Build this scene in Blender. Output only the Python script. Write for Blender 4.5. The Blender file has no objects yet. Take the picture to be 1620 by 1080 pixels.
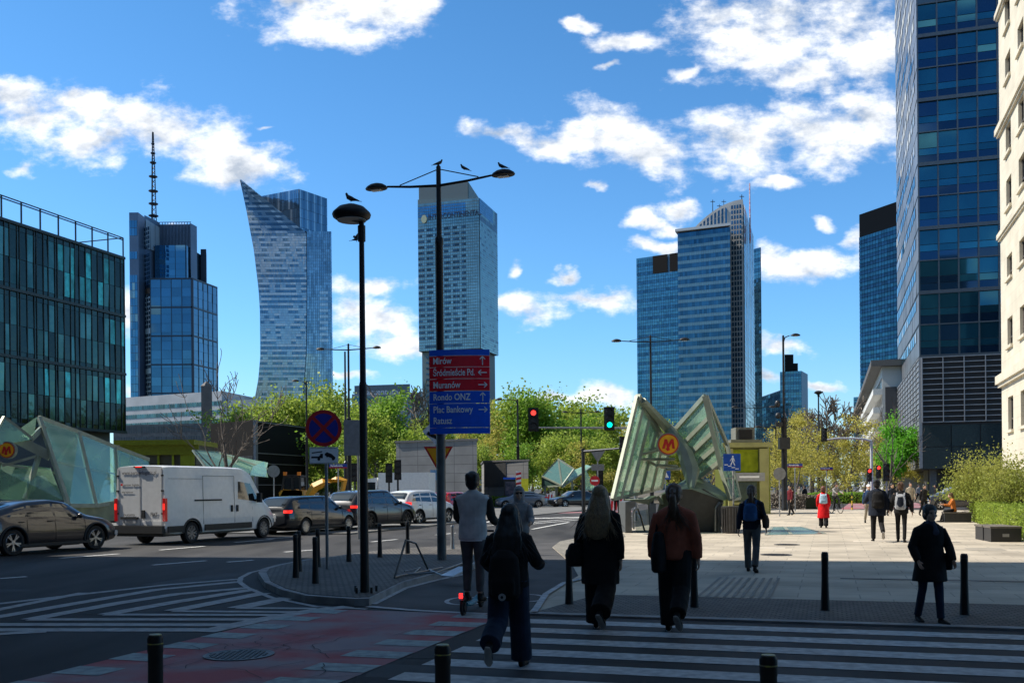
import bpy, bmesh, math, random
import numpy as np
from mathutils import Vector, Matrix, noise, Quaternion
R = math.radians
rng = random.Random(7)
scene = bpy.context.scene
COL = scene.collection

# ------------------------------------------------------------ camera, light, exposure
F = 1575.0; HC = 1.70; ROLL = R(0.5)
cam = bpy.data.cameras.new('camera'); camo = bpy.data.objects.new('camera', cam); COL.objects.link(camo)
cam.sensor_width = 36; cam.lens = 35.0; cam.shift_y = (772 - 540) / 1620.0
cam.clip_end = 6000; cam.clip_start = 0.1
camo.location = (0, 0, HC)
camo.rotation_euler = (Matrix.Rotation(R(90), 3, 'X') @ Matrix.Rotation(-ROLL, 3, 'Z')).to_euler()
scene.camera = camo

SUN_DIR = Vector((-0.976 * math.cos(R(48)), 0.216 * math.cos(R(48)), math.sin(R(48)))).normalized()
sl = bpy.data.lights.new('sun', 'SUN'); sl.energy = 5.0; sl.angle = R(0.5); sl.color = (1.0, 0.93, 0.82)
so = bpy.data.objects.new('sun', sl); COL.objects.link(so)
so.rotation_euler = (-SUN_DIR).to_track_quat('-Z', 'Y').to_euler()
so.location = (-60, 10, 80)
scene.view_settings.view_transform = 'Standard'; scene.view_settings.look = 'None'
scene.view_settings.exposure = 0.42; scene.view_settings.gamma = 1.0

# clouds: direction of each bank as (u, v, half width, half height) with u = x/y, v = z/y
CL = [(540,22,150,58),(470,8,70,30),(620,20,90,35),(60,185,120,52),(20,150,60,35),(150,228,110,34),(270,205,130,60),(385,266,86,38),(225,180,80,40),(110,160,80,40),(330,235,90,34),
      (1220,60,150,80),(1330,60,120,70),(1390,90,90,70),(1160,30,90,40),(1290,125,80,30),
      (900,220,150,26),(985,205,80,48),(1030,240,110,44),(1190,225,120,62),(1310,215,130,68),(1395,200,70,60),(790,215,60,20),
      (985,70,60,22),(915,45,20,12),(960,108,20,10),(1095,105,28,13),(1025,345,35,26),(1065,325,30,18),(1035,390,50,16),(955,285,30,10),(1240,292,34,13),
      (590,440,80,24),(600,500,90,44),(640,542,80,26),(560,480,50,30),(825,485,70,34),(930,468,90,18),(975,460,40,22),(820,422,18,14),(895,432,24,12),
      (1280,425,88,27),(1225,410,40,18),(1303,356,28,14),(1355,388,22,20),(1245,549,52,17),(1500,300,60,40),
      (960,632,90,26),(870,628,50,14),(1215,610,34,16),(1290,615,40,10),(440,605,40,12),(200,480,24,48),(205,610,16,26),(45,265,34,15),(430,215,18,7),(570,600,50,10),(285,345,22,9),(1180,365,14,8)]
w = bpy.data.worlds.new('World'); scene.world = w; w.use_nodes = True
nt = w.node_tree; nt.nodes.clear(); N = nt.nodes.new; L = nt.links.new
def M(op, a, b=None, c=None, clamp=False):
    n = N('ShaderNodeMath'); n.operation = op; n.use_clamp = clamp
    for i, x in enumerate((a, b, c)):
        if x is None: continue
        if isinstance(x, (int, float)): n.inputs[i].default_value = x
        else: L(x, n.inputs[i])
    return n.outputs[0]
def VM(op, a, b=None, scale=None):
    n = N('ShaderNodeVectorMath'); n.operation = op
    for i, x in enumerate((a, b)):
        if x is None: continue
        if isinstance(x, tuple): n.inputs[i].default_value = x
        else: L(x, n.inputs[i])
    if scale is not None: n.inputs['Scale'].default_value = scale
    return n
sky = N('ShaderNodeTexSky'); sky.sky_type = 'NISHITA'; sky.sun_disc = False
sky.sun_elevation = R(48); sky.sun_rotation = R(-77.5); sky.air_density = 1.0; sky.dust_density = 0.4; sky.ozone_density = 2.2
SKY_STR = 0.112
tc = N('ShaderNodeTexCoord'); sp = N('ShaderNodeSeparateXYZ'); L(tc.outputs['Generated'], sp.inputs[0])
ay = M('MAXIMUM', M('ABSOLUTE', sp.outputs[1]), 0.02)
u = M('DIVIDE', sp.outputs[0], ay); v = M('DIVIDE', sp.outputs[2], ay)
cb = N('ShaderNodeCombineXYZ'); L(u, cb.inputs[0]); L(v, cb.inputs[1])
P2 = cb.outputs[0]
wn = N('ShaderNodeTexNoise'); wn.inputs['Scale'].default_value = 14; wn.inputs['Detail'].default_value = 5; L(P2, wn.inputs['Vector'])
wsub = VM('SUBTRACT', wn.outputs['Color'], (0.5, 0.5, 0.5)); wsc = VM('SCALE', wsub.outputs[0], scale=0.06)
wadd = VM('ADD', P2, wsc.outputs[0]); P3 = wadd.outputs[0]
field = None
for (px, py, rx, ry) in CL:
    d = VM('SUBTRACT', P3, ((px - 810) / F, (772 - py) / F, 0.0))
    m = VM('MULTIPLY', d.outputs[0], (F / rx, F / ry, 0.0))
    ln = N('ShaderNodeVectorMath'); ln.operation = 'LENGTH'; L(m.outputs[0], ln.inputs[0])
    field = ln.outputs['Value'] if field is None else M('SMOOTH_MIN', field, ln.outputs['Value'], 0.25)
fb = N('ShaderNodeTexNoise'); fb.inputs['Scale'].default_value = 20; fb.inputs['Detail'].default_value = 9; fb.inputs['Roughness'].default_value = 0.62
mp = VM('MULTIPLY', P2, (0.75, 1.25, 1.0)); L(mp.outputs[0], fb.inputs['Vector'])
dens = M('ADD', M('SUBTRACT', 1.10, field), M('MULTIPLY', M('SUBTRACT', fb.outputs['Fac'], 0.5), 3.3))
mr = N('ShaderNodeMapRange'); mr.interpolation_type = 'SMOOTHSTEP'; mr.clamp = True
L(dens, mr.inputs['Value']); mr.inputs['From Min'].default_value = 0.0; mr.inputs['From Max'].default_value = 0.95
sh = N('ShaderNodeTexNoise'); sh.inputs['Scale'].default_value = 16; sh.inputs['Detail'].default_value = 6
off = VM('ADD', P2, (-0.012, 0.016, 0.0)); om = VM('MULTIPLY', off.outputs[0], (0.75, 1.25, 1.0)); L(om.outputs[0], sh.inputs['Vector'])
sh.inputs['Scale'].default_value = 20; sh.inputs['Detail'].default_value = 9; sh.inputs['Roughness'].default_value = 0.62
shr = N('ShaderNodeMapRange'); shr.clamp = True; L(M('ADD', M('MULTIPLY', M('SUBTRACT', sh.outputs['Fac'], fb.outputs['Fac']), 2.2), M('MULTIPLY', dens, 0.30)), shr.inputs['Value'])
shr.inputs['From Min'].default_value = 0.05; shr.inputs['From Max'].default_value = 0.62
cc = N('ShaderNodeMix'); cc.data_type = 'RGBA'; L(shr.outputs[0], cc.inputs[0])
cc.inputs[6].default_value = (0.92, 0.93, 0.94, 1); cc.inputs[7].default_value = (0.40, 0.46, 0.55, 1)
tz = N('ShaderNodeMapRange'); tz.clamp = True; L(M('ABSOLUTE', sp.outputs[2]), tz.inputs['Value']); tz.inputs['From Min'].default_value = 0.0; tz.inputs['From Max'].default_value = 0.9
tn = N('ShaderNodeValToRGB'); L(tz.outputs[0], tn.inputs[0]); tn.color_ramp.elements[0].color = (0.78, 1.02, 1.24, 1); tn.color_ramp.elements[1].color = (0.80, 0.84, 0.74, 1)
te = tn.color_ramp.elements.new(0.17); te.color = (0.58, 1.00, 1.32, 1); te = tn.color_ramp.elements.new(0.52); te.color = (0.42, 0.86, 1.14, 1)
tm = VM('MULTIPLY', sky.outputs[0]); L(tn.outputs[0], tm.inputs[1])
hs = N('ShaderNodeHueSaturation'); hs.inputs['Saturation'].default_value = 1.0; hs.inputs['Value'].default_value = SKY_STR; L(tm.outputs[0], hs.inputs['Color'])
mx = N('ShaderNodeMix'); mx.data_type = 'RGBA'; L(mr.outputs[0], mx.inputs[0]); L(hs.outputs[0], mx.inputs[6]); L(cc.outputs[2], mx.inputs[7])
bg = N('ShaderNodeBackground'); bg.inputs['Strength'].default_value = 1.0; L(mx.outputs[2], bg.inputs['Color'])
wo = N('ShaderNodeOutputWorld'); L(bg.outputs[0], wo.inputs[0])

# ------------------------------------------------------------ projection helpers (place things at real distances)
def ray(px, py):
    u, v = px - 810.0, 772.0 - py
    c, s = math.cos(ROLL), math.sin(ROLL)
    return (u * c + v * s) / F, (-u * s + v * c) / F
def P(px, py, Y):
    a, b = ray(px, py); return Vector((a * Y, Y, HC + b * Y))
def G(px, py, z=0.0):
    a, b = ray(px, py); Y = (z - HC) / b; return Vector((a * Y, Y, z))
def GX(px, Y, z=0.0):
    # ground point at column px (taken at the horizon) and depth Y
    return Vector(((px - 810.0) / F * Y + (0.0087 * (HC - z) * -1), Y, z))
TH = R(17.6); E1 = Vector((math.cos(TH), -math.sin(TH), 0)); E2 = Vector((math.sin(TH), math.cos(TH), 0))
def AB(a, b, z=0.0): return E1 * a + E2 * b + Vector((0, 0, z))

# ------------------------------------------------------------ object helpers
def tag(o, label=None, cat=None, group=None, kind=None):
    if label: o['label'] = label
    if cat: o['category'] = cat
    if group: o['group'] = group
    if kind: o['kind'] = kind
    return o
def thing(name, label, cat, loc=(0, 0, 0), rz=0.0, group=None):
    o = bpy.data.objects.new(name, None); COL.objects.link(o); o.empty_display_size = 0.2
    o.location = loc; o.rotation_euler = (0, 0, rz); return tag(o, label, cat, group)
def copy_tree(o, parent=None, kids=None):
    c = o.copy(); COL.objects.link(c)
    if parent is not None: c.parent = parent
    for ch in list(o.children): copy_tree(ch, c)
    return c
def inst(o, label, loc=None, rz=None, sc=None, group=None):
    c = copy_tree(o); c['label'] = label
    if loc is not None: c.location = loc
    if rz is not None: c.rotation_euler = (0, 0, rz)
    if sc is not None: c.scale = sc if hasattr(sc, '__len__') else (sc, sc, sc)
    if group: c['group'] = group
    return c
def link(name, me, parent=None):
    o = bpy.data.objects.new(name, me); COL.objects.link(o)
    if parent is not None: o.parent = parent
    return o

class MB:
    def __init__(s): s.v = []; s.f = []; s.m = []
    def quad(s, a, b, c, d, m=0):
        n = len(s.v); s.v += [Vector(a), Vector(b), Vector(c), Vector(d)]; s.f.append((n, n+1, n+2, n+3)); s.m.append(m)
    def poly(s, pts, m=0):
        n = len(s.v); s.v += [Vector(p) for p in pts]; s.f.append(tuple(range(n, n+len(pts)))); s.m.append(m)
    def box(s, c, size, rz=0.0, m=0, rot=None):
        c = Vector(c); hx, hy, hz = size[0]/2, size[1]/2, size[2]/2
        Rm = rot if rot is not None else Matrix.Rotation(rz, 3, 'Z')
        n = len(s.v)
        for dz in (-hz, hz):
            for dx, dy in ((-hx, -hy), (hx, -hy), (hx, hy), (-hx, hy)): s.v.append(c + Rm @ Vector((dx, dy, dz)))
        for f in ((0,3,2,1),(4,5,6,7),(0,1,5,4),(1,2,6,5),(2,3,7,6),(3,0,4,7)): s.f.append(tuple(n+i for i in f)); s.m.append(m)
    def bar(s, p0, p1, w, h, m=0, up=(0, 0, 1)):
        p0, p1 = Vector(p0), Vector(p1); t = (p1 - p0); ln = t.length
        if ln < 1e-6: return
        t.normalize(); up = Vector(up)
        if abs(t.dot(up)) > 0.98: up = Vector((1, 0, 0))
        x = t.cross(up).normalized(); z = x.cross(t)
        n = len(s.v)
        for p in (p0, p1):
            for a, b in ((-1,-1),(1,-1),(1,1),(-1,1)): s.v.append(p + x*(a*w/2) + z*(b*h/2))
        for f in ((0,1,2,3),(7,6,5,4),(0,4,5,1),(1,5,6,2),(2,6,7,3),(3,7,4,0)): s.f.append(tuple(n+i for i in f)); s.m.append(m)
    def tube(s, p0, p1, r0, r1=None, n=12, m=0, cap=True):
        s.path([p0, p1], [r0, r0 if r1 is None else r1], n, m, cap)
    def path(s, pts, rad, n=10, m=0, cap=True, ref=(1, 0, 0)):
        pts = [Vector(p) for p in pts]; b0 = len(s.v); K = len(pts)
        for i, p in enumerate(pts):
            t = (pts[min(i+1, K-1)] - pts[max(i-1, 0)])
            if t.length < 1e-9: t = Vector((0, 0, 1))
            t.normalize(); rf = Vector(ref)
            if abs(t.dot(rf)) > 0.95: rf = Vector((0, 0, 1)) if abs(t.z) < 0.9 else Vector((0, 1, 0))
            x = (rf - t * rf.dot(t)).normalized(); y = t.cross(x)
            r = rad[i] if i < len(rad) else rad[-1]
            rx, ry = (r, r) if not hasattr(r, '__len__') else r
            for k in range(n):
                a = 2*math.pi*k/n; s.v.append(p + x*(rx*math.cos(a)) + y*(ry*math.sin(a)))
        for i in range(K-1):
            for k in range(n):
                a = b0+i*n+k; b = b0+i*n+(k+1) % n; s.f.append((a, b, b+n, a+n)); s.m.append(m)
        if cap:
            s.f.append(tuple(b0+k for k in reversed(range(n)))); s.m.append(m)
            s.f.append(tuple(b0+(K-1)*n+k for k in range(n))); s.m.append(m)
    def lathe(s, prof, c=(0, 0, 0), n=20, m=0, cap=True):
        s.path([Vector(c) + Vector((0, 0, z + 1e-5*i)) for i, (r, z) in enumerate(prof)], [max(r, 1e-4) for r, z in prof], n, m, cap) if False else s._lathe(prof, c, n, m, cap)
    def _lathe(s, prof, c, n=20, m=0, cap=True):
        b0 = len(s.v); c = Vector(c)
        for r, z in prof:
            for k in range(n):
                a = 2*math.pi*k/n; s.v.append(c + Vector((r*math.cos(a), r*math.sin(a), z)))
        for i in range(len(prof)-1):
            for k in range(n):
                a = b0+i*n+k; b = b0+i*n+(k+1) % n; s.f.append((a, b, b+n, a+n)); s.m.append(m)
        if cap:
            s.f.append(tuple(b0+k for k in reversed(range(n)))); s.m.append(m)
            s.f.append(tuple(b0+(len(prof)-1)*n+k for k in range(n))); s.m.append(m)
    def prism(s, pts, z0, z1, m=0, mt=None):
        # pts counter-clockwise 2D; z1 may be a list of heights
        n = len(s.v); K = len(pts)
        zz = z1 if hasattr(z1, '__len__') else [z1]*K
        for p in pts: s.v.append(Vector((p[0], p[1], z0)))
        for p, z in zip(pts, zz): s.v.append(Vector((p[0], p[1], z)))
        for i in range(K):
            j = (i+1) % K; s.f.append((n+i, n+j, n+K+j, n+K+i)); s.m.append(m)
        s.f.append(tuple(n+i for i in reversed(range(K)))); s.m.append(m)
        s.f.append(tuple(n+K+i for i in range(K))); s.m.append(m if mt is None else mt)
    def extrude(s, pts, d, m=0, ms=None):
        # planar polygon pts (3D), thickness vector d
        n = len(s.v); K = len(pts); d = Vector(d)
        for p in pts: s.v.append(Vector(p))
        for p in pts: s.v.append(Vector(p) + d)
        s.f.append(tuple(n+i for i in range(K))); s.m.append(m)
        s.f.append(tuple(n+K+i for i in reversed(range(K)))); s.m.append(m)
        for i in range(K):
            j = (i+1) % K; s.f.append((n+j, n+i, n+K+i, n+K+j)); s.m.append(m if ms is None else ms)
    def ell(s, c, r, m=0, rot=None, nu=14, nv=9):
        c = Vector(c); b0 = len(s.v); Rm = rot or Matrix.Identity(3)
        for i in range(1, nv):
            ph = math.pi*i/nv
            for k in range(nu):
                a = 2*math.pi*k/nu
                s.v.append(c + Rm @ Vector((r[0]*math.sin(ph)*math.cos(a), r[1]*math.sin(ph)*math.sin(a), -r[2]*math.cos(ph))))
        s.v.append(c + Rm @ Vector((0, 0, -r[2]))); s.v.append(c + Rm @ Vector((0, 0, r[2]))); lo, hi = len(s.v)-2, len(s.v)-1
        for i in range(nv-2):
            for k in range(nu):
                a = b0+i*nu+k; b = b0+i*nu+(k+1) % nu; s.f.append((a, b, b+nu, a+nu)); s.m.append(m)
        for k in range(nu):
            s.f.append((lo, b0+(k+1) % nu, b0+k)); s.m.append(m)
            s.f.append((hi, b0+(nv-2)*nu+k, b0+(nv-2)*nu+(k+1) % nu)); s.m.append(m)
    def mesh(s, name, mats, off=None, smooth=False):
        me = bpy.data.meshes.new(name)
        vs = [tuple(p - off) for p in s.v] if off is not None else [tuple(p) for p in s.v]
        me.from_pydata(vs, [], s.f)
        for mm in (mats if isinstance(mats, (list, tuple)) else [mats]): me.materials.append(mm)
        if len(me.polygons): me.polygons.foreach_set('material_index', s.m)
        if smooth:
            me.polygons.foreach_set('use_smooth', [True]*len(me.polygons))
            try: me.set_sharp_from_angle(angle=R(smooth if not isinstance(smooth, bool) else 40))
            except Exception: pass
        me.validate(); me.update()
        return me
    def build(s, name, mats, parent=None, world=False, smooth=False, origin=None):
        off = None
        if world and parent is not None:
            off = parent.location.copy()
            if parent.parent is not None: off += parent.parent.location
        if origin is not None: off = Vector(origin)
        o = link(name, s.mesh(name, mats, off, smooth), parent)
        if origin is not None and parent is None: o.location = origin
        return o

# ------------------------------------------------------------ materials
MATS = {}
def mat(name, col, rough=0.6, metal=0.0, var=0.12, scale=6.0, bump=0.0, bscale=40.0, spec=0.5, emit=None, es=0.0, island=0.0, alpha=1.0, trans=0.0, coat=0.0, col2=None, coords='Object', detail=5, vs=(1,1,1), spread=0.15):
    if name in MATS: return MATS[name]
    m = bpy.data.materials.new(name); m.use_nodes = True; t = m.node_tree; b = t.nodes['Principled BSDF']
    MATS[name] = m; Nn = t.nodes.new; Ll = t.links.new
    b.inputs['Roughness'].default_value = rough; b.inputs['Metallic'].default_value = metal
    b.inputs['Specular IOR Level'].default_value = spec; b.inputs['Coat Weight'].default_value = coat; b.inputs['Coat Roughness'].default_value = 0.05
    b.inputs['Transmission Weight'].default_value = trans; b.inputs['Alpha'].default_value = alpha
    tcn = Nn('ShaderNodeTexCoord'); c4 = (*col, 1)
    if vs != (1,1,1):
        mpn = Nn('ShaderNodeMapping'); mpn.inputs['Scale'].default_value = vs; Ll(tcn.outputs[coords], mpn.inputs[0]); co = mpn.outputs[0]
    else: co = tcn.outputs[coords]
    nz = Nn('ShaderNodeTexNoise'); nz.inputs['Scale'].default_value = scale; nz.inputs['Detail'].default_value = detail; Ll(co, nz.inputs['Vector'])
    mxn = Nn('ShaderNodeMix'); mxn.data_type = 'RGBA'
    rg = Nn('ShaderNodeMapRange'); rg.inputs['From Min'].default_value = 0.5-spread; rg.inputs['From Max'].default_value = 0.5+spread; Ll(nz.outputs['Fac'], rg.inputs['Value']); Ll(rg.outputs[0], mxn.inputs[0])
    lo = tuple(max(0, c*(1-var)) for c in col); hi = tuple(min(1, c*(1+var)) for c in col) if col2 is None else col2
    if col2 is not None: lo = col
    mxn.inputs[6].default_value = (*lo, 1); mxn.inputs[7].default_value = (*hi, 1)
    outc = mxn.outputs[2]
    if island > 0:
        ge = Nn('ShaderNodeNewGeometry'); mm = Nn('ShaderNodeMapRange'); Ll(ge.outputs['Random Per Island'], mm.inputs['Value'])
        mm.inputs['To Min'].default_value = 1-island; mm.inputs['To Max'].default_value = 1+island
        sc = Nn('ShaderNodeVectorMath'); sc.operation = 'SCALE'; Ll(outc, sc.inputs[0]); Ll(mm.outputs[0], sc.inputs['Scale']); outc = sc.outputs[0]
    Ll(outc, b.inputs['Base Color'])
    if bump > 0:
        bn = Nn('ShaderNodeTexNoise'); bn.inputs['Scale'].default_value = bscale; bn.inputs['Detail'].default_value = 4; Ll(co, bn.inputs['Vector'])
        bu = Nn('ShaderNodeBump'); bu.inputs['Strength'].default_value = bump; bu.inputs['Distance'].default_value = 0.02; Ll(bn.outputs['Fac'], bu.inputs['Height']); Ll(bu.outputs[0], b.inputs['Normal'])
    if emit: b.inputs['Emission Color'].default_value = (*emit, 1); b.inputs['Emission Strength'].default_value = es
    return m
def glassmat(name, col, metal=0.75, rough=0.06, island=0.25, col2=None, scale=0.02, var=0.15, bump=0.0, bscale=1.0):
    return mat(name, col, rough, metal, var=var, scale=scale, island=island, col2=col2, bump=bump, bscale=bscale)
def clearglass(name, tint=(0.75, 0.92, 0.85), refl=0.12, milky=0.0):
    if name in MATS: return MATS[name]
    m = bpy.data.materials.new(name); m.use_nodes = True; t = m.node_tree; t.nodes.clear(); MATS[name] = m
    o = t.nodes.new('ShaderNodeOutputMaterial'); tr = t.nodes.new('ShaderNodeBsdfTransparent'); tr.inputs[0].default_value = (*tint, 1)
    gl = t.nodes.new('ShaderNodeBsdfGlossy'); gl.inputs['Roughness'].default_value = 0.04; gl.inputs[0].default_value = (0.9, 1, 0.95, 1)
    df = t.nodes.new('ShaderNodeBsdfDiffuse'); df.inputs[0].default_value = (0.40, 0.60, 0.46, 1)
    lw = t.nodes.new('ShaderNodeLayerWeight'); lw.inputs[0].default_value = 0.25
    a = t.nodes.new('ShaderNodeMath'); a.operation = 'MULTIPLY_ADD'; a.inputs[1].default_value = 0.30; a.inputs[2].default_value = refl; a.use_clamp = True; t.links.new(lw.outputs['Facing'], a.inputs[0])
    nz = t.nodes.new('ShaderNodeTexNoise'); nz.inputs['Scale'].default_value = 0.8; nz.inputs['Detail'].default_value = 6
    tcn = t.nodes.new('ShaderNodeTexCoord'); t.links.new(tcn.outputs['Object'], nz.inputs['Vector'])
    mk = t.nodes.new('ShaderNodeMath'); mk.operation = 'MULTIPLY'; mk.inputs[1].default_value = milky*2; t.links.new(nz.outputs['Fac'], mk.inputs[0])
    m1 = t.nodes.new('ShaderNodeMixShader'); t.links.new(mk.outputs[0], m1.inputs[0]); t.links.new(tr.outputs[0], m1.inputs[1]); t.links.new(df.outputs[0], m1.inputs[2])
    m2 = t.nodes.new('ShaderNodeMixShader'); t.links.new(a.outputs[0], m2.inputs[0]); t.links.new(m1.outputs[0], m2.inputs[1]); t.links.new(gl.outputs[0], m2.inputs[2])
    t.links.new(m2.outputs[0], o.inputs[0]); return m
def brickmat(name, c1, c2, mortar, bw, bh, ms=0.02, rough=0.8, rz=0.0, off=0.5, bump=0.3, spec=0.3, dirt=0.25):
    m = bpy.data.materials.new(name); m.use_nodes = True; t = m.node_tree; b = t.nodes['Principled BSDF']; MATS[name] = m
    b.inputs['Roughness'].default_value = rough; b.inputs['Specular IOR Level'].default_value = spec
    tcn = t.nodes.new('ShaderNodeTexCoord'); mp = t.nodes.new('ShaderNodeMapping'); mp.inputs['Rotation'].default_value = (0, 0, rz)
    t.links.new(tcn.outputs['Object'], mp.inputs[0])
    br = t.nodes.new('ShaderNodeTexBrick'); br.offset = off; t.links.new(mp.outputs[0], br.inputs['Vector'])
    br.inputs['Scale'].default_value = 1; br.inputs['Brick Width'].default_value = bw; br.inputs['Row Height'].default_value = bh; br.inputs['Mortar Size'].default_value = ms
    br.inputs['Color1'].default_value = (*c1, 1); br.inputs['Color2'].default_value = (*c2, 1); br.inputs['Mortar'].default_value = (*mortar, 1)
    nz = t.nodes.new('ShaderNodeTexNoise'); nz.inputs['Scale'].default_value = 0.7; nz.inputs['Detail'].default_value = 8; t.links.new(tcn.outputs['Object'], nz.inputs['Vector'])
    mr = t.nodes.new('ShaderNodeMapRange'); t.links.new(nz.outputs['Fac'], mr.inputs['Value']); mr.inputs['From Min'].default_value = 0.3; mr.inputs['From Max'].default_value = 0.7; mr.inputs['To Min'].default_value = 1-dirt; mr.inputs['To Max'].default_value = 1.08
    sc = t.nodes.new('ShaderNodeVectorMath'); sc.operation = 'SCALE'; t.links.new(br.outputs['Color'], sc.inputs[0]); t.links.new(mr.outputs[0], sc.inputs['Scale']); t.links.new(sc.outputs[0], b.inputs['Base Color'])
    bu = t.nodes.new('ShaderNodeBump'); bu.inputs['Strength'].default_value = bump; bu.inputs['Distance'].default_value = 0.01; bu.invert = True; t.links.new(br.outputs['Fac'], bu.inputs['Height']); t.links.new(bu.outputs[0], b.inputs['Normal'])
    return m
BLACK = mat('black_paint', (0.011, 0.011, 0.012), 0.5, var=0.2, spec=0.35)
DKMETAL = mat('dark_metal', (0.03, 0.032, 0.036), 0.4, 0.5)
GREYMETAL = mat('grey_metal', (0.30, 0.31, 0.32), 0.45, 0.6)
STEEL = mat('steel', (0.55, 0.56, 0.57), 0.3, 0.9, var=0.05)
WHITE = mat('white_paint', (0.78, 0.78, 0.76), 0.5, var=0.05)
WORNWHITE = mat('worn_marking', (0.60, 0.60, 0.58), 0.8, scale=9, col2=(0.30, 0.30, 0.30), detail=9, spread=0.22)

def text_mesh(s, size, depth=0.004, sx=1.0, bold=0.0, align='LEFT'):
    cu = bpy.data.curves.new('lettering', 'FONT'); cu.body = s; cu.size = size; cu.extrude = depth; cu.offset = bold; cu.align_x = align
    cu.resolution_u = 3
    ob = bpy.data.objects.new('tmp', cu); COL.objects.link(ob)
    dg = bpy.context.evaluated_depsgraph_get(); dg.update()
    me = bpy.data.meshes.new_from_object(ob.evaluated_get(dg)); bpy.data.objects.remove(ob)
    if sx != 1.0:
        for vtx in me.vertices: vtx.co.x *= sx
    return me
def place_text(name, s, size, mat_, parent, loc, rot, depth=0.004, sx=1.0, bold=0.0, align='LEFT'):
    me = text_mesh(s, size, depth, sx, bold, align); me.materials.clear(); me.materials.append(mat_)
    o = link(name, me, parent); o.location = loc; o.rotation_euler = rot; return o
# ------------------------------------------------------------ ground, road, pavements, markings
ASPH = mat('asphalt', (0.043, 0.042, 0.042), 0.85, var=0.42, scale=0.5, vs=(1.6, .35, 1), bump=0.35, bscale=90, spec=0.3, detail=9)
ASPH2 = mat('asphalt_lane', (0.075, 0.073, 0.074), 0.85, var=0.2, scale=0.9, bump=0.3, bscale=90, spec=0.3, detail=9)
SLAB = brickmat('paving_slabs', (0.56, 0.49, 0.385), (0.47, 0.41, 0.325), (0.33, 0.295, 0.24), 0.9, 0.6, 0.010, rz=TH, dirt=0.34)
SETT = brickmat('granite_setts', (0.20, 0.18, 0.155), (0.13, 0.118, 0.105), (0.06, 0.06, 0.058), 0.11, 0.10, 0.012, rz=TH, bump=0.8, dirt=0.4)
SETTL = brickmat('light_setts', (0.40, 0.37, 0.31), (0.30, 0.28, 0.24), (0.12, 0.115, 0.10), 0.11, 0.10, 0.012, rz=TH, bump=0.8)
KERB = mat('kerb_stone', (0.27, 0.265, 0.26), 0.8, var=0.25, scale=3, bump=0.3, bscale=60)
RED = mat('red_cycle_surface', (0.36, 0.07, 0.075), 0.8, scale=0.9, col2=(0.27, 0.20, 0.21), detail=10, bump=0.3, bscale=80, spread=0.10)
TEAL = mat('worn_teal_square', (0.34, 0.42, 0.41), 0.8, scale=8, col2=(0.20, 0.22, 0.23), detail=9, spread=0.2)
DIRT = mat('bare_verge', (0.10, 0.085, 0.06), 0.95, var=0.3, scale=2)

def sheet(name, pts, m, z=0.0, kind='structure'):
    mb = MB(); mb.poly([(p[0], p[1], z) for p in pts]); o = mb.build(name, m); tag(o, kind=kind); return o
SZ = [0]
def stroke(mb, pts, w, z=0.004, m=0):
    SZ[0] = (SZ[0]+1) % 12; z += SZ[0]*0.0004
    pts = [Vector((p[0], p[1], 0)) for p in pts]; K = len(pts); Lf = []; Rt = []
    for i, p in enumerate(pts):
        t = (pts[min(i+1, K-1)] - pts[max(i-1, 0)]).normalized(); n = Vector((-t.y, t.x, 0))
        Lf.append(p + n*w/2); Rt.append(p - n*w/2)
    for i in range(K-1):
        a, b, c, d = Rt[i], Rt[i+1], Lf[i+1], Lf[i]
        mb.quad(*[(q.x, q.y, z) for q in (a, b, c, d)], m)
def raised(name, pts, z0, z1, m, kind='structure'):
    area = sum(pts[i][0]*pts[(i+1) % len(pts)][1] - pts[(i+1) % len(pts)][0]*pts[i][1] for i in range(len(pts)))
    if area < 0: pts = pts[::-1]
    mb = MB(); mb.prism([(p[0], p[1]) for p in pts], z0, z1); o = mb.build(name, m); tag(o, kind=kind); return o

g = MB(); g.poly([(-2500, -600, -0.002), (2500, -600, -0.002), (2500, 4200, -0.002), (-2500, 4200, -0.002)])
tag(g.build('ground', mat('city_ground', (0.07, 0.07, 0.068), 0.9, var=0.3, scale=0.05)), kind='structure')
road = sheet('road', [AB(-120, -60), AB(60, -60), AB(60, 190), AB(-120, 190)], ASPH, 0.004)

# plaza on the far side of the crossing
ZP = 0.022
pl = [AB(-3.85, 12.75), AB(40, 12.75), AB(40, 60), G(1345, 806), G(1240, 806), G(1165, 812), G(1120, 815), G(1000, 835), G(985, 843),
      G(920, 850), G(886, 857), G(874, 866), G(905, 893), G(915, 912), G(893, 924), G(862, 945)]
raised('plaza_paving', pl, -0.05, ZP, SLAB)
# setts strip, tactile strip, kerb line, drain channel
sheet('sett_strip', [AB(-3.8, 12.95), AB(32, 12.95), AB(32, 15.3), AB(-3.45, 15.3)], SETT, ZP+0.004)
kb = MB(); kb.box(AB(18, 12.83, 0.0), (43.9, 0.18, 0.06), -TH); tag(kb.build('kerb', KERB), kind='structure')
dr = MB(); stroke(dr, [AB(0.2, 18.9), AB(32, 18.9)], 0.16, ZP+0.005)
stroke(dr, [AB(4.5, 30.2), AB(32, 30.2)], 0.10, ZP+0.005)
tag(dr.build('drain_channel', mat('drain', (0.05, 0.05, 0.05), 0.7)), kind='structure')
tc_ = MB()
for k in range(9):
    stroke(tc_, [AB(-1.9 + k*0.13, 15.35), AB(-1.9 + k*0.13, 18.7)], 0.05, ZP+0.006)
for k in range(7): stroke(tc_, [AB(3, 13.2+k*0.1), AB(30, 13.2+k*0.1)], 0.035, ZP+0.008)
tag(tc_.build('tactile_strip', mat('tactile', (0.22, 0.205, 0.18), 0.8)), kind='structure')
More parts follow.
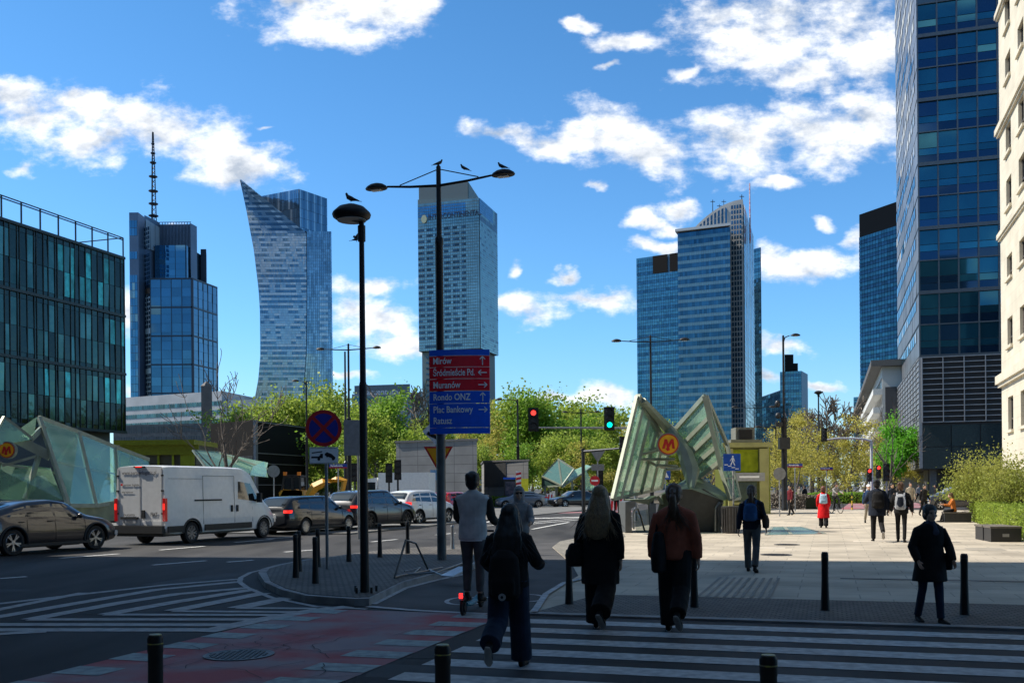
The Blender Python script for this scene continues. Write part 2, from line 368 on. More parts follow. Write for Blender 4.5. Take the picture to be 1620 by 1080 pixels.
sheet('light_sett_band', [G(874, 866), G(886, 857), G(920, 850), G(985, 843), G(990, 850), G(930, 860), G(915, 866), G(925, 885), G(905, 893)], SETTL, ZP+0.004)
# glass skylight flush in the plaza, manhole covers
sk = MB(); q = [G(1212, 847), G(1306, 845), G(1268, 834), G(1222, 834)]
sk.poly([(p.x, p.y, ZP+0.006) for p in q]); skt = sk.build('skylight', mat('skylight_glass', (0.10, 0.19, 0.15), 0.25, scale=2, var=0.3))
tag(skt, 'flat green glass skylight set flush in the sunlit paving', 'skylight')
skf = MB(); stroke(skf, q + [q[0]], 0.12, ZP+0.011); stroke(skf, [q[0].lerp(q[1], .42), q[3].lerp(q[2], .42)], 0.12, ZP+0.011); stroke(skf, [q[0].lerp(q[3], .5), q[1].lerp(q[2], .5)], 0.1, ZP+0.011)
skf.build('frame', mat('skylight_frame', (0.24, 0.26, 0.21), 0.6), skt)
def cover(px, py, r, z, lab):
    c = G(px, py, z); mb = MB(); mb._lathe([(r, z), (r, z+0.006), (r*0.93, z+0.007), (r*0.9, z+0.003)], (c.x, c.y, 0), 28, 0, True)
    for i in range(-5, 6):
        for j in range(-5, 6):
            if math.hypot(i, j)*0.16 < 0.85: mb.box((c.x+i*0.15*r, c.y+j*0.15*r, z+0.006), (0.085*r, 0.085*r, 0.006), TH*2)
    o = mb.build('manhole_cover', mat('cast_iron', (0.055, 0.052, 0.05), 0.5, 0.6, var=0.5, scale=14), origin=(c.x, c.y, z)); tag(o, lab, 'manhole cover', 'manhole covers')
cover(378, 1035, 0.36, 0.012, 'round cast iron cover in the faded red cycle crossing')
cover(1245, 861, 0.36, ZP+0.004, 'iron cover in the sunlit paving just below the glass skylight')
cover(1228, 877, 0.38, ZP+0.004, 'iron cover in the paving close to the shadow edge')

# repairs, tyre polish and tar lines in the asphalt, replaced slabs in the plaza
PATCH = mat('asphalt_patch', (0.028, 0.028, 0.029), 0.8, var=.3, scale=2, bump=.3, bscale=80)
pt_ = MB(); rp = random.Random(12)
for a, b_, w_, h_, r_z in ((-14, 22, 3.2, 1.1, .1), (-11.5, 16.5, .9, 2.6, 0), (-3, 8.6, 2.4, .7, .05), (4.5, 9.4, 1.1, 3.0, .02), (-5, 30, 1.4, 3.5, 0), (-9.5, 27, .8, 2.2, .1), (-1.5, 36, 3, 1, .1), (-15, 13.5, 4, .5, .2)):
    c_ = AB(a, b_); pt_.v += []; q_ = [c_ + Matrix.Rotation(-TH+r_z, 3, 'Z') @ Vector((x*w_/2*rp.uniform(.85, 1.05), y*h_/2*rp.uniform(.85, 1.05), .0058)) for x, y in ((-1, -1), (1, -1), (1, 1), (-1, 1))]; pt_.quad(*q_)
for k in range(16):
    p = AB(rp.uniform(-18, 6), rp.uniform(8.5, 34)); an = (TH*-1 if k % 2 else 1.57-TH) + rp.uniform(-.15, .15); pts = [p]
    for q_ in range(rp.randint(8, 22)): an += rp.uniform(-.16, .16); p = p + Vector((math.cos(an), math.sin(an), 0))*rp.uniform(.2, .4); pts.append(p)
    stroke(pt_, pts, .028, .0059)
tag(pt_.build('road_repairs', PATCH), kind='structure')
ps_ = MB()
for k in range(46):
    a, b_ = -2 + .9*rp.randint(0, 34), 15.6 + .6*rp.randint(0, 60)
    if a*.1 + b_ > 60: continue
    c_ = AB(a+.45, b_+.3, ZP+.0035); e1_, e2_ = E1*.44, E2*.29; ps_.quad(c_-e1_-e2_, c_+e1_-e2_, c_+e1_+e2_, c_-e1_+e2_, k % 2)
for k in range(260):
    c_ = AB(rp.uniform(-3, 30), rp.uniform(12.9, 45), ZP+.0075); r_q = rp.uniform(.012, .035); ps_.poly([c_ + Vector((r_q*math.cos(t_), r_q*math.sin(t_), 0)) for t_ in (0, 1, 2, 3, 4, 5)], 2)
tag(ps_.build('paving_wear', [mat('slab_dark', (.36, .32, .26), .8, scale=2), mat('slab_pale', (.60, .53, .43), .8, scale=2), mat('gum_mark', (.12, .11, .10), .9)]), kind='structure')
# cycle crossing: red field with pale squares down both sides
sheet('cycle_crossing', [AB(-6.95, 0.5), AB(-4.1, 0.5), AB(-4.1, 12.7), AB(-6.95, 12.7)], RED, 0.008)
sq = MB()
b = 0.6
while b < 12.5:
    for a0, a1 in ((-6.95, -6.42), (-4.75, -4.1)):
        sq.quad(AB(a0, b, 0.012), AB(a1, b, 0.012), AB(a1, b+0.39, 0.012), AB(a0, b+0.39, 0.012))
    b += 0.775
tag(sq.build('crossing_squares', TEAL), kind='structure')
# cracks in the red surface
ck = MB(); rr = random.Random(3)
for i in range(26):
    p = AB(rr.uniform(-6.6, -4.5), rr.uniform(7.5, 10.6)); an = rr.choice([TH, TH+1.57]) + rr.uniform(-.5, .5); pts = [p]
    for k in range(rr.randint(4, 11)):
        an += rr.uniform(-.7, .7); p = p + Vector((math.cos(an), math.sin(an), 0))*rr.uniform(.06, .16); pts.append(p)
    stroke(ck, pts, 0.008, 0.0165)
tag(ck.build('surface_cracks', mat('crack', (0.03, 0.03, 0.03), 0.9)), kind='structure')
# zebra crossing
zb = MB()
for k in range(9):
    b0 = 12.17 - k*0.775
    zb.quad(AB(-3.75, b0-0.19, 0.009), AB(30, b0-0.19, 0.009), AB(30, b0+0.19, 0.009), AB(-3.75, b0+0.19, 0.009))
tag(zb.build('zebra_crossing', WORNWHITE), kind='structure')
# hatched area and lines traced on the road
def Z(zx, zy): return G(zx/3.24, 880+zy/3.24)
ht = MB()
for pts, wd in (([(-60,248),(0,243),(400,197),(850,147),(1240,116)], .2), ([(-60,285),(0,272),(430,187)], .2),
                ([(-60,320),(0,310),(400,240),(800,172),(1225,131)], .26), ([(150,325),(600,242),(900,195),(1262,163)], .28), ([(150,325),(1300,325)], .22),
                ([(540,300),(900,235),(1290,172)], .28), ([(540,300),(1430,303)], .20), ([(885,281),(1350,190)], .30), ([(885,281),(1530,286)], .18),
                ([(1215,265),(1480,212)], .34), ([(1215,265),(1620,268)], .17), ([(-60,350),(1190,352)], .25), ([(-60,378),(1080,378)], .28), ([(-60,402),(240,386)], .22)):
    stroke(ht, [Z(*p) for p in pts], wd, 0.008)
stroke(ht, [G(322, 1000), G(420, 979), G(500, 965.5), G(552, 960)], 0.30, 0.0085)
stroke(ht, [G(425,899), G(396,906), G(381,914), G(379,921), G(391,930), G(430,946), G(500,960), G(580,964)], 0.10, 0.0085)
tag(ht.build('hatched_marking', mat('hatch_paint', (0.47, 0.47, 0.46), 0.8, scale=7, col2=(0.25, 0.25, 0.25), detail=9, spread=0.22)), kind='structure')
ln = MB()
for a, b in (((95,883),(188,876)), ((253,870),(323,864)), ((241,894),(326,887)), ((371,858),(432,853)), ((0,915),(42,912)), ((450,873),(506,869)), ((-60,915),(-10,912)), ((360,889),(400,886)),
             ((587,857),(628,853)), ((690,846),(720,843)), ((420,852),(470,849)), ((560,838),(640,836)), ((640,825),(700,822)), ((800,812),(850,810)), ((760,832),(840,827)), ((842,837),(900,826)), ((842,826),(985,813)), ((835,829),(960,818)), ((842,806),(990,803)), ((770,826),(800,817))):
    stroke(ln, [G(*a), G(*b)], 0.16, 0.008)
for k in range(9):   # far zebra across the wide street
    stroke(ln, [G(842+k*17, 820-k*0.4), G(857+k*17, 819.3-k*0.4)], 0.9, 0.008)
tag(ln.build('lane_marking', mat('fresh_marking', (0.62, 0.62, 0.60), 0.7, var=0.2, scale=7)), kind='structure')
sheet('red_lane', [G(842, 812.5), G(1000, 809.5), G(1000, 808), G(842, 811)], RED, 0.0085)
sheet('red_cycle_lane', [G(1330, 806), G(1480, 803), G(1440, 793), G(1345, 795)], RED, 0.03)
# smooth cycle lane between the island and the plaza
sheet('cycle_lane', [G(580, 958), G(845, 975), AB(-3.9, 12.8), G(862, 945), G(893, 924), G(915, 912), G(905, 893), G(874, 866), G(886, 857), G(800, 862), G(775, 880), G(740, 905), G(690, 917), G(640, 930), G(590, 954)], ASPH2, 0.0065)
bs = MB(); c = G(735, 951)
for cx_, cy_ in ((0, 0), (0.95, 0.35)):
    stroke(bs, [c + Vector((cx_+0.27*math.cos(a*math.pi/10), cy_+0.50*math.sin(a*math.pi/10), 0)) for a in range(21)], 0.07, 0.011)
stroke(bs, [c, c+Vector((.35, .45, 0)), c+Vector((.75, .5, 0)), c+Vector((.95, .35, 0))], 0.07, 0.011)
stroke(bs, [G(590, 956), G(640, 931), G(690, 918), G(742, 907)], 0.12, 0.011)
stroke(bs, [G(582, 960), G(660, 966.5), G(770, 972)], 0.14, 0.013)
stroke(bs, [G(845,972), G(864,943), G(893, 925), G(930,916)], 0.10, 0.045)
tag(bs.build('cycle_symbol', mat('marking_dim', (0.42, 0.43, 0.44), 0.8, var=0.25, scale=8)), kind='structure')
# island with kerb
isl = [(408.5,914),(419,930),(445,942.6),(484,953),(525,956),(561,958.5),(584,958),(639,930),(686,917),(730,908),(760,897),(778,880),(775,866),(730,867),(689,870),(613,875),(561,882),(525,887),(484,892),(437,901),(413,908)]
ip = [G(*p) for p in isl]
raised('island_kerb', ip, -0.05, 0.11, KERB)
cen = sum(ip, Vector())/len(ip)
raised('island_setts', [p + (cen-p).normalized()*0.17 for p in ip], 0.05, 0.118, SETT)
ZI = 0.118
# pavements beyond: left side, far side
raised('far_pavement', [AB(-62, 34), AB(-17.2, 34), AB(-17.2, 130), AB(-62, 130)], -0.05, 0.06, mat('far_paving', (0.15, 0.148, 0.14), 0.85, var=0.2, scale=0.7))
raised('park_ground', [AB(-60, 100), AB(12, 100), AB(12, 300), AB(-60, 300)], -0.05, 0.08, DIRT)
raised('right_pavement', [AB(21.5, 60), AB(60, 60), AB(60, 330), AB(21.5, 330)], -0.05, 0.06, MATS['far_paving'])
raised('near_pavement', [AB(-60, -40), AB(60, -40), AB(60, 6.5), AB(-60, 6.5)], -0.05, 0.03, SLAB)
# ------------------------------------------------------------ buildings
def facade(mbp, S, nu, nv, gu=0.06, gv=0.06, off=0.15, mf=None, tilt=0.004, uu=None, vv=None, thick=False, seed=1, mask=None):
    """panels on the surface S(u,v) -> point; each panel is an island with its own slight tilt"""
    r = random.Random(seed)
    U = uu or [i/nu for i in range(nu+1)]; V = vv or [j/nv for j in range(nv+1)]
    for i in range(len(U)-1):
        for j in range(len(V)-1):
            k = mf(i, j) if mf else 0
            if k is None: continue
            u0, u1, v0, v1 = U[i], U[i+1], V[j], V[j+1]; du, dv = (u1-u0)*gu/2, (v1-v0)*gv/2
            u0 += du; u1 -= du; v0 += dv; v1 -= dv
            p = [S(u0, v0), S(u1, v0), S(u1, v1), S(u0, v1)]
            n = (p[1]-p[0]).cross(p[3]-p[0])
            if n.length < 1e-9: continue
            n.normalize(); wd = (p[1]-p[0]).length; hg = (p[3]-p[0]).length
            ax = r.gauss(0, tilt)*wd; ay = r.gauss(0, tilt)*hg
            o = [-ax-ay, ax-ay, ax+ay, -ax+ay]
            mbp.quad(*[p[q] + n*(off+o[q]) for q in range(4)], k)
def flat(A, B, z0, zA, zB=None):
    """wall plane from ground point A to B (left to right seen from outside)"""
    A = Vector((A[0], A[1], 0)); B = Vector((B[0], B[1], 0)); zB = zA if zB is None else zB
    def S(u, v):
        p = A.lerp(B, u); p.z = z0 + (zA + (zB-zA)*u - z0)*v; return p
    return S
def fins(mb, S, us, d=0.25, w=0.12, m=0, v0=0, v1=1):
    for u in us:
        a, b = S(u, v0), S(u, v1); e = 0.01 if u < .5 else -0.01
        n = (S(min(u+abs(e), 1), v0)-S(max(u-abs(e), 0), v0)).cross(b-a).normalized()
        mb.bar(a + n*(d/2), b + n*(d/2), w, d, m, up=n)
def bands(mb, S, vs, d=0.25, w=0.2, m=0, u0=0, u1=1):
    for v in vs:
        a, b = S(u0, v), S(u1, v); n = (b-a).cross(S(u0, min(v+.01, 1.01))-S(u0, v-.01)).normalized()
        mb.bar(a + n*(d/2), b + n*(d/2), d, w, m)
def topz(px, py, Y): return P(px, py, Y).z
def C(px, Y): p = P(px, 765, Y); return Vector((p.x, p.y, 0))
CORE = mat('facade_frame', (0.035, 0.04, 0.05), 0.5, 0.3, var=0.1, scale=0.05)
ROOF = mat('roofing', (0.12, 0.12, 0.12), 0.8)

# --- dark glass office on the left (three double-height rows)
A1 = C(198, 140); A0 = A1 - E2*34; zt = topz(196.7, 409, 140); zb = topz(198, 684, 140)
t = thing('office_building', 'dark green glass office block with a railed roof at the left edge', 'building', A1 - E1*14)
m = MB(); m.prism([(p.x, p.y) for p in (A0, A1, A1-E1*30, A0-E1*30)][::-1], zb, zt); 
if True:
    m = MB(); q = [A0, A1, A1-E1*30, A0-E1*30]; m.prism([(p.x, p.y) for p in q], zb, zt)
m.build('wall', CORE, t, True)
S = flat(A0, A1, zb, zt)
uu = [0.0]; r_ = random.Random(5)
while uu[-1] < 0.985: uu.append(min(1.0, uu[-1] + r_.choice([0.024, 0.034, 0.034, 0.012])))
uu[-1] = 1.0
G1 = glassmat('green_glass', (0.03, 0.085, 0.075), 0.6, 0.05, 0.7, col2=(0.065, 0.14, 0.125), scale=0.3, bump=0.9, bscale=1.1)
G1b = glassmat('green_glass_dark', (0.02, 0.042, 0.038), 0.5, 0.07, 0.6, bump=0.9, bscale=1.3)
G1c = mat('lit_room_glass', (0.05, 0.42, 0.38), 0.2, 0.2, var=0.4, scale=0.8, island=0.5)
m = MB(); vv = []
for k in range(3): vv += [k/3+0.0, k/3+0.03, k/3+0.16, k/3+0.30]
vv.append(1.0)
def mf(i, j):
    q = j % 4
    if q == 0 or q == 3: return 1
    if i > len(uu)*0.55 and j in (9, 10, 6, 2) and r_.random() < 0.28: return 2
    return 0 if r_.random() < .42 else 1
facade(m, S, 0, 0, 0.16, 0.02, 0.12, mf, 0.006, uu=uu, vv=vv)
m.build('glass_wall', [G1, G1b, G1c], t, True)
m = MB(); fins(m, S, uu, 0.22, 0.09); bands(m, S, [0, 1/3, 2/3, 1], 0.4, 0.35)
m.build('mullion', mat('mullion_dark', (0.05, 0.06, 0.06), 0.45, 0.5), t, True)
m = MB()
for k in range(34):
    u = k/33; p = S(u, 1.0); m.bar(p, p+Vector((0, 0, 2.9)), 0.16, 0.16) if k % 3 == 0 else None
    
for z in (2.9, 2.6): m.bar(S(0, 1)+Vector((0, 0, z)), S(1, 1)+Vector((0, 0, z)), 0.12, 0.12)
m.bar(S(1, 1)+Vector((0, 0, 2.9)), S(1, 1)-E1*12+Vector((0, 0, 2.9)), 0.12, 0.12); m.bar(S(1, 1)-E1*12, S(1, 1)-E1*12+Vector((0, 0, 2.9)), 0.16, 0.16)
m.build('roof_railing', DKMETAL, t, True)
m = MB(); q = [A0-E1*1.5, A1-E1*1.5-E2*1.2, A1-E1*29-E2, A0-E1*29]; m.prism([(p.x, p.y) for p in q], 0.0, zb-0.01); m.build('ground_floor', mat('recessed_base', (0.10, 0.10, 0.10), 0.5), t, True)

# --- tall stepped blue tower with antenna
Y = 900
BG = glassmat('deep_blue_glass', (0.07, 0.185, 0.28), 0.85, 0.04, 0.14, scale=0.01)
BGD = glassmat('deep_blue_glass_dark', (0.03, 0.085, 0.18), 0.8, 0.06, 0.22)
TC = mat('tower_cladding', (0.11, 0.15, 0.22), 0.45, 0.5, scale=0.05)
TM = mat('tower_mullion', (0.035, 0.05, 0.075), 0.5, 0.4)
t = thing('tower', 'stepped blue glass skyscraper carrying a lattice antenna, behind the low pale office', 'tower', C(275, Y))
def T(px, y=Y): return C(px, y)
def blk(pxs, top, Y0, dep, name, mt, base=0.0):
    pts = [T(px, yy) for px, yy in pxs]; zt = topz(pxs[0][0], top, Y0); m = MB(); m.prism([(p.x, p.y) for p in pts], base, zt); m.build(name, mt, t, True); return zt
# main lower volume: front 241-306, right face 309-345
f0, f1, f2 = T(241, 900), T(307, 900), T(345, 960); zt3 = topz(275, 441, 900)
m = MB(); m.prism([(p.x, p.y) for p in (f0, f1, f2, T(262, 1010))], 0, [zt3, zt3, topz(345, 455, 960), zt3]); m.build('wall', TM, t, True)
m = MB(); S = flat(f0, f1, 0, zt3); vv = [k/6.7 + 0.0 for k in range(0, 7)] + [1.0]; vv = [0] + [1-(k/8.0) for k in range(7, -1, -1)]
facade(m, S, 4, 0, 0.05, 0.02, 0.6, lambda i, j: 0, 0.003, vv=[q/24 for q in range(25)])
S2 = flat(f1, f2, 0, zt3, topz(345, 455, 960)); facade(m, S2, 5, 0, 0.08, 0.02, 0.6, lambda i, j: 0, 0.004, vv=[q/24 for q in range(25)], seed=3)
m.build('glass_wall', [BG], t, True)
m = MB(); fins(m, S, [0, .25, .5, .75], 1.0, 0.55); fins(m, S, [1], 1.2, 2.2); bands(m, S, [1-k*0.1335 for k in range(8)], 1.2, 1.3); fins(m, S2, [.2, .4, .6, .8, 1], 1.0, 0.5); bands(m, S2, [1-k*0.1335 for k in range(8)], 1.2, 1.3)
for s_ in (S, S2): fins(m, s_, [k/40 for k in range(1, 40)] if s_ is S else [], 0.7, 0.12)
m.build('mullion', TM, t, True)
# middle volume
g0, g1, g2 = T(248, 925), T(297, 925), T(321, 965); z2 = topz(275, 388, 925)
m = MB(); m.prism([(p.x, p.y) for p in (g0, g1, g2, T(262, 1000))], zt3-30, z2); m.prism([(p.x, p.y) for p in (T(320.5, 960), T(329.5, 960), T(330, 985), T(321, 985))], 0, topz(325, 394, 960)); m.build('middle_block', TM, t, True)
m = MB(); S = flat(g0, g1, zt3-20, z2); S2 = flat(g1, g2, zt3-20, z2); facade(m, S, 3, 10, 0.05, 0.02, 0.5, None, 0.003); facade(m, S2, 4, 10, 0.08, 0.02, 0.5, None, 0.003); m.build('middle_glass', BG, t, True)
# crown
m = MB(); m.prism([(p.x, p.y) for p in (T(252, 935), T(306, 935), T(308, 985), T(252, 985))], z2-20, topz(285, 355, 935)); m.prism([(p.x, p.y) for p in (T(305, 933), T(315, 945), T(315, 980), T(305, 980))], z2-30, topz(310, 353, 933))
m.prism([(p.x, p.y) for p in (T(232, 915), T(256, 935), T(256, 960), T(232, 960))], z2-40, [topz(232, 340, 915), topz(256, 352, 935), topz(256, 352, 960), topz(232, 340, 960)])
S = flat(T(255.5, 934.5), T(305.5, 934.5), z2, topz(285, 355, 935)); fins(m, S, [k/22 for k in range(23)], 1.0, 0.5)
m.build('crown', TC, t, True)
m = MB(); S = flat(T(233, 914.5), T(255.5, 934.5), z2-5, topz(232, 346, 915), topz(256, 360, 935)); facade(m, S, 3, 1, 0.06, 0.02, 0.6); m.build('louvre', mat('pale_louvre', (0.30, 0.36, 0.42), 0.5, 0.2), t, True)
# left slab
m = MB(); zt = topz(222, 336, 890); m.prism([(p.x, p.y) for p in (T(208, 890), T(222.5, 890), T(232, 905), T(240, 990), T(215, 990))], 0, zt); m.build('side_slab', TC, t, True)
m = MB(); S = flat(T(208, 890), T(220.5, 890), 0, zt)
facade(m, S, 3, 36, 0.08, 0.06, 0.4, lambda i, j: None if j in (32, 31, 29, 28, 35) else 0, 0.003); S2 = flat(T(232.2, 906), T(240.7, 899), 0, topz(236, 360, 905)); facade(m, S2, 3, 60, .2, .2, .4, lambda i, j: None if j % 9 == 0 else 0)
m.build('side_glass', [BG], t, True)
m = MB()
S = flat(T(256, 934), T(306, 934), 0, topz(280, 352, 934)); 
for k in range(12): m.bar(T(256+k*4.4, 936)+Vector((0, 0, topz(280, 355, 935))), T(256+k*4.4, 936)+Vector((0, 0, topz(280, 351, 935))), .5, .5)
m.bar(T(256, 936)+Vector((0, 0, topz(280, 351, 935))), T(306, 936)+Vector((0, 0, topz(280, 351, 935))), .5, .5)
m.build('parapet_rail', TM, t, True)
an = MB(); c0 = T(246.5, 950)
zs = [(350, 2.6), (305, 2.0), (262, 1.5), (235, 1.0), (209, 0.5)]
for (pa, ra), (pb, rb) in zip(zs[:-1], zs[1:]):
    za, zb_ = topz(247, pa, 950), topz(247, pb, 950)
    cs = [Vector((math.cos(a), math.sin(a), 0)) for a in (0.5, 2.6, 4.7)]
    for d in cs: an.bar(c0 + d*ra + Vector((0, 0, za)), c0 + d*rb + Vector((0, 0, zb_)), .7, .7)
    n = 6
    for k in range(n):
        f, g_ = k/n, (k+1)/n
        for i in range(3):
            an.bar(c0 + cs[i]*(ra+(rb-ra)*f) + Vector((0, 0, za+(zb_-za)*f)), c0 + cs[(i+1) % 3]*(ra+(rb-ra)*g_) + Vector((0, 0, za+(zb_-za)*g_)), .4, .4)
antenna = an.build('antenna', DKMETAL, t, True)
m = MB()
for py, rad in ((342, 4.6), (323, 4.4), (303, 4.4), (280, 4.0), (258, 3.0), (243, 2.2), (228, 1.6)):
    z = topz(247, py, 950); m._lathe([(rad*.7, z-.6), (rad, z), (rad, z+.7), (rad*.5, z+1.0)], c0, 16, 0, True)
o = m.build('antenna_ring', DKMETAL, t, True)

# --- sail-shaped tower
t = thing('tower', 'sail-shaped pale blue glass tower with a pointed tip and curved flank', 'tower', C(455, 615))
Y = 615
LC = [(284, 379.3), (329, 389), (396, 401.5), (458, 409), (512, 412.3), (560, 412), (600, 408.5), (640, 401), (700, 394), (772, 388)]
def interp(tab, y):
    for (a, x), (b, x2) in zip(tab[:-1], tab[1:]):
        if y <= b: return x + (x2-x)*(y-a)/(b-a)
    return tab[-1][1]
RC = [(284, 379.3), (326, 431), (368.5, 484.5), (473, 485), (560, 484), (640, 478), (700, 473), (772, 468)]
LG = glassmat('pale_blue_glass', (0.30, 0.37, 0.42), 0.72, 0.10, 0.10, scale=0.02)
LG2 = glassmat('mid_blue_glass', (0.11, 0.19, 0.26), 0.8, 0.08, 0.2)
LG3 = glassmat('white_fritted_glass', (0.46, 0.52, 0.57), 0.4, 0.18, 0.1)
LGC = mat('sail_frame', (0.14, 0.19, 0.27), 0.5, 0.4, scale=0.05)
SHt = lambda v: 772 - (772-284)*v
def Ssail(u, v):
    # rows follow the true storeys: left edge and fold line at the same height
    py = SHt(v); xl = interp(LC, py); xr = 484 if py >= 368.5 else None
    xr = interp([(368.5, 484.5), (473, 485), (560, 484), (640, 478), (700, 473), (772, 468)], py) if py >= 368.5 else 379.3 + (py-284)/(368.5-284)*(484.5-379.3)
    return P(xl + (xr-xl)*u, py - (Y-Y)*0, 612 + 6*u)
NV = 120
m = MB(); rs = random.Random(11); st = {}
def mf(i, j):
    k = (j//2, (i+j//4)//5)
    if k not in st: st[k] = rs.random()
    if j % 2 == 0: return 1 if st[k] < (.85 if (j//14) % 2 else .5) else 0
    return 2 if st[k] < .45 else 0
facade(m, Ssail, 46, NV, 0.05, 0.08, 0.5, mf, 0.004)
m.build('glass_wall', [LG, LG2, LG3], t, True)
m = MB()   # solid behind the sail: front skin, back skin 25 m behind, side and top
for j in range(40):
    v0, v1 = j/40, (j+1)/40
    for a, b, c, d in (((0, v0), (1, v0), (1, v1), (0, v1)),):
        f = [Ssail(*q) for q in (a, b, c, d)]; bk = [p + Vector((p.x/p.y*22, 22, 0)) + Vector((3, 0, 0)) for p in f]
        m.quad(*f); m.quad(bk[1], bk[0], bk[3], bk[2]); m.quad(bk[0], f[0], f[3], bk[3]); m.quad(f[1], bk[1], bk[2], f[2])
m.build('core', LGC, t, True)
def Sright(u, v):
    py = 772 - (772-366)*v; xl = interp(RC, max(py, 368.5)); xr = interp([(366, 523.5), (600, 526), (772, 529)], py)
    return P(xl + (xr-xl)*u, py, 618 + 34*u)
m = MB(); st2 = {}
def mf2(i, j):
    k = (i, j//4)
    if k not in st2: st2[k] = rs.random()
    if 8 < j < 30 and i in (4, 5, 6) : return 1
    if 5 < i < 10 and 48 < j < 66 and j % 2: return 2
    return 1 if st2[k] < .35 else 0
facade(m, Sright, 12, 86, 0.10, 0.06, 0.4, mf2, 0.006)
m.build('side_glass', [glassmat('side_blue_glass', (0.18, 0.28, 0.36), 0.75, 0.1, 0.2), LG2, LG3], t, True)
m = MB()
for j in range(20):
    v0, v1 = j/20, (j+1)/20; f = [Sright(*q) for q in ((0, v0), (1, v0), (1, v1), (0, v1))]; m.quad(*f)
    m.quad(f[1], f[1]+Vector((-8, 25, 0)), f[2]+Vector((-8, 25, 0)), f[2])
m.poly([P(484.5, 366, 618), P(523.5, 366, 652), P(521, 366, 675), P(480, 366, 650)])
m.build('side_wall', LGC, t, True)
b0, b1, b2 = T(414, 645), T(477, 632), T(520.7, 656); z0 = topz(414, 311, 645); z1 = topz(477, 299, 632); z2_ = topz(520.7, 314, 656)
m = MB(); m.prism([(p.x, p.y) for p in (b0, b1, b2, T(478, 680))], 0, [z0, z1, z2_, z1]); m.build('rear_block', LGC, t, True)
m = MB(); S = flat(b0, b1, 60, z0, z1); 
facade(m, S, 19, 22, 0.08, 0.03, 0.4, lambda i, j: [0, 1, 0, 2, 1][(i+j//5) % 5], 0.004); S = flat(b1, b2, 60, z1, z2_); facade(m, S, 16, 22, 0.08, 0.03, 0.4, lambda i, j: [0, 1, 0, 2][(i+j//6) % 4], 0.004)
m.build('rear_glass', [LG2, glassmat('dark_strip', (0.09, 0.16, 0.23), 0.8, .1, .2), LG], t, True)

# --- hotel tower
t = thing('tower', 'greenish square hotel tower with a lettered crown, behind the tall lamp post', 'tower', C(724, 590))
HF = glassmat('hotel_glass', (0.17, 0.28, 0.31), 0.55, 0.18, 0.12, scale=0.05)
HW = glassmat('hotel_window', (0.035, 0.075, 0.11), 0.5, 0.1, 0.5)
HB = glassmat('hotel_blue', (0.07, 0.20, 0.32), 0.75, 0.08, 0.12)
HCo = mat('hotel_frame', (0.13, 0.18, 0.19), 0.6, 0.2)
h0, h1, h2 = T(661, 590), T(759.5, 578), T(788, 612); zh = topz(757, 313, 578); zc = topz(700, 296, 592); zbr = topz(665, 556, 590)
h0 = Vector((P(663, 560, 590).x, 590, 0)); h1 = Vector((P(760, 560, 578).x, 578, 0)); h2 = Vector((P(788, 560, 612).x, 612, 0))
back = h0 + (h2-h1)
m = MB(); m.prism([(p.x, p.y) for p in (h0, h1, h2, back)], zbr, [topz(661, 316, 590), zh, zh, zh]); m.prism([(p.x, p.y) for p in (h0+Vector((1, 2, 0)), h0.lerp(h1, .83)+Vector((0, 3, 0)), h2.lerp(back, .3), back)], zbr, zc)
m.build('wall', HCo, t, True)
S = flat(h0, h1, zbr, zh); m = MB(); nr = 52
def mf(i, j):
    if j in (nr-1,): return 0
    if j in (nr-2, nr-3, nr-4, nr-5): return 2 if i < 22 else 0
    if j > nr-10: return 0
    if j < 3: return 1 if (j == 1 and 2 < i < 20) else 0
    if i >= 22: return 0
    return 1 if (i % 4) < 3 and j % 2 == 0 and not ((i//4 + j//2) % 5 == 0 and i % 4 == 2) else 0
facade(m, S, 28, nr, 0.10, 0.16, 0.3, mf, 0.003)
m.build('glass_wall', [HF, HW, HB], t, True)
S2 = flat(h1, h2, zbr, zh); m = MB()
facade(m, S2, 12, 62, 0.06, 0.10, 0.3, lambda i, j: 2 if (j > 55 and i < 9) else (1 if (j in (53, 54)) or (j > 54 and i > 9) else (1 if (j % 2 and rs.random() < .25) else 0)), 0.006, seed=9)
m.build('side_glass', [glassmat('hotel_side', (0.22, 0.33, 0.31), 0.6, 0.15, 0.15), HW, HB], t, True)
m = MB(); k0, k1 = h0 + Vector((1.5, 3, 0)), h1 + Vector((-1.5, 4, 0)); m.prism([(p.x, p.y) for p in (k0, k1, h2.lerp(h1, .35)+Vector((-2, 0, 0)), h2+Vector((-2, 2, 0)), back+Vector((1, 0, 0)))], 0, zbr-0.05)
m.build('lower_block', mat('hotel_base', (0.13, 0.17, 0.17), 0.6), t, True)
m = MB()
for zz in [zbr-3.3*k for k in range(1, 18)]:
    m.box(k1.lerp(k0, .9)+Vector((0, -.3, zz)), (1.6, .5, 1.2)); m.box(k1.lerp(k0, .05)+Vector((0, -.3, zz)), (3.2, .5, .9))
m.build('lower_window', HW, t, True)
m = MB(); m.prism([(p.x, p.y) for p in (h0+Vector((.5, 2, 0)), h0.lerp(h1, .82)+Vector((0, 2.5, 0)), h2.lerp(back, .35), back)], zh+.5, zc+0.3); m.build('roof_block', mat('roof_slate', (0.13, 0.15, 0.15), 0.5, 0.2), t, True)
dirh = (h1-h0).normalized(); ang = math.atan2(dirh.y, dirh.x)
lp = P(677.5, 349, 589) - t.location
place_text('lettering', 'INTERCONTINENTAL', 4.3, mat('letter_navy', (0.01, 0.02, 0.06), 0.4), t, lp + Vector((0, -1.4, 0)), (R(90), 0, ang), 0.3, 0.80, 0.02)
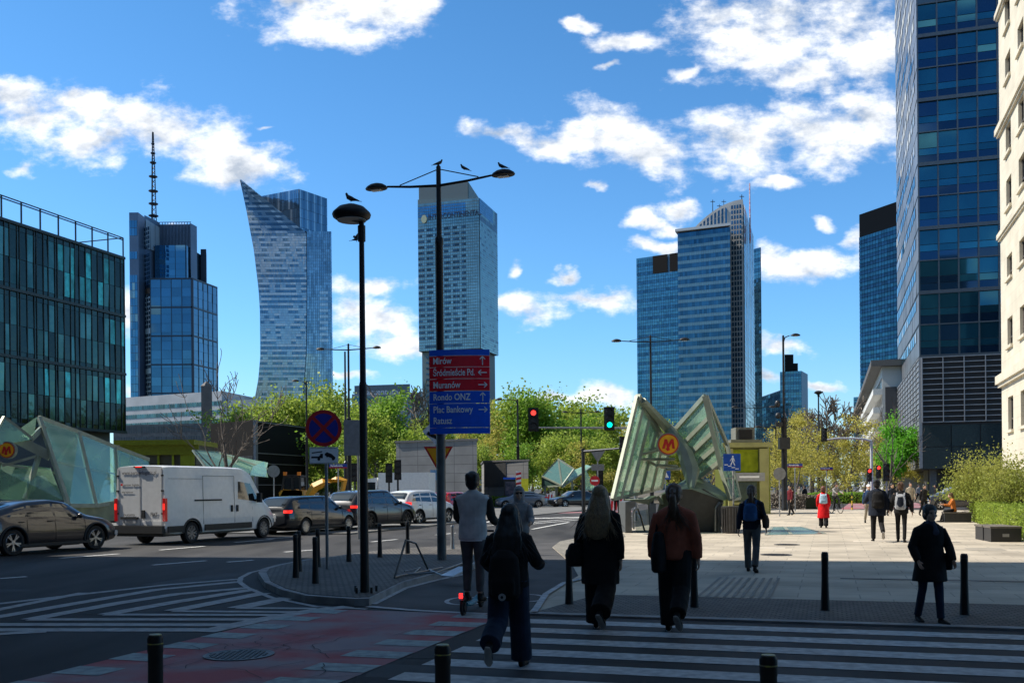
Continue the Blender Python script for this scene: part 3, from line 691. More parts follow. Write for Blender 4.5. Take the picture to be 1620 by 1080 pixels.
m = MB(); ep = P(671, 347.5, 589) + Vector((0, -1.3, 0)); m.extrude([ep + dirh*(1.75*math.cos(a)) + Vector((0, 0, 2.4*math.sin(a))) for a in [k*math.pi/12 for k in range(24)]], (0, .6, 0)); m.build('emblem', mat('emblem_gold', (0.50, 0.45, 0.28), 0.4, 0.3), t, True)

# --- group of towers right of the middle
t = thing('tower', 'blue glass slab tower with two black roof panels, left of the banded tower', 'tower', C(1040, 560))
BL = glassmat('slab_blue_glass', (0.06, 0.16, 0.21), 0.8, 0.07, 0.14, scale=0.03); BLd = glassmat('slab_blue_dark', (0.035, 0.10, 0.15), 0.8, 0.08, 0.25)
a0, a1 = T(1010, 560), T(1082, 545); zt = topz(1040, 406, 555)
m = MB(); m.prism([(p.x, p.y) for p in (a0, a1, a1+Vector((5, 35, 0)), a0+Vector((14, 35, 0)))], 0, [topz(1007, 409, 560), zt, zt, zt]); m.build('wall', mat('slab_frame', (0.07, 0.13, 0.19), 0.5, 0.4), t, True)
m = MB(); S = flat(a0, a1, 0, topz(1007, 409, 560), zt); facade(m, S, 20, 78, 0.10, 0.10, 0.3, lambda i, j: None if (j > 71 and i > 7) else (1 if (j % 3 == 0) else 0), 0.006); m.build('glass_wall', [BL, BLd], t, True)
m = MB(); 
for u0, u1 in ((.36, .68), (.73, 1.0)): m.quad(*[S(a, b) + Vector((0, -.5, 0)) for a, b in ((u0, .925), (u1, .925), (u1, 1), (u0, 1))])
m.build('roof_panel', mat('matt_black', (.006, .006, .007), .8, spec=.15), t, True)

t = thing('tower', 'banded office tower with a curved stone crown and roof masts', 'tower', C(1125, 520))
WB = glassmat('banded_window', (0.03, 0.10, 0.16), 0.7, 0.08, 0.3); WS = glassmat('banded_spandrel', (0.12, 0.20, 0.235), 0.5, 0.2, 0.06)
ST = mat('tower_stone', (0.42, 0.40, 0.38), 0.7, scale=0.1)
a0, a1 = T(1075.5, 520), T(1158.5, 508); zt = topz(1115, 363, 512)
m = MB(); m.prism([(p.x, p.y) for p in (a0, a1, a1+Vector((2, 26, 0)), a0+Vector((9, 28, 0)))], 0, zt); m.build('wall', CORE, t, True)
m = MB(); S = flat(a0, a1, 0, zt); nb = 33
facade(m, S, 22, nb*2, 0.06, 0.03, 0.3, lambda i, j: 1 if j % 2 == 0 else 0, 0.003, vv=[q for k in range(nb) for q in (k/nb, (k+.42)/nb)]+[1.0]); m.build('glass_wall', [WB, WS], t, True)
m = MB(); cz = topz(1110, 361, 512); m.prism([(p.x, p.y) for p in (a0+Vector((-1.6, -1.5, 0)), a1+Vector((0, -1.5, 0)), a1+Vector((0, 12, 0)), a0+Vector((4, 14, 0)))], cz, cz+1.3); m.build('roof_canopy', mat('canopy_pale', (0.42, 0.43, 0.44), 0.5), t, True)
# stone curved part: stone piers with dark windows; crown arc from (1098,356) up to (1176,318)
c0_, c1_, c2_ = T(1098, 530), T(1179, 520), T(1194.5, 575)
def arc(u): return 362 - 43*math.sin(min(1, u)*math.pi/2)**0.8
m = MB(); K = 14
fr = [c0_.lerp(c1_, k/K) for k in range(K+1)]
for k in range(K):
    za, zb_ = topz(1130, arc(k/K), 524), topz(1130, arc((k+1)/K), 524); p, q = fr[k], fr[k+1]; bk = Vector((14, 50, 0))
    lo = topz(1130, 364, 524) if k < K*0.7 else 0
    m.poly([p+Vector((0, 0, lo)), q+Vector((0, 0, lo)), q+Vector((0, 0, zb_)), p+Vector((0, 0, za))]); m.poly([p+Vector((0, 0, za)), q+Vector((0, 0, zb_)), q+bk+Vector((0, 0, zb_-8)), p+bk+Vector((0, 0, za-8))])
zR = topz(1178, 319, 520); zR2 = topz(1192, 372, 575)
m.poly([c1_, c2_, c2_+Vector((0, 0, zR2)), c1_+Vector((0, 0, zR))]); m.poly([c2_, c2_+Vector((-30, 5, 0)), c2_+Vector((-30, 5, zR2)), c2_+Vector((0, 0, zR2))])
m.build('stone_wall', ST, t, True)
m = MB()
def Sarc(u, v):
    p = c0_.lerp(c1_, u); lo = topz(1130, 364, 524) if u < 0.69 else 0; p = p.copy(); p.z = lo + (topz(1130, arc(u), 524)-1.5-lo)*v; return p
facade(m, Sarc, 14, 3, 0.45, 0.06, 0.25, lambda i, j: 0 if i < 10 else None)
S3 = flat(T(1160, 522), T(1177.5, 519.5), 0, topz(1168, 323, 520)); facade(m, S3, 4, 56, 0.34, 0.26, 0.5, lambda i, j: 0)
S4 = flat(c1_, c2_, 0, zR-1, zR2-1); facade(m, S4, 6, 60, 0.12, 0.12, 0.5, lambda i, j: 1 if i % 2 else 0)
m.build('window', [WB, glassmat('stone_side', (0.42, 0.45, 0.48), 0.3, 0.25, 0.15)], t, True)
m = MB()
for px, pt, pb, rr_ in ((1127.5, 316, 345, .25), (1145, 316, 338, .2), (1173.5, 308, 322, .3), (1138, 323, 340, .2)): 
    p = P(px, pb, 530); q = P(px, pt, 530); m.tube(p, q, rr_, rr_*.7, 6); m.bar(q+Vector((-1.2, 0, -1)), q+Vector((1.2, 0, -1)), .3, .3)
m.build('roof_mast', DKMETAL, t, True)
m = MB(); m.tube(P(1187, 385, 540), P(1186, 290, 540), .45, .3, 8); mm = m.build('signal_mast', mat('mast_red_white', (0.6, 0.08, 0.06), 0.6, scale=0.9, col2=(0.7, 0.7, 0.7)), t, True)
t = thing('tower', 'narrow blue glass tower edge just behind the curved stone crown', 'tower', C(1197, 640))
a0, a1 = T(1184, 640), T(1207, 630); zt = topz(1200, 394, 635)
m = MB(); m.prism([(p.x, p.y) for p in (a0, a1, a1+Vector((3, 30, 0)), a0+Vector((3, 30, 0)))], 0, zt); m.build('wall', mat('slab_frame2', (0.05, 0.11, 0.17), 0.5, 0.4), t, True)
m = MB(); facade(m, flat(a0, a1, 0, zt), 6, 70, 0.1, 0.1, 0.3, lambda i, j: 1 if j % 3 == 0 else 0); m.build('glass_wall', [BL, BLd], t, True)
# --- distant towers
t = thing('tower', 'small far blue tower with a stepped dark crown at the end of the street', 'tower', C(1252, 1300))
a0, a1 = T(1235.5, 1300), T(1269.5, 1290); zt = topz(1250, 588, 1300)
m = MB(); m.prism([(p.x, p.y) for p in (a0, a1, a1+Vector((20, 40, 0)), a0+Vector((20, 40, 0)))], 0, zt); m.build('wall', mat('slab_frame3', (0.06, 0.12, 0.20), 0.5, 0.4), t, True)
m = MB(); facade(m, flat(a0, a1, 0, zt), 8, 44, 0.12, 0.1, 0.5, lambda i, j: 1 if j % 3 == 0 else 0); m.build('glass_wall', [BL, BLd], t, True)
m = MB()
for x0, x1, py in ((1243, 1264, 575), (1243, 1257, 561)): m.prism([(p.x, p.y) for p in (T(x0, 1298-(py<570)), T(x1, 1298-(py<570)), T(x1, 1330), T(x0, 1330))], zt-(py<570)*2, topz(1250, py, 1300)+(0.2 if py > 570 else 0))
m.build('crown', MATS['matt_black'], t, True)
t = thing('tower', 'distant blue block with a slanted roof beside the small stepped tower', 'tower', C(1220, 1100))
a0, a1 = T(1207, 1100), T(1236, 1090)
m = MB(); m.prism([(p.x, p.y) for p in (a0, a1, a1+Vector((8, 50, 0)), a0+Vector((8, 50, 0)))], 0, [topz(1207, 627, 1100), topz(1235, 617, 1090), topz(1235, 617, 1090), topz(1207, 627, 1100)]); m.build('wall', mat('slab_frame3', (0, 0, 0)), t, True)
m = MB(); facade(m, flat(a0, a1, 0, topz(1207, 628, 1100), topz(1235, 618, 1090)), 9, 26, 0.12, 0.12, 0.5, lambda i, j: 1 if j % 4 == 0 else 0); m.build('glass_wall', [BL, BLd], t, True)
t = thing('tower', 'tiny far blue tower just left of the dark glass tower', 'tower', C(1357, 1100))
a0, a1 = T(1351.5, 1100), T(1364, 1095); zt = topz(1357, 628, 1100)
m = MB(); m.prism([(p.x, p.y) for p in (a0, a1, a1+Vector((8, 20, 0)), a0+Vector((8, 20, 0)))], 0, zt); m.build('wall', MATS['slab_frame3'], t, True)
m = MB(); facade(m, flat(a0, a1, 0, zt), 4, 30, 0.12, 0.3, 0.5); m.build('glass_wall', BL, t, True)

# --- dark blue tower with black crown
t = thing('tower', 'dark blue glass tower with a plain black top, left of the tall office tower', 'tower', C(1395, 330))
a0, a1 = T(1363, 330), T(1436, 312); zt = topz(1395, 326, 320)
m = MB(); m.prism([(p.x, p.y) for p in (a0, a1, a1+Vector((17, 35, 0)), a0+Vector((15.5, 40, 0)))], 0, zt); m.build('wall', mat('black_crown', (0.006, 0.008, 0.011), 0.9, 0.0, spec=0.0), t, True)
DB = glassmat('dark_tower_glass', (0.022, 0.09, 0.135), 0.8, 0.06, 0.25); DBd = glassmat('dark_tower_glass_b', (0.014, 0.05, 0.09), 0.8, 0.06, 0.3)
m = MB(); S = flat(a0, a1, 0, zt); facade(m, S, 16, 72, 0.10, 0.10, 0.25, lambda i, j: None if j > 65 else (1 if (j % 2 == 0 or j in (30, 31)) else 0), 0.005); m.build('glass_wall', [DB, DBd], t, True)

# --- tall office tower on the right with louvred podium
t = thing('tower', 'tall office tower on the right with blue glazing above a louvred podium', 'tower', C(1460, 120))
c = C(1457, 120); rt = c + E1*24; lf = c + E2*38; zt = 118; zp = topz(1457, 565, 120)
m = MB(); m.prism([(p.x, p.y) for p in (c, rt, rt+E2*38, lf)], zp, zt); m.build('wall', mat('office_frame', (0.05, 0.065, 0.085), 0.4, 0.5), t, True)
RB = glassmat('office_blue', (0.02, 0.11, 0.165), 0.75, 0.04, 0.2, col2=(0.03, 0.155, 0.21), scale=0.2); RBd = glassmat('office_blue_dark', (0.018, 0.06, 0.12), 0.75, 0.05, 0.3)
S = flat(c, rt, zp, zt); m = MB(); flo = 3.85; nf = int((zt-zp)/flo); vv = [0]
for k in range(nf): vv += [(k*flo+1.1)/(zt-zp), (k*flo+1.9)/(zt-zp), ((k+1)*flo)/(zt-zp)]
facade(m, S, 11, 0, 0.05, 0.05, 0.1, lambda i, j: 1 if j % 3 == 0 else (0 if rs.random() < .8 else 1), 0.004, vv=vv); m.build('glass_wall', [RB, RBd], t, True)
m = MB(); fins(m, S, [k/11 for k in range(12)], 0.28, 0.16); bands(m, S, [k*flo*2/(zt-zp) for k in range(nf//2+1)], 0.4, 0.42); bands(m, S, [(k*flo*2+flo)/(zt-zp) for k in range(nf//2)], 0.3, 0.15); m.build('mullion', mat('office_mullion', (0.10, 0.11, 0.12), 0.35, 0.7), t, True)
S = flat(lf, c, zp, zt); m = MB(); facade(m, S, 12, nf*2, 0.30, 0.35, 0.12, lambda i, j: 0 if j % 2 and i < 11 else None, 0.003); m.build('side_window', RB, t, True)
m = MB(); facade(m, S, 12, nf, 0.03, 0.08, 0.06, lambda i, j: 0); m.build('side_panel', mat('pale_metal_panel', (0.22, 0.23, 0.25), 0.35, 0.5, island=0.15), t, True)
# podium
pc = C(1460, 113); pr = pc + E1*24; pf = pc + E2*44; z1p = topz(1464, 566, 113); z0p = topz(1464, 668, 113); zg = topz(1464, 742, 113)
pc2 = pc
m = MB(); m.prism([(p.x, p.y) for p in (pc, pr, pr+E2*44, pf)], zg, z1p); m.build('podium', mat('podium_dark', (0.018, 0.016, 0.018), 0.5), t, True)
m = MB(); S = flat(pc, pr, z0p, z1p)
for k in range(13): bands(m, S, [k/12], 0.35, 0.10)
fins(m, S, [k/11 for k in range(12)], 0.4, 0.09); 
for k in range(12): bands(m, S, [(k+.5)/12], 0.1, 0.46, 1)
S = flat(pf, pc, topz(1435, 740, 113), z1p)
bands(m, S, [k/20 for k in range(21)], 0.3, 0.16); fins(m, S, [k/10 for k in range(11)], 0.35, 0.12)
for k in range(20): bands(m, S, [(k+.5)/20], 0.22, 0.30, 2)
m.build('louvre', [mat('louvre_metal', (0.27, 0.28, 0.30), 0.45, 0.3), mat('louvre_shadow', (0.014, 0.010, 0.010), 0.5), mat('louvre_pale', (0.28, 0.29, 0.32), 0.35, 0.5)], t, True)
m = MB(); S = flat(pc, pr, zg, z0p-0.3); facade(m, S, 8, 2, 0.03, 0.03, 0.1, None, 0.004); m.build('podium_glass', mat('podium_glass', (0.05, 0.07, 0.075), 0.08, 0.5, island=0.3), t, True)
m = MB()
for k in range(5): p = pc + E1*(1.2+k*4) + E2*1.5; m.box(p + Vector((0, 0, zg/2)), (0.7, 0.7, zg), -TH)
m.box(pc + E1*12 + E2*8 + Vector((0, 0, zg/2)), (22, 6, zg-0.02), -TH); m.build('ground_floor', mat('base_grey', (0.12, 0.12, 0.125), 0.6), t, True)

# --- pale building with projecting roof, behind the trees on the right
t = thing('building', 'white modernist block with balconies receding along the right of the street', 'building', C(1396, 150))
c = C(1397, 150); lf = c + E2*118; rt = c + E1*20; zt = topz(1396, 580, 150)
m = MB(); m.prism([(p.x, p.y) for p in (c, rt, rt+E2*118, lf)], 0, zt); m.build('wall', mat('pale_render', (0.50, 0.51, 0.50), 0.7, scale=0.2), t, True)
m = MB(); q = [c-E1*1.6-E2*1.2, rt-E2*1.2, rt+E2*119, lf-E1*1.6]; m.prism([(p.x, p.y) for p in q], zt+.01, zt+0.9); m.build('roof', mat('roof_edge', (0.10, 0.10, 0.10), 0.7), t, True)
m = MB(); S = flat(lf, c, 2, zt-1); facade(m, S, 30, 6, 0.25, 0.45, 0.06, None); m.build('window', mat('window_grey', (0.10, 0.13, 0.15), 0.1, 0.4, island=.4), t, True)
m = MB()
for k in range(1, 6): bands(m, S, [k/6], 1.3, 0.9, u0=.45)
m.build('balcony', mat('balcony_white', (0.62, 0.62, 0.60), 0.6), t, True)
m = MB(); m.box(c + E1*1.2 - E2*.3 + Vector((0, 0, zt*.42)), (1.6, .6, zt*.84), -TH); m.build('pier', mat('strip_dark', (0.05, 0.05, 0.055), 0.5), t, True); m = MB()
S = flat(c, rt, 2, zt-1); facade(m, S, 12, 6, 0.5, 0.5, 0.1, lambda i, j: 0 if i > 3 and i % 2 else None); m.build('end_window', MATS['strip_dark'], t, True)

# --- cream stone building
t = thing('building', 'cream stone building with corniced storeys at the right edge', 'building', C(1590, 58))
c = C(1586, 60.5); near = c - E2*24; zt = 40
CR = brickmat('cream_stone', (0.66, 0.60, 0.48), (0.62, 0.565, 0.45), (0.50, 0.45, 0.36), 1.2, 0.6, 0.01, bump=0.15, dirt=0.12)
# brick coords: use generated along wall by mapping (object z as row)
ntc = CR.node_tree; mpn = [n for n in ntc.nodes if n.type == 'MAPPING'][0]
cx = ntc.nodes.new('ShaderNodeSeparateXYZ'); cc_ = ntc.nodes.new('ShaderNodeCombineXYZ'); tcx = [n for n in ntc.nodes if n.type == 'TEX_COORD'][0]
ntc.links.new(tcx.outputs['Object'], cx.inputs[0]); ad = ntc.nodes.new('ShaderNodeMath'); ad.operation = 'ADD'; ntc.links.new(cx.outputs[0], ad.inputs[0]); ntc.links.new(cx.outputs[1], ad.inputs[1])
ntc.links.new(ad.outputs[0], cc_.inputs[0]); ntc.links.new(cx.outputs[2], cc_.inputs[1]); ntc.links.new(cc_.outputs[0], mpn.inputs[0]); mpn.inputs['Rotation'].default_value = (0, 0, 0)
S = flat(c, near, 0, zt)
# wall with window holes: build strips
win = []   # (s0, s1, z0, z1) along the facade from the far corner
def zpy(py): return topz(1590, py, 60)
rows = [(24, 72), (112, 150), (218, 262), (300, 345), (417, 452), (512, 555), (632, 683)]
rows = [(zpy(b), zpy(a)) for a, b in rows] + [(zt-8.5, zt-6.3), (zt-4.5, zt-2.5)]
rows = sorted([r0 for r0 in rows])
cols = [(2.2+k*4.0, 3.9+k*4.0) for k in range(5)]
zs = [0.0]; 
for a, b in rows: zs += [a, b]
zs.append(zt); ss = [0.0]
for a, b in cols: ss += [a, b]
ss.append(24.0)
wm = MB(); fm = []; 
def W(s, z, d=0.0): return c - E2*s - E1*(-d) + Vector((0, 0, z))
for i in range(len(ss)-1):
    for j in range(len(zs)-1):
        if i % 2 == 1 and j % 2 == 1:
            a, b, z0, z1 = ss[i], ss[i+1], zs[j], zs[j+1]; d = 0.3
            wm.quad(W(a, z0), W(a, z0, d), W(a, z1, d), W(a, z1)); wm.quad(W(b, z0, d), W(b, z0), W(b, z1), W(b, z1, d)); wm.quad(W(a, z1), W(a, z1, d), W(b, z1, d), W(b, z1)); wm.quad(W(a, z0, d), W(a, z0), W(b, z0), W(b, z0, d)); fm.append((a, b, z0, z1))
        else: wm.quad(W(ss[i], zs[j]), W(ss[i+1], zs[j]), W(ss[i+1], zs[j+1]), W(ss[i], zs[j+1]))
wm.quad(W(0, 0), W(0, zt), W(0, zt, 14), W(0, 0, 14)); wm.quad(W(24, 0), W(24, 0, 14), W(24, zt, 14), W(24, zt)); wm.quad(W(0, zt), W(24, zt), W(24, zt, 14), W(0, zt, 14)); wm.quad(W(0, 0, 14), W(0, zt, 14), W(24, zt, 14), W(24, 0, 14))
wm.build('wall', CR, t, True)
WGL = mat('dark_window_glass', (0.03, 0.035, 0.04), 0.05, 0.0, spec=0.8); WFR = mat('window_frame_dark', (0.10, 0.09, 0.08), 0.5)
for a, b, z0, z1 in fm[:70]:
    if a > 17: continue
    m = MB(); m.quad(W(a, z0, .22), W(b, z0, .22), W(b, z1, .22), W(a, z1, .22)); wo_ = m.build('window', WGL, t, True)
    m = MB()
    for s0 in (a+.04, (a+b)/2, b-.04): m.bar(W(s0, z0, .19), W(s0, z1, .19), .07, .06)
    for zz in (z0+.04, z0+(z1-z0)*.35, z1-.04): m.bar(W(a, zz, .19), W(b, zz, .19), .06, .07)
    m.build('frame', WFR, wo_, True)
    m = MB(); m.bar(W(a-.12, z0-.08, -.06), W(b+.12, z0-.08, -.06), .16, .16); m.build('sill', CR, wo_, True)
m = MB()
for py, d, h in ((600, .32, .5), (372, .2, .3), (205, .26, .36), (20, .22, .3)):
    z = zpy(py); m.bar(W(-d, z, -d/2), W(24, z, -d/2), d, h); m.bar(W(-d*.6, z-h*.7, -d*.3), W(24, z-h*.7, -d*.3), d*.6, h*.4)
m.build('cornice', CR, t, True)

# --- low pale office with ribbon windows, mid-left
t = thing('building', 'low pale office with striped ribbon windows, right of the dark glass block', 'building', C(270, 380))
a0, a1 = T(186, 400), T(352, 374); zt = topz(270, 624, 387)
m = MB(); m.prism([(p.x, p.y) for p in (a0, a1, a1+Vector((5, 30, 0)), a0+Vector((5, 30, 0)))], 0, zt); m.prism([(p.x, p.y) for p in (T(345, 375), T(412, 370), T(412, 395), T(345, 395))], 0, topz(380, 632, 372)); m.build('wall', mat('pale_panels', (0.40, 0.40, 0.40), 0.6, scale=0.2), t, True)
S = flat(a0, a1, 0, zt); m = MB(); facade(m, S, 44, 0, 0.08, 0.0, 0.1, lambda i, j: 0 if j % 2 else None, vv=[0, .60, .655, .70, .735, .78, .82, .865, .905, 1.0]); m.build('window', mat('ribbon_glass', (0.05, 0.11, 0.12), 0.1, 0.5, island=.5), t, True)
t = thing('building', 'brown grey stone block with rows of small windows above the green kiosk', 'building', C(280, 300))
a0, a1 = T(180, 300), T(420, 290); zt = topz(280, 670, 295)
m = MB(); m.prism([(p.x, p.y) for p in (a0, a1, a1+Vector((0, 20, 0)), a0+Vector((0, 20, 0)))], 0, zt); m.build('wall', mat('brown_stone', (0.14, 0.12, 0.11), 0.8, var=.3, scale=0.8), t, True)
m = MB(); S = flat(a0, a1, 0, zt); facade(m, S, 60, 7, 0.3, 0.35, 0.1, lambda i, j: 0 if j > 2 else None); m.build('window', mat('brown_window', (0.05, 0.05, 0.055), 0.3, island=.5), t, True)
m = MB(); c0 = T(328, 240); zb_ = topz(328, 690, 240); z1_ = topz(328, 611, 240); z2_ = topz(328, 603, 240)
m.box(c0+Vector((0, 0, z1_/2)), (2.5, 2.5, z1_), .3); m._lathe([(1.5, z1_), (.9, (z1_+z2_)/2), (.1, z2_)], c0, 4, 0, True)
o = m.build('monument', mat('monument_stone', (0.13, 0.115, 0.105), 0.85, scale=0.8), origin=c0); tag(o, 'square stone pillar with a small pointed top, right of the pale office', 'monument')
# --- pale block behind the trees with lettering
t = thing('building', 'grey office block half hidden by trees, left of the hotel tower', 'building', C(610, 330))
a0, a1 = T(558, 330), T(668, 325); zt = topz(610, 622, 328)
m = MB(); m.prism([(p.x, p.y) for p in (a0, a1, a1+Vector((0, 20, 0)), a0+Vector((0, 20, 0)))], 0, zt); m.build('wall', mat('mid_grey_wall', (0.27, 0.28, 0.29), 0.7, scale=0.3), t, True)
m = MB(); q = [T(562, 331), T(650, 327), T(650, 340), T(562, 340)]; m.prism([(p.x, p.y) for p in q], zt, topz(610, 608, 328)); m.build('sign_box', mat('slate_sign', (0.10, 0.12, 0.14), 0.5), t, True)
m = MB(); S = flat(a0, a1, 0, zt); facade(m, S, 26, 10, 0.2, 0.5, 0.1); m.build('window', mat('ribbon_glass', (0, 0, 0)), t, True)
place_text('lettering', 'accenture', 2.6, mat('letter_white', (0.6, 0.6, 0.62), 0.5), t, P(580, 624, 325.5)-t.location, (R(90), 0, R(-2)), 0.05, 1.0, 0.03)

# --- black box building
t = thing('building', 'matt black box-shaped theatre building left of the no stopping sign', 'building', C(410, 110))
a0, a1, a2 = T(334, 112), T(401, 106), T(484, 118)
m = MB(); zt = topz(401, 664, 106); m.prism([(p.x, p.y) for p in (a0, a1, a2, T(430, 135))], 0, zt); m.build('wall', mat('black_cladding', (0.007, 0.007, 0.0075), 0.8, scale=0.3, spec=0.2), t, True)
m = MB(); S = flat(a1, a2, 0, zt); bands(m, S, [.25, .5, .62, .985], .12, .1); fins(m, S, [0.02], .3, .45); m.build('trim', mat('trim_grey', (0.16, 0.16, 0.17), 0.5), t, True)
m = MB(); S = flat(a0, a1, 0, zt); facade(m, S, 16, 5, .12, .12, .06, lambda i, j: 0 if j < 3 else None); m.build('panel', mat('grey_panels', (0.06, 0.06, 0.065), 0.4, .3, island=.3), t, True)
# --- grey concrete block pavilions
GC = brickmat('grey_cladding', (0.25, 0.248, 0.245), (0.22, 0.218, 0.215), (0.10, 0.10, 0.10), 1.6, 0.75, 0.02, bump=.2)
n2 = GC.node_tree; mp2 = [n for n in n2.nodes if n.type == 'MAPPING'][0]; mp2.inputs['Rotation'].default_value = (R(90), 0, 0); 
for n in n2.nodes:
    if n.type == 'TEX_BRICK': n.offset = 0.0
for a, b, y, top, lab in ((627, 755, 86, 700, 'grey panelled concrete service block behind the white truck'), (766, 836, 92, 731, 'low grey panelled block behind the advertising column')):
    a0, a1 = T(a, y), T(b, y-3); m = MB(); z = topz(a, top, y)
    m.prism([(p.x, p.y) for p in (a0, a1, a1+Vector((-.5, 9, 0)), a0+Vector((-.5, 9, 0)))], 0, z); t = thing('service_block', lab, 'building', (a0+a1)/2); m.build('wall', GC, t, True)
    m = MB(); m.prism([(p.x, p.y) for p in (a0+Vector((-.1, -.1, 0)), a1+Vector((.1, -.1, 0)), a1+Vector((-.4, 9.1, 0)), a0+Vector((-.6, 9.1, 0)))], z, z+.15); m.build('roof', ROOF, t, True)
    if a == 766:
        m = MB(); S = flat(a0, a1, 0, z); m.quad(*[S(u, v)+Vector((0, -.08, 0)) for u, v in ((.72, .1), (1, .1), (1, .62), (.72, .62))]); m.build('yellow_glass', mat('yellow_green_glass', (0.30, 0.33, 0.03), 0.2), t, True)
        m = MB(); m.quad(*[S(u, v)+Vector((0, -.06, 0)) for u, v in ((0, .45), (.5, .45), (.5, 1), (0, 1))]); m.build('dark_panel', mat('dark_panel', (0.06, 0.06, 0.06), 0.4), t, True)
# --- city blocks around the viewer's own corner (first casts the big shadow, other two added against sky light)
SHB = mat('street_block_stone', (0.16, 0.155, 0.15), 0.8, var=0.2, scale=0.3)
sb = thing('building', 'large stone block whose shadow covers the near crossing', 'building', (-30, 0, 0))
L2 = Vector((0.976, -0.216, 0)); Pn = Vector((0.216, 0.976, 0)); c = Vector((1.07, 23.5, 0)) - L2*19.5
q = [c, c-L2*30, c-L2*30-Pn*95, c-Pn*95]
m = MB(); m.prism([(p.x, p.y) for p in q], 0, 66); m.build('wall', SHB, sb, True)
m = MB(); S = flat(q[3], q[0], 4, 60); facade(m, S, 24, 16, .45, .35, .08); m.build('window', WGL, sb, True)
sb = thing('building', 'long added block behind the viewer, out of the picture, sized for the sky light', 'building', (10, -30, 0))  # unseen added block, its height sets how much sky light gets in
m = MB(); q = [AB(-45, -45), AB(70, -45), AB(70, -9), AB(-45, -9)]; m.prism([(p.x, p.y) for p in q], 0, 13); m.build('wall', SHB, sb, True)
m = MB(); S = flat(q[2], q[3], 3, 12); facade(m, S, 36, 3, .45, .35, .08); m.build('window', WGL, sb, True)

sb = thing('building', 'added block on the right of the viewer, out of the picture, shutting off sky light', 'building', (24, 0, 0))  # unseen block added to keep sky light off the shaded foreground
m = MB(); q = [AB(10.5, -8.9), AB(45, -8.9), AB(45, 11), AB(10.5, 11)]; m.prism([(p.x, p.y) for p in q], 0, 45); m.build('wall', SHB, sb, True)
m = MB(); S = flat(q[3], q[0], 3, 44); facade(m, S, 8, 12, .45, .35, .08); m.build('window', WGL, sb, True)
# ------------------------------------------------------------ trees, hedges
def leafmat(name, c1, c2, isl=0.35):
    m = mat(name, c1, 0.55, 0.0, col2=c2, scale=0.35, island=isl, spec=0.3, coords='Object')
    b = m.node_tree.nodes['Principled BSDF']; t = m.node_tree; o = [n for n in t.nodes if n.type == 'OUTPUT_MATERIAL'][0]
    tr = t.nodes.new('ShaderNodeBsdfTranslucent'); src = b.inputs['Base Color'].links[0].from_socket
    g_ = t.nodes.new('ShaderNodeGamma'); g_.inputs[1].default_value = 0.85; t.links.new(src, g_.inputs[0]); t.links.new(g_.outputs[0], tr.inputs[0])
    mxs = t.nodes.new('ShaderNodeMixShader'); mxs.inputs[0].default_value = 0.45; t.links.new(b.outputs[0], mxs.inputs[1]); t.links.new(tr.outputs[0], mxs.inputs[2]); t.links.new(mxs.outputs[0], o.inputs[0])
    return m
LEAF_G = leafmat('fresh_green_leaf', (0.21, 0.31, 0.03), (0.35, 0.43, 0.06))
LEAF_D = leafmat('mid_green_leaf', (0.12, 0.25, 0.02), (0.22, 0.37, 0.035))
LEAF_Y = leafmat('yellow_bud_leaf', (0.37, 0.33, 0.05), (0.48, 0.43, 0.08))
LEAF_B = leafmat('bright_green_leaf', (0.10, 0.36, 0.02), (0.18, 0.46, 0.03))
BARK = mat('bark', (0.10, 0.08, 0.065), 0.9, var=0.3, scale=3)
BARKL = mat('pale_bark', (0.17, 0.14, 0.11), 0.9, var=0.3, scale=3)
def leaves_mesh(pts, size, seed, flatn=0.0):
    r = np.random.RandomState(seed); n = len(pts); pts = np.asarray(pts, float)
    a = r.normal(size=(n, 3)); a /= np.linalg.norm(a, axis=1)[:, None]
    b = r.normal(size=(n, 3)); b -= (b*a).sum(1)[:, None]*a; b /= np.linalg.norm(b, axis=1)[:, None]
    s = size*(0.55+0.9*r.rand(n))[:, None]
    v = np.empty((n, 4, 3)); v[:, 0] = pts-a*s*.5; v[:, 1] = pts+b*s*.34; v[:, 2] = pts+a*s*.5; v[:, 3] = pts-b*s*.34
    me = bpy.data.meshes.new('leaves'); me.vertices.add(n*4); me.vertices.foreach_set('co', v.reshape(-1))
    me.loops.add(n*4); me.loops.foreach_set('vertex_index', np.arange(n*4, dtype=np.int32)); me.polygons.add(n)
    me.polygons.foreach_set('loop_start', np.arange(0, n*4, 4, dtype=np.int32)); me.polygons.foreach_set('loop_total', np.full(n, 4, dtype=np.int32)); me.update(calc_edges=True)
    return me
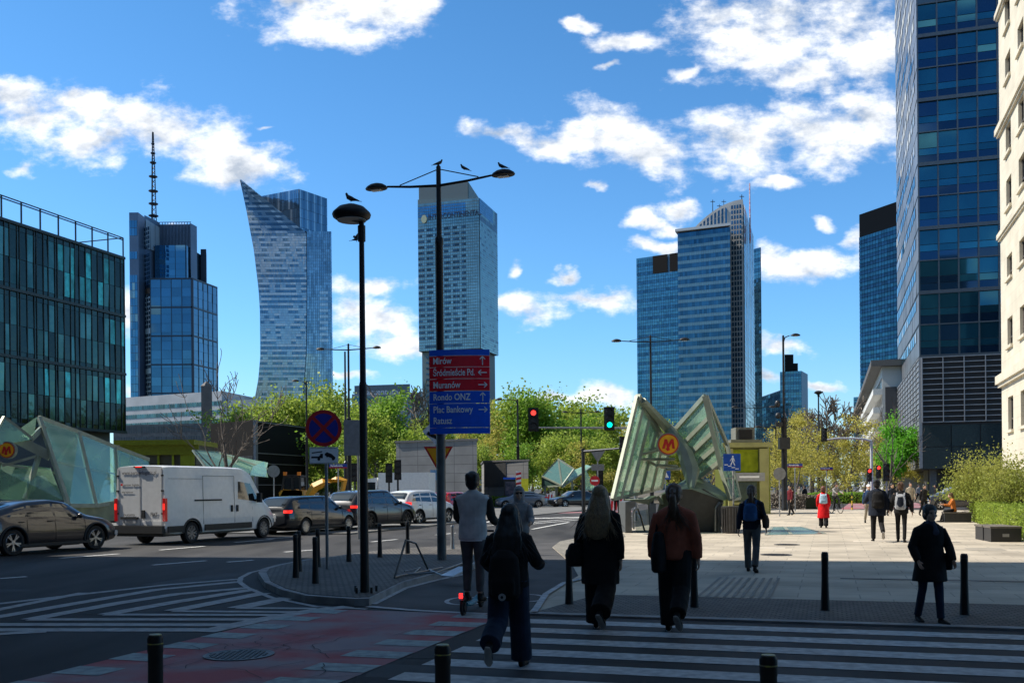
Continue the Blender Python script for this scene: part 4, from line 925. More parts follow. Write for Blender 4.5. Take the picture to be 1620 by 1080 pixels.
def tree_parts(seed, H=10.0, spread=0.42, levels=4, trunk=0.28, r0=0.16, nleaf=9000, lsize=0.28, clump=0.5, up=0.25, kids=(3, 4), multi=1, lowcut=.12, minr=0.0):
    r = random.Random(seed); mb = MB(); tips = []
    def grow(p, d, ln, rad, lev):
        pts = [p.copy()]; rads = [rad]; q = p.copy(); dd = d.copy(); K = 4 if lev > 0 else 5
        for k in range(K):
            dd = (dd + Vector((r.gauss(0, .16), r.gauss(0, .16), r.gauss(0, .10) + up*0.25))).normalized(); q = q + dd*ln/K; pts.append(q.copy()); rads.append(rad*(1-0.55*(k+1)/K))
        mb.path(pts, [max(minr, q_) for q_ in rads], 6 if lev < 2 else 4 if lev < 3 else 3, cap=False)
        if lev >= levels-1:
            for k in range(1, K+1): tips.append(pts[k])
        if lev >= levels: return
        n = r.randint(*kids) + (1 if lev == 0 else 0)
        for i in range(n):
            f = r.uniform(.35, 1) if i else 1.0; idx = min(K, max(1, int(f*K))); base = pts[idx]
            az = 2*math.pi*(i/n) + r.uniform(-.5, .5); tilt = r.uniform(.35, .95) if i else r.uniform(.1, .4)
            x = dd.orthogonal().normalized(); y = dd.cross(x); nd = (dd*math.cos(tilt) + (x*math.cos(az)+y*math.sin(az))*math.sin(tilt)*(spread/0.42)).normalized()
            grow(base, nd, ln*r.uniform(.55, .78), rads[idx]*r.uniform(.5, .72), lev+1)
    for s_ in range(multi):
        d0 = Vector((0, 0, 1)) if multi == 1 else Vector((math.cos(s_*2*math.pi/multi)*.35, math.sin(s_*2*math.pi/multi)*.35, 1)).normalized()
        grow(Vector((0, 0, 0)), d0, H*trunk*(1 if multi == 1 else r.uniform(.8, 1.2)), r0, 0)
    zmax = max(p.z for p in tips); sc = H/zmax
    for i in range(len(mb.v)): mb.v[i] = Vector((mb.v[i].x*sc, mb.v[i].y*sc, mb.v[i].z*sc))
    tips = [p*sc for p in tips]
    rn = np.random.RandomState(seed); T_ = np.array([tuple(p) for p in tips])
    if nleaf:
        wts = rn.rand(len(T_))**2 + .05; wts /= wts.sum(); idx = rn.choice(len(T_), nleaf, p=wts); L_ = T_[idx] + rn.normal(size=(nleaf, 3))*clump*np.array([1, 1, .75]); L_ = L_[L_[:, 2] > H*lowcut]
        return mb, leaves_mesh(L_, lsize, seed)
    return mb, None
def make_tree(name, label, cat, seed, leaf, bark=None, **kw):
    t = thing(name, label, cat); mb, lm = tree_parts(seed, **kw); mb.build('trunk', bark or BARK, t)
    if lm is not None: lm.materials.append(leaf); link('crown', lm, t)
    return t
protos = {}; USED = set()
def plant_tree(kind, px, py_top, Y, label, group, sx=1.0, rz=None):
    p = C(px, Y); H = topz(px, py_top, Y); t0, h0 = protos[kind]
    s = H/h0; rz = rz if rz is not None else rng.uniform(0, 6.28)
    if id(t0) not in USED:
        t = t0; USED.add(id(t0))
    else: t = copy_tree(t0)
    t.location = p; t.rotation_euler = (0, 0, rz); t.scale = (s*sx, s*sx, s); t['label'] = label; t['group'] = group
    return t
protos['green'] = (make_tree('tree', '-', 'tree', 3, LEAF_G, H=12, nleaf=10500, lsize=0.30, clump=0.55), 12)
protos['green_b'] = (make_tree('tree', '-', 'tree', 8, LEAF_G, H=12, nleaf=9500, lsize=0.31, clump=0.6, spread=.5), 12)
protos['dense'] = (make_tree('tree', '-', 'tree', 21, LEAF_D, H=12, nleaf=12500, lsize=0.32, clump=0.6), 12)
protos['sparse'] = (make_tree('tree', '-', 'tree', 15, LEAF_Y, H=10, nleaf=3600, lsize=0.22, clump=0.45, levels=5, kids=(2, 4)), 10)
protos['sparse_b'] = (make_tree('tree', '-', 'tree', 33, LEAF_Y, H=10, nleaf=4200, lsize=0.21, clump=0.4, levels=5, kids=(2, 4), spread=.5), 10)
protos['bare'] = (make_tree('bare_tree', '-', 'tree', 41, None, BARK, H=9, nleaf=0, levels=4, kids=(2, 4), spread=.42, trunk=.3, r0=.15, minr=.013), 9)
protos['bare_b'] = (make_tree('bare_tree', '-', 'tree', 47, None, BARKL, H=12, nleaf=0, levels=5, kids=(3, 4), spread=.35, trunk=.3, r0=.2, minr=.035), 12)
protos['bare_c'] = (make_tree('bare_tree', '-', 'tree', 63, None, BARK, H=10, nleaf=0, levels=4, kids=(2, 4), spread=.36, trunk=.36, r0=.13, minr=.016, up=.30), 10)
protos['bright'] = (make_tree('tree', '-', 'tree', 51, LEAF_B, H=11, nleaf=15000, lsize=0.30, clump=0.5, spread=.28), 11)
GL = 'leafy park trees left of the signboard'; GM = 'leafy park trees between the signboard and the glass entrance'; GR = 'yellow budding street trees beyond the plaza'
def where(px):
    for lim, s in ((400, 'above the black box building'), (470, 'just left of the no stopping sign'), (545, 'behind the no stopping sign'), (600, 'behind the thin disc lamp post'), (640, 'left of the grey service block'), (685, 'close beside the direction board'),
                   (790, 'just right of the direction board'), (832, 'behind the advertising column'), (870, 'above the red traffic light'), (915, 'above the small glass pyramid'), (955, 'behind the green traffic light'), (1020, 'left of the glass metro entrance'), (1090, 'between the two glass wings'), (1180, 'behind the yellow lift house')):
        if px < lim: return s
    return 'far along the street'
used_lab = {}
def uniq(desc):
    k = used_lab.get(desc, 0); used_lab[desc] = k+1
    return desc if k == 0 else desc + ['', ', second one in', ', partly hidden behind the others', ', lowest of the three', ', farthest back of the four', ', at the very back', ', thinnest of them'][min(k, 6)]
for kind, px, top, Y, sx in (('green', 408, 628, 135, 1.0), ('green_b', 445, 622, 150, 1.0), ('dense', 380, 655, 150, 1.2), ('green', 475, 640, 145, .9), ('green_b', 530, 610, 130, 1.0), ('green', 528, 690, 118, 1.0), ('green_b', 532, 625, 128, .8), ('green', 568, 625, 140, 1.1),
    ('dense', 600, 618, 112, 1.1), ('green', 625, 632, 108, 1.1), ('green_b', 590, 680, 104, 1.1), ('green', 655, 640, 150, .9), ('dense', 645, 665, 112, 1.2), ('green', 668, 660, 125, 1.2),
    ('sparse_b', 768, 640, 120, .9), ('green', 790, 628, 135, 1.0), ('green_b', 815, 618, 140, 1.05), ('sparse', 775, 690, 112, 1.1), ('dense', 842, 622, 130, 1.0), ('green', 868, 640, 145, 1.1), ('green_b', 895, 622, 140, 1.2), ('dense', 912, 655, 128, 1.1), ('green_b', 850, 680, 115, 1.2),
    ('green', 935, 640, 150, 1.0), ('green', 950, 680, 118, 1.1), ('green_b', 965, 660, 145, 1.1), ('sparse', 990, 668, 120, 1.1), ('green', 880, 690, 116, 1.3), ('green', 1062, 658, 150, 1.0), ('green_b', 1030, 690, 130, 1.3), ('sparse_b', 1085, 690, 125, 1.2), ('sparse', 1125, 700, 120, 1.2), ('green_b', 760, 700, 106, .9), ('dense', 820, 700, 108, 1.2), ('sparse_b', 925, 700, 110, 1.2)):
    ks = {'green': 'fresh green leafy tree', 'green_b': 'broad light green tree', 'dense': 'fuller mid green tree', 'sparse': 'thin tree in yellowish bud', 'sparse_b': 'twiggy tree in pale bud'}[kind]
    plant_tree(kind, px, top, Y, uniq(ks + ' ' + where(px)), GL if px < 700 else GM, sx)
k = 0
rl = ['left of the tall bracket lamp post', 'right of the tall bracket lamp post', 'behind the red coat', 'left of the disc lamp pole', 'right of the disc lamp pole', 'under the white traffic arm', 'behind the white traffic mast', 'beside the bright green tree', 'behind the cyclist', 'farthest along the street', 'behind the blue street name sign', 'in front of the white block', 'between the pole and the hedge']
for kind, px, top, Y, sx in (('sparse', 1255, 655, 150, 1.0), ('sparse_b', 1275, 680, 120, 1.1), ('sparse', 1300, 680, 110, 1.15), ('sparse_b', 1322, 668, 135, 1.2), ('sparse', 1345, 690, 108, 1.2), ('sparse_b', 1365, 665, 140, 1.0), ('sparse', 1230, 690, 130, 1.0), ('sparse_b', 1310, 650, 200, 1.2), ('sparse', 1285, 650, 230, 1.2), ('sparse_b', 1395, 690, 125, .9), ('sparse', 1262, 700, 105, 1.1), ('sparse_b', 1335, 655, 180, 1.0)):
    plant_tree(kind, px, top, Y, ('budding yellow tree ' if 'b' not in kind[-2:] else 'fine-twigged yellow tree ') + rl[k % len(rl)], GR, sx); k += 1
plant_tree('bare_c', 372, 545, 56, 'bare tree with many fine twigs beside the black box building', 'bare trees', 1.0, 0.6)
plant_tree('bare', 325, 640, 66, 'wide low bare tree above the white van', 'bare trees', .9, 2.6)
plant_tree('bare_b', 1322, 618, 190, 'tall bare tree above the yellow trees, right of the disc lamp', 'bare trees', 1.1, 1)
plant_tree('bare_b', 1283, 640, 180, 'thin bare tree above the yellow trees, left of the disc lamp', 'bare trees', .9, 2)
plant_tree('bare_c', 1403, 630, 105, 'dark bare tree in front of the white balconied block', 'bare trees', 1.0, 3)
plant_tree('bare_b', 657, 603, 150, 'bare crown sticking up beside the grey office block', 'bare trees', 1.2, 4)
plant_tree('bright', 1417, 655, 118, 'vivid green tree beside the louvred podium', 'green trees', .9)
plant_tree('bare', 1255, 640, 160, 'bare brownish tree below the far stepped tower', 'bare trees', 1.1, 5)
# shrubs on the right
def shrub(px, Y, H, W, seed, label):
    t = thing('shrub', label, 'shrub', C(px, Y), 0, 'shrubs at the right edge of the plaza'); mb, lm = tree_parts(seed, H=H, levels=4, nleaf=9000, lsize=.085, clump=W*.075, r0=.05, multi=5, trunk=.35, spread=.6, kids=(3, 4), up=.1, lowcut=.30)
    mb.build('stem', BARK, t); lm.materials.append(leafmat('shrub_leaf', (0.20, 0.25, 0.035), (0.36, 0.35, 0.07)) if 'shrub_leaf' not in MATS else MATS['shrub_leaf']); link('foliage', lm, t)
shrub(1556, 45, 3.3, 4.5, 5, 'loose yellowish green shrub rising behind the hedge, nearer the seated woman')
shrub(1610, 40, 3.3, 4.5, 6, 'loose yellowish green shrub at the right edge of the plaza')
shrub(1585, 50, 3.2, 4, 9, 'airy shrub standing back between the two larger shrubs')
def hedge(name, A, B, wdt, H, n, lab, leaf, ls=.06):
    A, B = Vector(A), Vector(B); d = (B-A); ln_ = d.length; d.normalize(); nrm = Vector((-d.y, d.x, 0)); r = np.random.RandomState(n)
    a = r.rand(n)*ln_; b_ = (r.rand(n)-.5)*wdt; z = r.rand(n)*H; face = r.randint(0, 3, n)
    z = np.where(face == 0, H*(.93+.1*r.rand(n)), z); b_ = np.where(face == 1, wdt*.5*(.92+.1*r.rand(n)), np.where(face == 2, -wdt*.5*(.92+.1*r.rand(n)), b_))
    wob = np.array([noise.noise(Vector((x*1.1, y*1.5, 3))) for x, y in zip(a, b_)]); z = z*(1+.22*wob)
    pts = np.stack([a*d.x+b_*nrm.x, a*d.y+b_*nrm.y, z], 1) + r.normal(size=(n, 3))*.03
    t = thing(name, lab, 'hedge', A); lm = leaves_mesh(pts, ls, n); lm.materials.append(leaf); link('foliage', lm, t)
    mb = MB(); mb.box(d*ln_/2 + Vector((0, 0, H*.45)), (ln_-.1, wdt*.84, H*.86), math.atan2(d.y, d.x)); mb.build('twigs', mat('hedge_core', (0.03, 0.035, 0.012), 0.95), t)
hedge('hedge', G(1536, 823)+Vector((.85, 0, 0)), G(1650, 868)+Vector((.9, 0, 0)), 1.7, .90, 22000, 'clipped green hedge along the right edge of the plaza', LEAF_G, .065)
hedge('hedge', C(1262, 96), C(1372, 92), 1.6, .95, 5000, 'low far hedge behind the red coat, across the plaza end', LEAF_D, .14)
hedge('hedge', C(836, 90), C(765, 90.5), 1.0, .9, 3000, 'low hedge behind the blue grey saloon', LEAF_D, .14)
hedge('dry_bed', C(1233, 76), C(1288, 72), 1.6, .95, 5000, 'bed of dry grey brown stalks left of the red coat', mat('dry_stalk', (0.17, 0.14, 0.11), 0.9, island=.5), .13)
# grass behind the entrance
# ------------------------------------------------------------ street furniture
LAMPG = mat('lamp_lens', (0.55, 0.55, 0.52), 0.3, var=.05)
def headmesh(r=0.29, ry=0.19, h=0.20):
    m = MB(); pr = [(0.02, 0), (.62, -.03), (.95, .02), (1.0, .10), (.9, .22), (.6, .38), (.25, .46), (.02, .48)]
    for (a, z) in pr: pass
    b0 = len(m.v); n = 20
    for a, z in pr:
        for k in range(n): an = 2*math.pi*k/n; m.v.append(Vector((a*r*math.cos(an), a*ry*math.sin(an), z*h/.48)))
    for i in range(len(pr)-1):
        for k in range(n):
            a = i*n+k; b = i*n+(k+1) % n; m.f.append((a, b, b+n, a+n)); m.m.append(0)
    return m
def double_lamp(name, label, loc, H, arm, head, rb=0.11, rt=0.055, azim=-TH, group=None, collar=None, stays=True, single=None, cat='street lamp'):
    t = thing(name, label, cat, loc, azim, group)
    m = MB(); c = collar or H*.55
    m._lathe([(rb*1.15, 0), (rb*1.1, .25), (rb, .3), (rb*.95, c), (rb*1.05, c+.03), (rb*1.05, c+.15), (rt*1.15, c+.2), (rt, H), (rt*.4, H+.04)], (0, 0, 0), 14, 0, True); m.build('pole', BLACK, t, smooth=True)
    for s in ((-1, 1) if single is None else (single,)):
        m = MB(); z0 = H-(.42 if single is None else .05)*min(1, arm); pts = [Vector((0, 0, z0)), Vector((s*arm*.45, 0, z0+.04)), Vector((s*(arm-head), 0, z0+.10))]
        if single is not None: pts = [Vector((0, 0, H-.5)), Vector((s*.12, 0, H-.12)), Vector((s*.4, 0, H)), Vector((s*(arm-head), 0, H+.02))]; z0 = H-.08
        m.path(pts, [rt*.62, rt*.55, rt*.45], 8); a = m.build('arm', BLACK, t, smooth=True)
        hm = headmesh(head, head*.62, head*.55)
        for i in range(len(hm.v)): hm.v[i] = hm.v[i] + Vector((s*arm, 0, z0+.06))
        hd = hm.build('lamp_head', BLACK, t, smooth=50)
        m = MB(); m.box((s*arm, -.0, z0+.045), (head*.9, head*.55, .02)); m.build('lens', LAMPG, hd)
    if stays and single is None:
        m = MB()
        for s in (-1, 1): m.tube((0, 0, H-.05), (s*arm*.62, 0, H-.32*min(1, arm)), .008*arm, None, 5)
        m.build('stay_wire', BLACK, t)
    return t
def bird(name, label, loc, rz, s=1.0, fly=False, tilt=0.0):
    t = thing(name, label, 'pigeon', loc, rz, None)
    m = MB(); m.path([(0, -.17, .045), (0, -.10, .07), (0, 0, .105), (0, .08, .15), (0, .115, .20), (0, .125, .235), (0, .13, .26)], [(.018, .01), (.04, .028), (.062, .058), (.055, .055), (.030, .032), (.027, .03), (.012, .014)], 10)
    m.path([(0, -.10, .06), (0, -.2, .03), (0, -.27, .012)], [(.035, .015), (.028, .008), (.03, .004)], 8); m.path([(0, .14, .243), (0, .175, .232)], [.009, .003], 6)
    if fly:
        for sx in (-1, 1): m.poly([(0, .06, .12), (sx*.10, .09, .22), (sx*.24, .0, .30), (sx*.14, -.07, .2), (0, -.06, .12)]); 
    else:
        for sx in (-1, 1): m.path([(sx*.05, .05, .12), (sx*.055, -.06, .09), (sx*.03, -.19, .05)], [(.012, .045), (.012, .035), (.008, .01)], 6)
    for sx in (-1, 1): m.tube((sx*.025, .01, .06), (sx*.025, .015, .0), .005, None, 5)
    o = remesh('body', m, .008, mat('pigeon_grey', (0.035, 0.037, 0.042), 0.6, var=.4, scale=20), t) if not fly else m.build('body', MATS.get('pigeon_grey') or mat('pigeon_grey', (0.035, 0.037, 0.042), 0.6, var=.4, scale=20), t, smooth=True)
    s *= .66; t.scale = (s, s, s); return t
def remesh(name, mb, voxel, mats, parent=None, smooth_it=2, wr=0.0, wscale=6.0, wz=1.0, seed=0):
    me = mb.mesh('tmp', mats if isinstance(mats, (list, tuple)) else [mats]); ob = bpy.data.objects.new('tmp', me); COL.objects.link(ob)
    md = ob.modifiers.new('r', 'REMESH'); md.mode = 'VOXEL'; md.voxel_size = voxel
    if smooth_it: sm = ob.modifiers.new('s', 'SMOOTH'); sm.factor = .5; sm.iterations = smooth_it
    dg = bpy.context.evaluated_depsgraph_get(); dg.update(); me2 = bpy.data.meshes.new_from_object(ob.evaluated_get(dg)); bpy.data.objects.remove(ob)
    if wr:
        nn = [Vector(v_.normal) for v_ in me2.vertices]
        for v_, n_ in zip(me2.vertices, nn):
            p = v_.co; q = Vector((p.x*wscale+seed, p.y*wscale, p.z*wscale*wz)); f = noise.noise(q)*.6 + noise.noise(q*2.3)*.4; f2 = 1-abs(noise.noise(q*.8+Vector((5, 5, 5))))*2.2
            v_.co = p + n_*wr*(f*.8 + f2*.45)
    me2.materials.clear()
    for mm in (mats if isinstance(mats, (list, tuple)) else [mats]): me2.materials.append(mm)
    me2.polygons.foreach_set('use_smooth', [True]*len(me2.polygons)); me2.name = name
    return link(name, me2, parent)

# near disc lamp with pigeon
b = G(577, 936, ZI); H = topz(572, 345, b.y); t = thing('street_lamp', 'slim black lamp post with a round disc head on the kerb island', 'street lamp', b, 0)
hh = H-ZI
m = MB(); m._lathe([(.072, 0), (.068, .4), (.062, 1.8), (.060, 3.2), (.048, 3.25), (.040, hh-.4), (.040, hh-.02)], (0, 0, 0), 16, 0, True); m._lathe([(.06, hh-.36), (.06, hh-.12)], (0, 0, 0), 12, 0, True); m.build('pole', BLACK, t, smooth=True)
m = MB(); m._lathe([(.055, 0), (.22, -.015), (.285, .03), (.298, .07), (.285, .10), (.20, .18), (.09, .22), (.01, .23)], (-.145, -.05, hh-.03), 28, 0, True); hd = m.build('lamp_head', BLACK, t, smooth=50)
m = MB(); m._lathe([(.01, 0), (.22, .0), (.22, .012), (.01, .012)], (-.145, -.05, hh-.055), 24); m.build('lens', mat('lens_dim', (.30, .30, .28), .4), hd)
m = MB(); m.bar((-.02, 0, hh-.05), (-.14, -.05, hh-.03), .05, .05); m.build('bracket', BLACK, t)
m = MB(); 
for a in (.6, 2.5, 4.2, 5.4): m.tube((.2*math.cos(a), .2*math.sin(a), 0), (.2*math.cos(a), .2*math.sin(a), .09), .02, .02, 6)
m.build('anchor_bolt', DKMETAL, t)
bird('pigeon', 'pigeon perched on the disc lamp head', b + Vector((-.145, -.05, hh+.215)), R(72), 1.0)
bird('pigeon', 'pigeon in flight just below the disc lamp head', P(563.5, 383, 17.5), R(-60), .75, True)
# mast lamp with direction board
b = G(699, 885, ZI); H = topz(690, 264, b.y)-ZI
t = double_lamp('street_lamp', 'tall double-headed lamp mast carrying the red and blue direction board', b, H, 1.52, .27, .09, .052, -TH, collar=H*.80)
for ch in t.children:
    if ch.name.startswith('pole'): ch.data.materials[0] = BLACK
m = MB(); m._lathe([(.103, 0), (.103, 3.0)], (0, 0, 0), 18, 0, True); m.build('pole_sleeve', mat('sleeve_grey', (0.10, 0.11, 0.11), .55, .3, var=.3, scale=3), t, smooth=True)
def onlamp(x, z): return b + Matrix.Rotation(-TH, 3, 'Z') @ Vector((x, 0, z))
bird('pigeon', 'pigeon on the very top of the tall lamp mast', onlamp(.0, H+.01), R(-75), .95)
bird('pigeon', 'pigeon on the stay wire of the tall lamp mast', onlamp(.62, H-.16), R(100), .9)
bird('pigeon', 'pigeon on the right lamp head of the tall mast', onlamp(1.5, H-.22), R(75), 1.0)
# direction board (curved)
SB = mat('sign_blue', (0.0, 0.12, 0.80), 0.4, var=.06); SR = mat('sign_red', (0.88, 0.0, 0.02), 0.4, var=.06); SW = mat('sign_white', (0.92, 0.93, 0.93), 0.5, var=.04); SBK = mat('sign_back', (0.25, .26, .27), .5, .4)
bo = Vector((b.x, b.y-.20, 0)); yb = bo.y; xl, xr = P(679, 620, yb).x, P(775, 620, yb).x; zt = topz(726, 553.5, yb); zb_ = topz(726, 686, yb); hgt = zt-zb_; wd = xr-xl
t = thing('direction_sign', 'curved red and blue direction board on the tall lamp mast', 'direction sign', (0.5*(xl+xr), yb, zb_), -R(4))
def bend(x): return -.10*(1-(2*x/wd)**2)
def panel(z0, z1, mt, name, lab=None):
    m = MB(); K = 10
    for k in range(K):
        x0, x1 = -wd/2+wd*k/K, -wd/2+wd*(k+1)/K
        a, b_, c_, d_ = (x0, bend(x0), z0), (x1, bend(x1), z0), (x1, bend(x1), z1), (x0, bend(x0), z1)
        m.extrude([a, b_, c_, d_], (0, .035, 0))
    return m.build(name, mt, t)
fr = [(0, .070, SB), (.074, .357, SB), (.363, .505, SB), (.512, .650, SR), (.657, .790, SR), (.797, .925, SR), (.932, 1.0, SB)]
pans = [panel(a*hgt, c_*hgt, mt, 'panel') for a, c_, mt in fr]
def bendtext(s, x, z, size, sx=.78, mt=SW, par=None):
    me = text_mesh(s, size, .003, sx, .0035)
    for v_ in me.vertices:
        co = v_.co; X = x+co.x; v_.co = Vector((X, bend(X)-.006+(-co.z), z+co.y))
    me.materials.clear(); me.materials.append(mt); return link('lettering', me, par or t)
ts = .205; x0 = -wd/2+.085
for s, f, pi in (('Mirów', .832, 5), ('Śródmieście Pd.', .692, 4), ('Muranów', .545, 3), ('Rondo ONZ', .400, 2), ('Plac Bankowy', .252, 1), ('Ratusz', .120, 1)): bendtext(s, x0, f*hgt, ts, .68 if 'Pd' in s else .78, SW, pans[pi])
def arrow(cx, cz, ang, par):
    m = MB(); s = .085
    def pt(a, r): return Vector((cx + r*math.cos(a), bend(cx)-.008, cz + r*math.sin(a)))
    d = Vector((math.cos(ang), 0, math.sin(ang))); o = Vector((cx, bend(cx)-.010, cz)); tip = o + d*s*1.1
    def on(p): return Vector((p.x, bend(p.x)-.012, p.z))
    m.bar(on(o-d*s*1.1), on(tip), .004, .022, up=d.cross(Vector((0, 1, 0))))
    for q in (2.4, -2.4): dd = Vector((math.cos(ang+q), 0, math.sin(ang+q))); m.bar(on(tip), on(tip+dd*s*1.0), .004, .022, up=dd.cross(Vector((0, 1, 0))))
    m.build('arrow', SW, par)
ax = wd/2-.15
for f, a, pi in ((.865, 90, 5), (.725, 180, 4), (.580, 0, 3), (.435, 90, 2), (.285, 0, 1)): arrow(ax, f*hgt, R(a), pans[pi])
# traffic signs behind the mast: diamond and yield
YE = mat('sign_amber', (0.95, 0.42, 0.0), .45, var=.06); RD = mat('sign_rim_red', (0.60, 0.015, 0.018), .45)
def flat_sign(name, label, cat, base, H, shapes, pole_r=.035, rz=0.0, pole=True, polemat=None, poleoff=0.05, ztop=None):
    """shapes: list of (part name, polygon [(x,z)..], layer, material)"""
    t = thing(name, label, cat, base, rz)
    if pole: m = MB(); m.tube((0, poleoff, 0), (0, poleoff, ztop or H), pole_r, None, 10); m.build('pole', polemat or GREYMETAL, t, smooth=True)
    for nm, pg, lay, mt in shapes:
        m = MB(); m.extrude([(x, -.004*lay, z) for x, z in pg], (0, .012 if lay == 0 else .0035, 0)); m.build(nm, mt, t)
    return t
def circ(cx, cz, r, n=28): return [(cx+r*math.cos(2*math.pi*k/n), cz+r*math.sin(2*math.pi*k/n)) for k in range(n)]
def rect(x0, z0, x1, z1): return [(x0, z0), (x1, z0), (x1, z1), (x0, z1)]
def barp(x0, z0, x1, z1, w):
    d = Vector((x1-x0, z1-z0)).normalized(); n = Vector((-d.y, d.x))*w/2; return [(x0+n.x, z0+n.y), (x0-n.x, z0-n.y), (x1-n.x, z1-n.y), (x1+n.x, z1+n.y)]
yb2 = 25.6; bx = C(694, yb2); zc_ = topz(691, 682, yb2); zy0 = topz(694, 747, yb2); zy1 = topz(694, 706, yb2)
px_ = 1/1575*yb2
tri = lambda w, a, c_: [(-w, c_), (0, a), (w, c_)]
sh = [('rim', [(-.375, zy1), (0, zy0), (.375, zy1)], 0, RD), ('face', [(-.30, zy1-.045), (0, zy0+.10), (.30, zy1-.045)], 1, YE),
      ('diamond', [(-.41, zc_), (-.05, zc_-.36), (.31, zc_), (-.05, zc_+.36)], 0, SW), ('diamond_face', [(-.22-.05+.05, zc_), (-.05, zc_-.2), (.15, zc_), (-.05, zc_+.2)], 1, YE), ('bar', barp(-.28, zc_-.04, .12, zc_-.24, .09), 2, BLACK)]
flat_sign('yield_sign', 'amber inverted triangle sign with red rim behind the lamp mast', 'road sign', Vector((bx.x, yb2, ZI)), zc_, [(n_, [(x, z-ZI) for x, z in pg], l_, m_) for n_, pg, l_, m_ in sh], .055, polemat=BLACK, poleoff=.08)
# no stopping sign
b = G(517, 900, ZI); zc_ = topz(512, 677, b.y)-ZI; dx = P(512, 677, b.y).x - b.x; r = .365
sh = [('rim', circ(dx, zc_, r), 0, RD), ('face', circ(dx, zc_, r*.80), 1, mat('sign_deep_blue', (0.015, 0.025, 0.34), .45)), ('cross', barp(dx-r*.56, zc_-r*.56, dx+r*.56, zc_+r*.56, .07), 2, RD), ('cross', barp(dx-r*.56, zc_+r*.56, dx+r*.56, zc_-r*.56, .07), 3, RD)]
zp1, zp0 = topz(512, 707, b.y)-ZI, topz(512, 733, b.y)-ZI; xa, xb = dx-.285, dx+.285
zm = (zp0+zp1)/2
sh += [('plate', rect(xa, zp0, xb, zp1), 0, SW), ('plate_border', rect(xa+.012, zp0+.012, xb-.012, zp0+.018), 1, BLACK), ('plate_border', rect(xa+.012, zp1-.018, xb-.012, zp1-.012), 1, BLACK),
       ('tow_truck', [(dx-.25, zm-.02), (dx-.25, zm-.055), (dx-.02, zm-.055), (dx-.02, zm+.035), (dx-.07, zm+.035), (dx-.07, zm+.01), (dx-.1, zm-.02)], 1, BLACK), ('boom', barp(dx-.24, zm+.05, dx-.03, zm+.075, .02), 1, BLACK), ('wheel', circ(dx-.10, zm-.075, .028, 14), 2, BLACK),
       ('towed_car', [(dx+.02, zm+.03), (dx+.06, zm+.065), (dx+.15, zm+.03), (dx+.23, zm-.04), (dx+.22, zm-.085), (dx+.02, zm+.0)], 1, BLACK), ('wheel', circ(dx+.07, zm-.01, .026, 14), 2, BLACK), ('wheel', circ(dx+.185, zm-.075, .026, 14), 2, BLACK)]
flat_sign('no_stopping_sign', 'round blue sign with red rim and cross above a white tow-away plate', 'road sign', b, zc_+.3, sh, .032, polemat=mat('galv', (0.22, .23, .24), .5, .5), ztop=zc_+.2)
# pedestrian underpass sign
b = Vector((C(1160.5, 36).x, 36, ZP)); zc_ = topz(1158, 731, 36)-ZP; dx = -.05; h = .31; wl = SW
man = [('figure', circ(dx+.03, zc_+.21, .033, 12), 2, wl), ('figure', [(dx-.01, zc_+.17), (dx+.06, zc_+.17), (dx+.06, zc_+.02), (dx-.01, zc_+.02)], 2, wl), ('figure', barp(dx+.04, zc_+.03, dx+.10, zc_-.12, .035), 3, wl), ('figure', barp(dx+.01, zc_+.03, dx-.05, zc_-.10, .035), 3, wl), ('figure', barp(dx+.06, zc_+.15, dx+.10, zc_+.03, .02), 3, wl), ('figure', barp(dx-.01, zc_+.15, dx-.07, zc_+.05, .02), 3, wl)]
stp = [('step', rect(dx-.28+.13*k, zc_-.10-.05*k, dx-.15+.13*k, zc_-.07-.05*k), 3, wl) for k in range(4)]
flat_sign('underpass_sign', 'square blue sign of a figure walking down steps, beside the metro entrance', 'road sign', b, zc_+.3, [('panel', rect(dx-h, zc_-h, dx+h, zc_+h), 0, mat('sign_blue_light', (0.01, 0.09, 0.45), .45))]+man+stp, .028, polemat=mat('pole_stickers', (0.28, .28, .27), .6, .2, var=.5, scale=12), ztop=zc_)
# small signs far
def post_sign(name, label, px, pyc, Y, w, h, face, extra=(), base_z=ZP, cat='road sign', rz=0, pr=.035):
    bb = C(px, Y); zc = topz(px, pyc, Y)-base_z; s = [('panel', rect(-w/2, zc-h/2, w/2, zc+h/2), 0, face)] + [(n_, [(x, z+zc) for x, z in pg], l_, m_) for n_, pg, l_, m_ in extra]
    return flat_sign(name, label, cat, Vector((bb.x, bb.y, base_z)), zc+h/2, s, pr, rz)
STB = mat('street_blue', (0.01, 0.04, 0.30), .5); STR = mat('street_red', (0.40, 0.01, 0.02), .5)
for px, py, Y, lab, txt in ((535, 737, 55, 'street name plate on a pole left of the thin disc lamp', 'Marszałkowska'), (1258, 736, 66, 'street name plate right of the tall bracket lamp', 'Marszałkowska'), (1308, 741, 80, 'smaller street name plate right of the disc lamp pole', 'Świętokrzyska')):
    t = post_sign('street_name_sign', lab, px, py, Y, 1.0, .24, STB, [('red_strip', rect(-.5, -.12, .5, -.05), 1, STR)], cat='street sign')
    place_text('lettering', txt, .13, SW, t, (-.42, -.012, topz(px, py, Y)-ZP-.02), (R(90), 0, 0), .002, .85, .004)
post_sign('no_entry_sign', 'small round no entry sign behind the metro entrance', 941, 760, 60, .02, .02, STR, [('disc', circ(0, 0, .3, 20), 1, mat('entry_red', (.6, .02, .03), .5)), ('bar', rect(-.2, -.05, .2, .05), 2, SW)])
post_sign('road_sign', 'back of a grey inverted triangle sign above a dark signal', 946, 720, 62, .02, .02, STR, [('back', [(-.5, .35), (0, -.45), (.5, .35)], 1, SBK), ('plate', rect(-.4, -.95, .4, -.55), 1, SBK)])
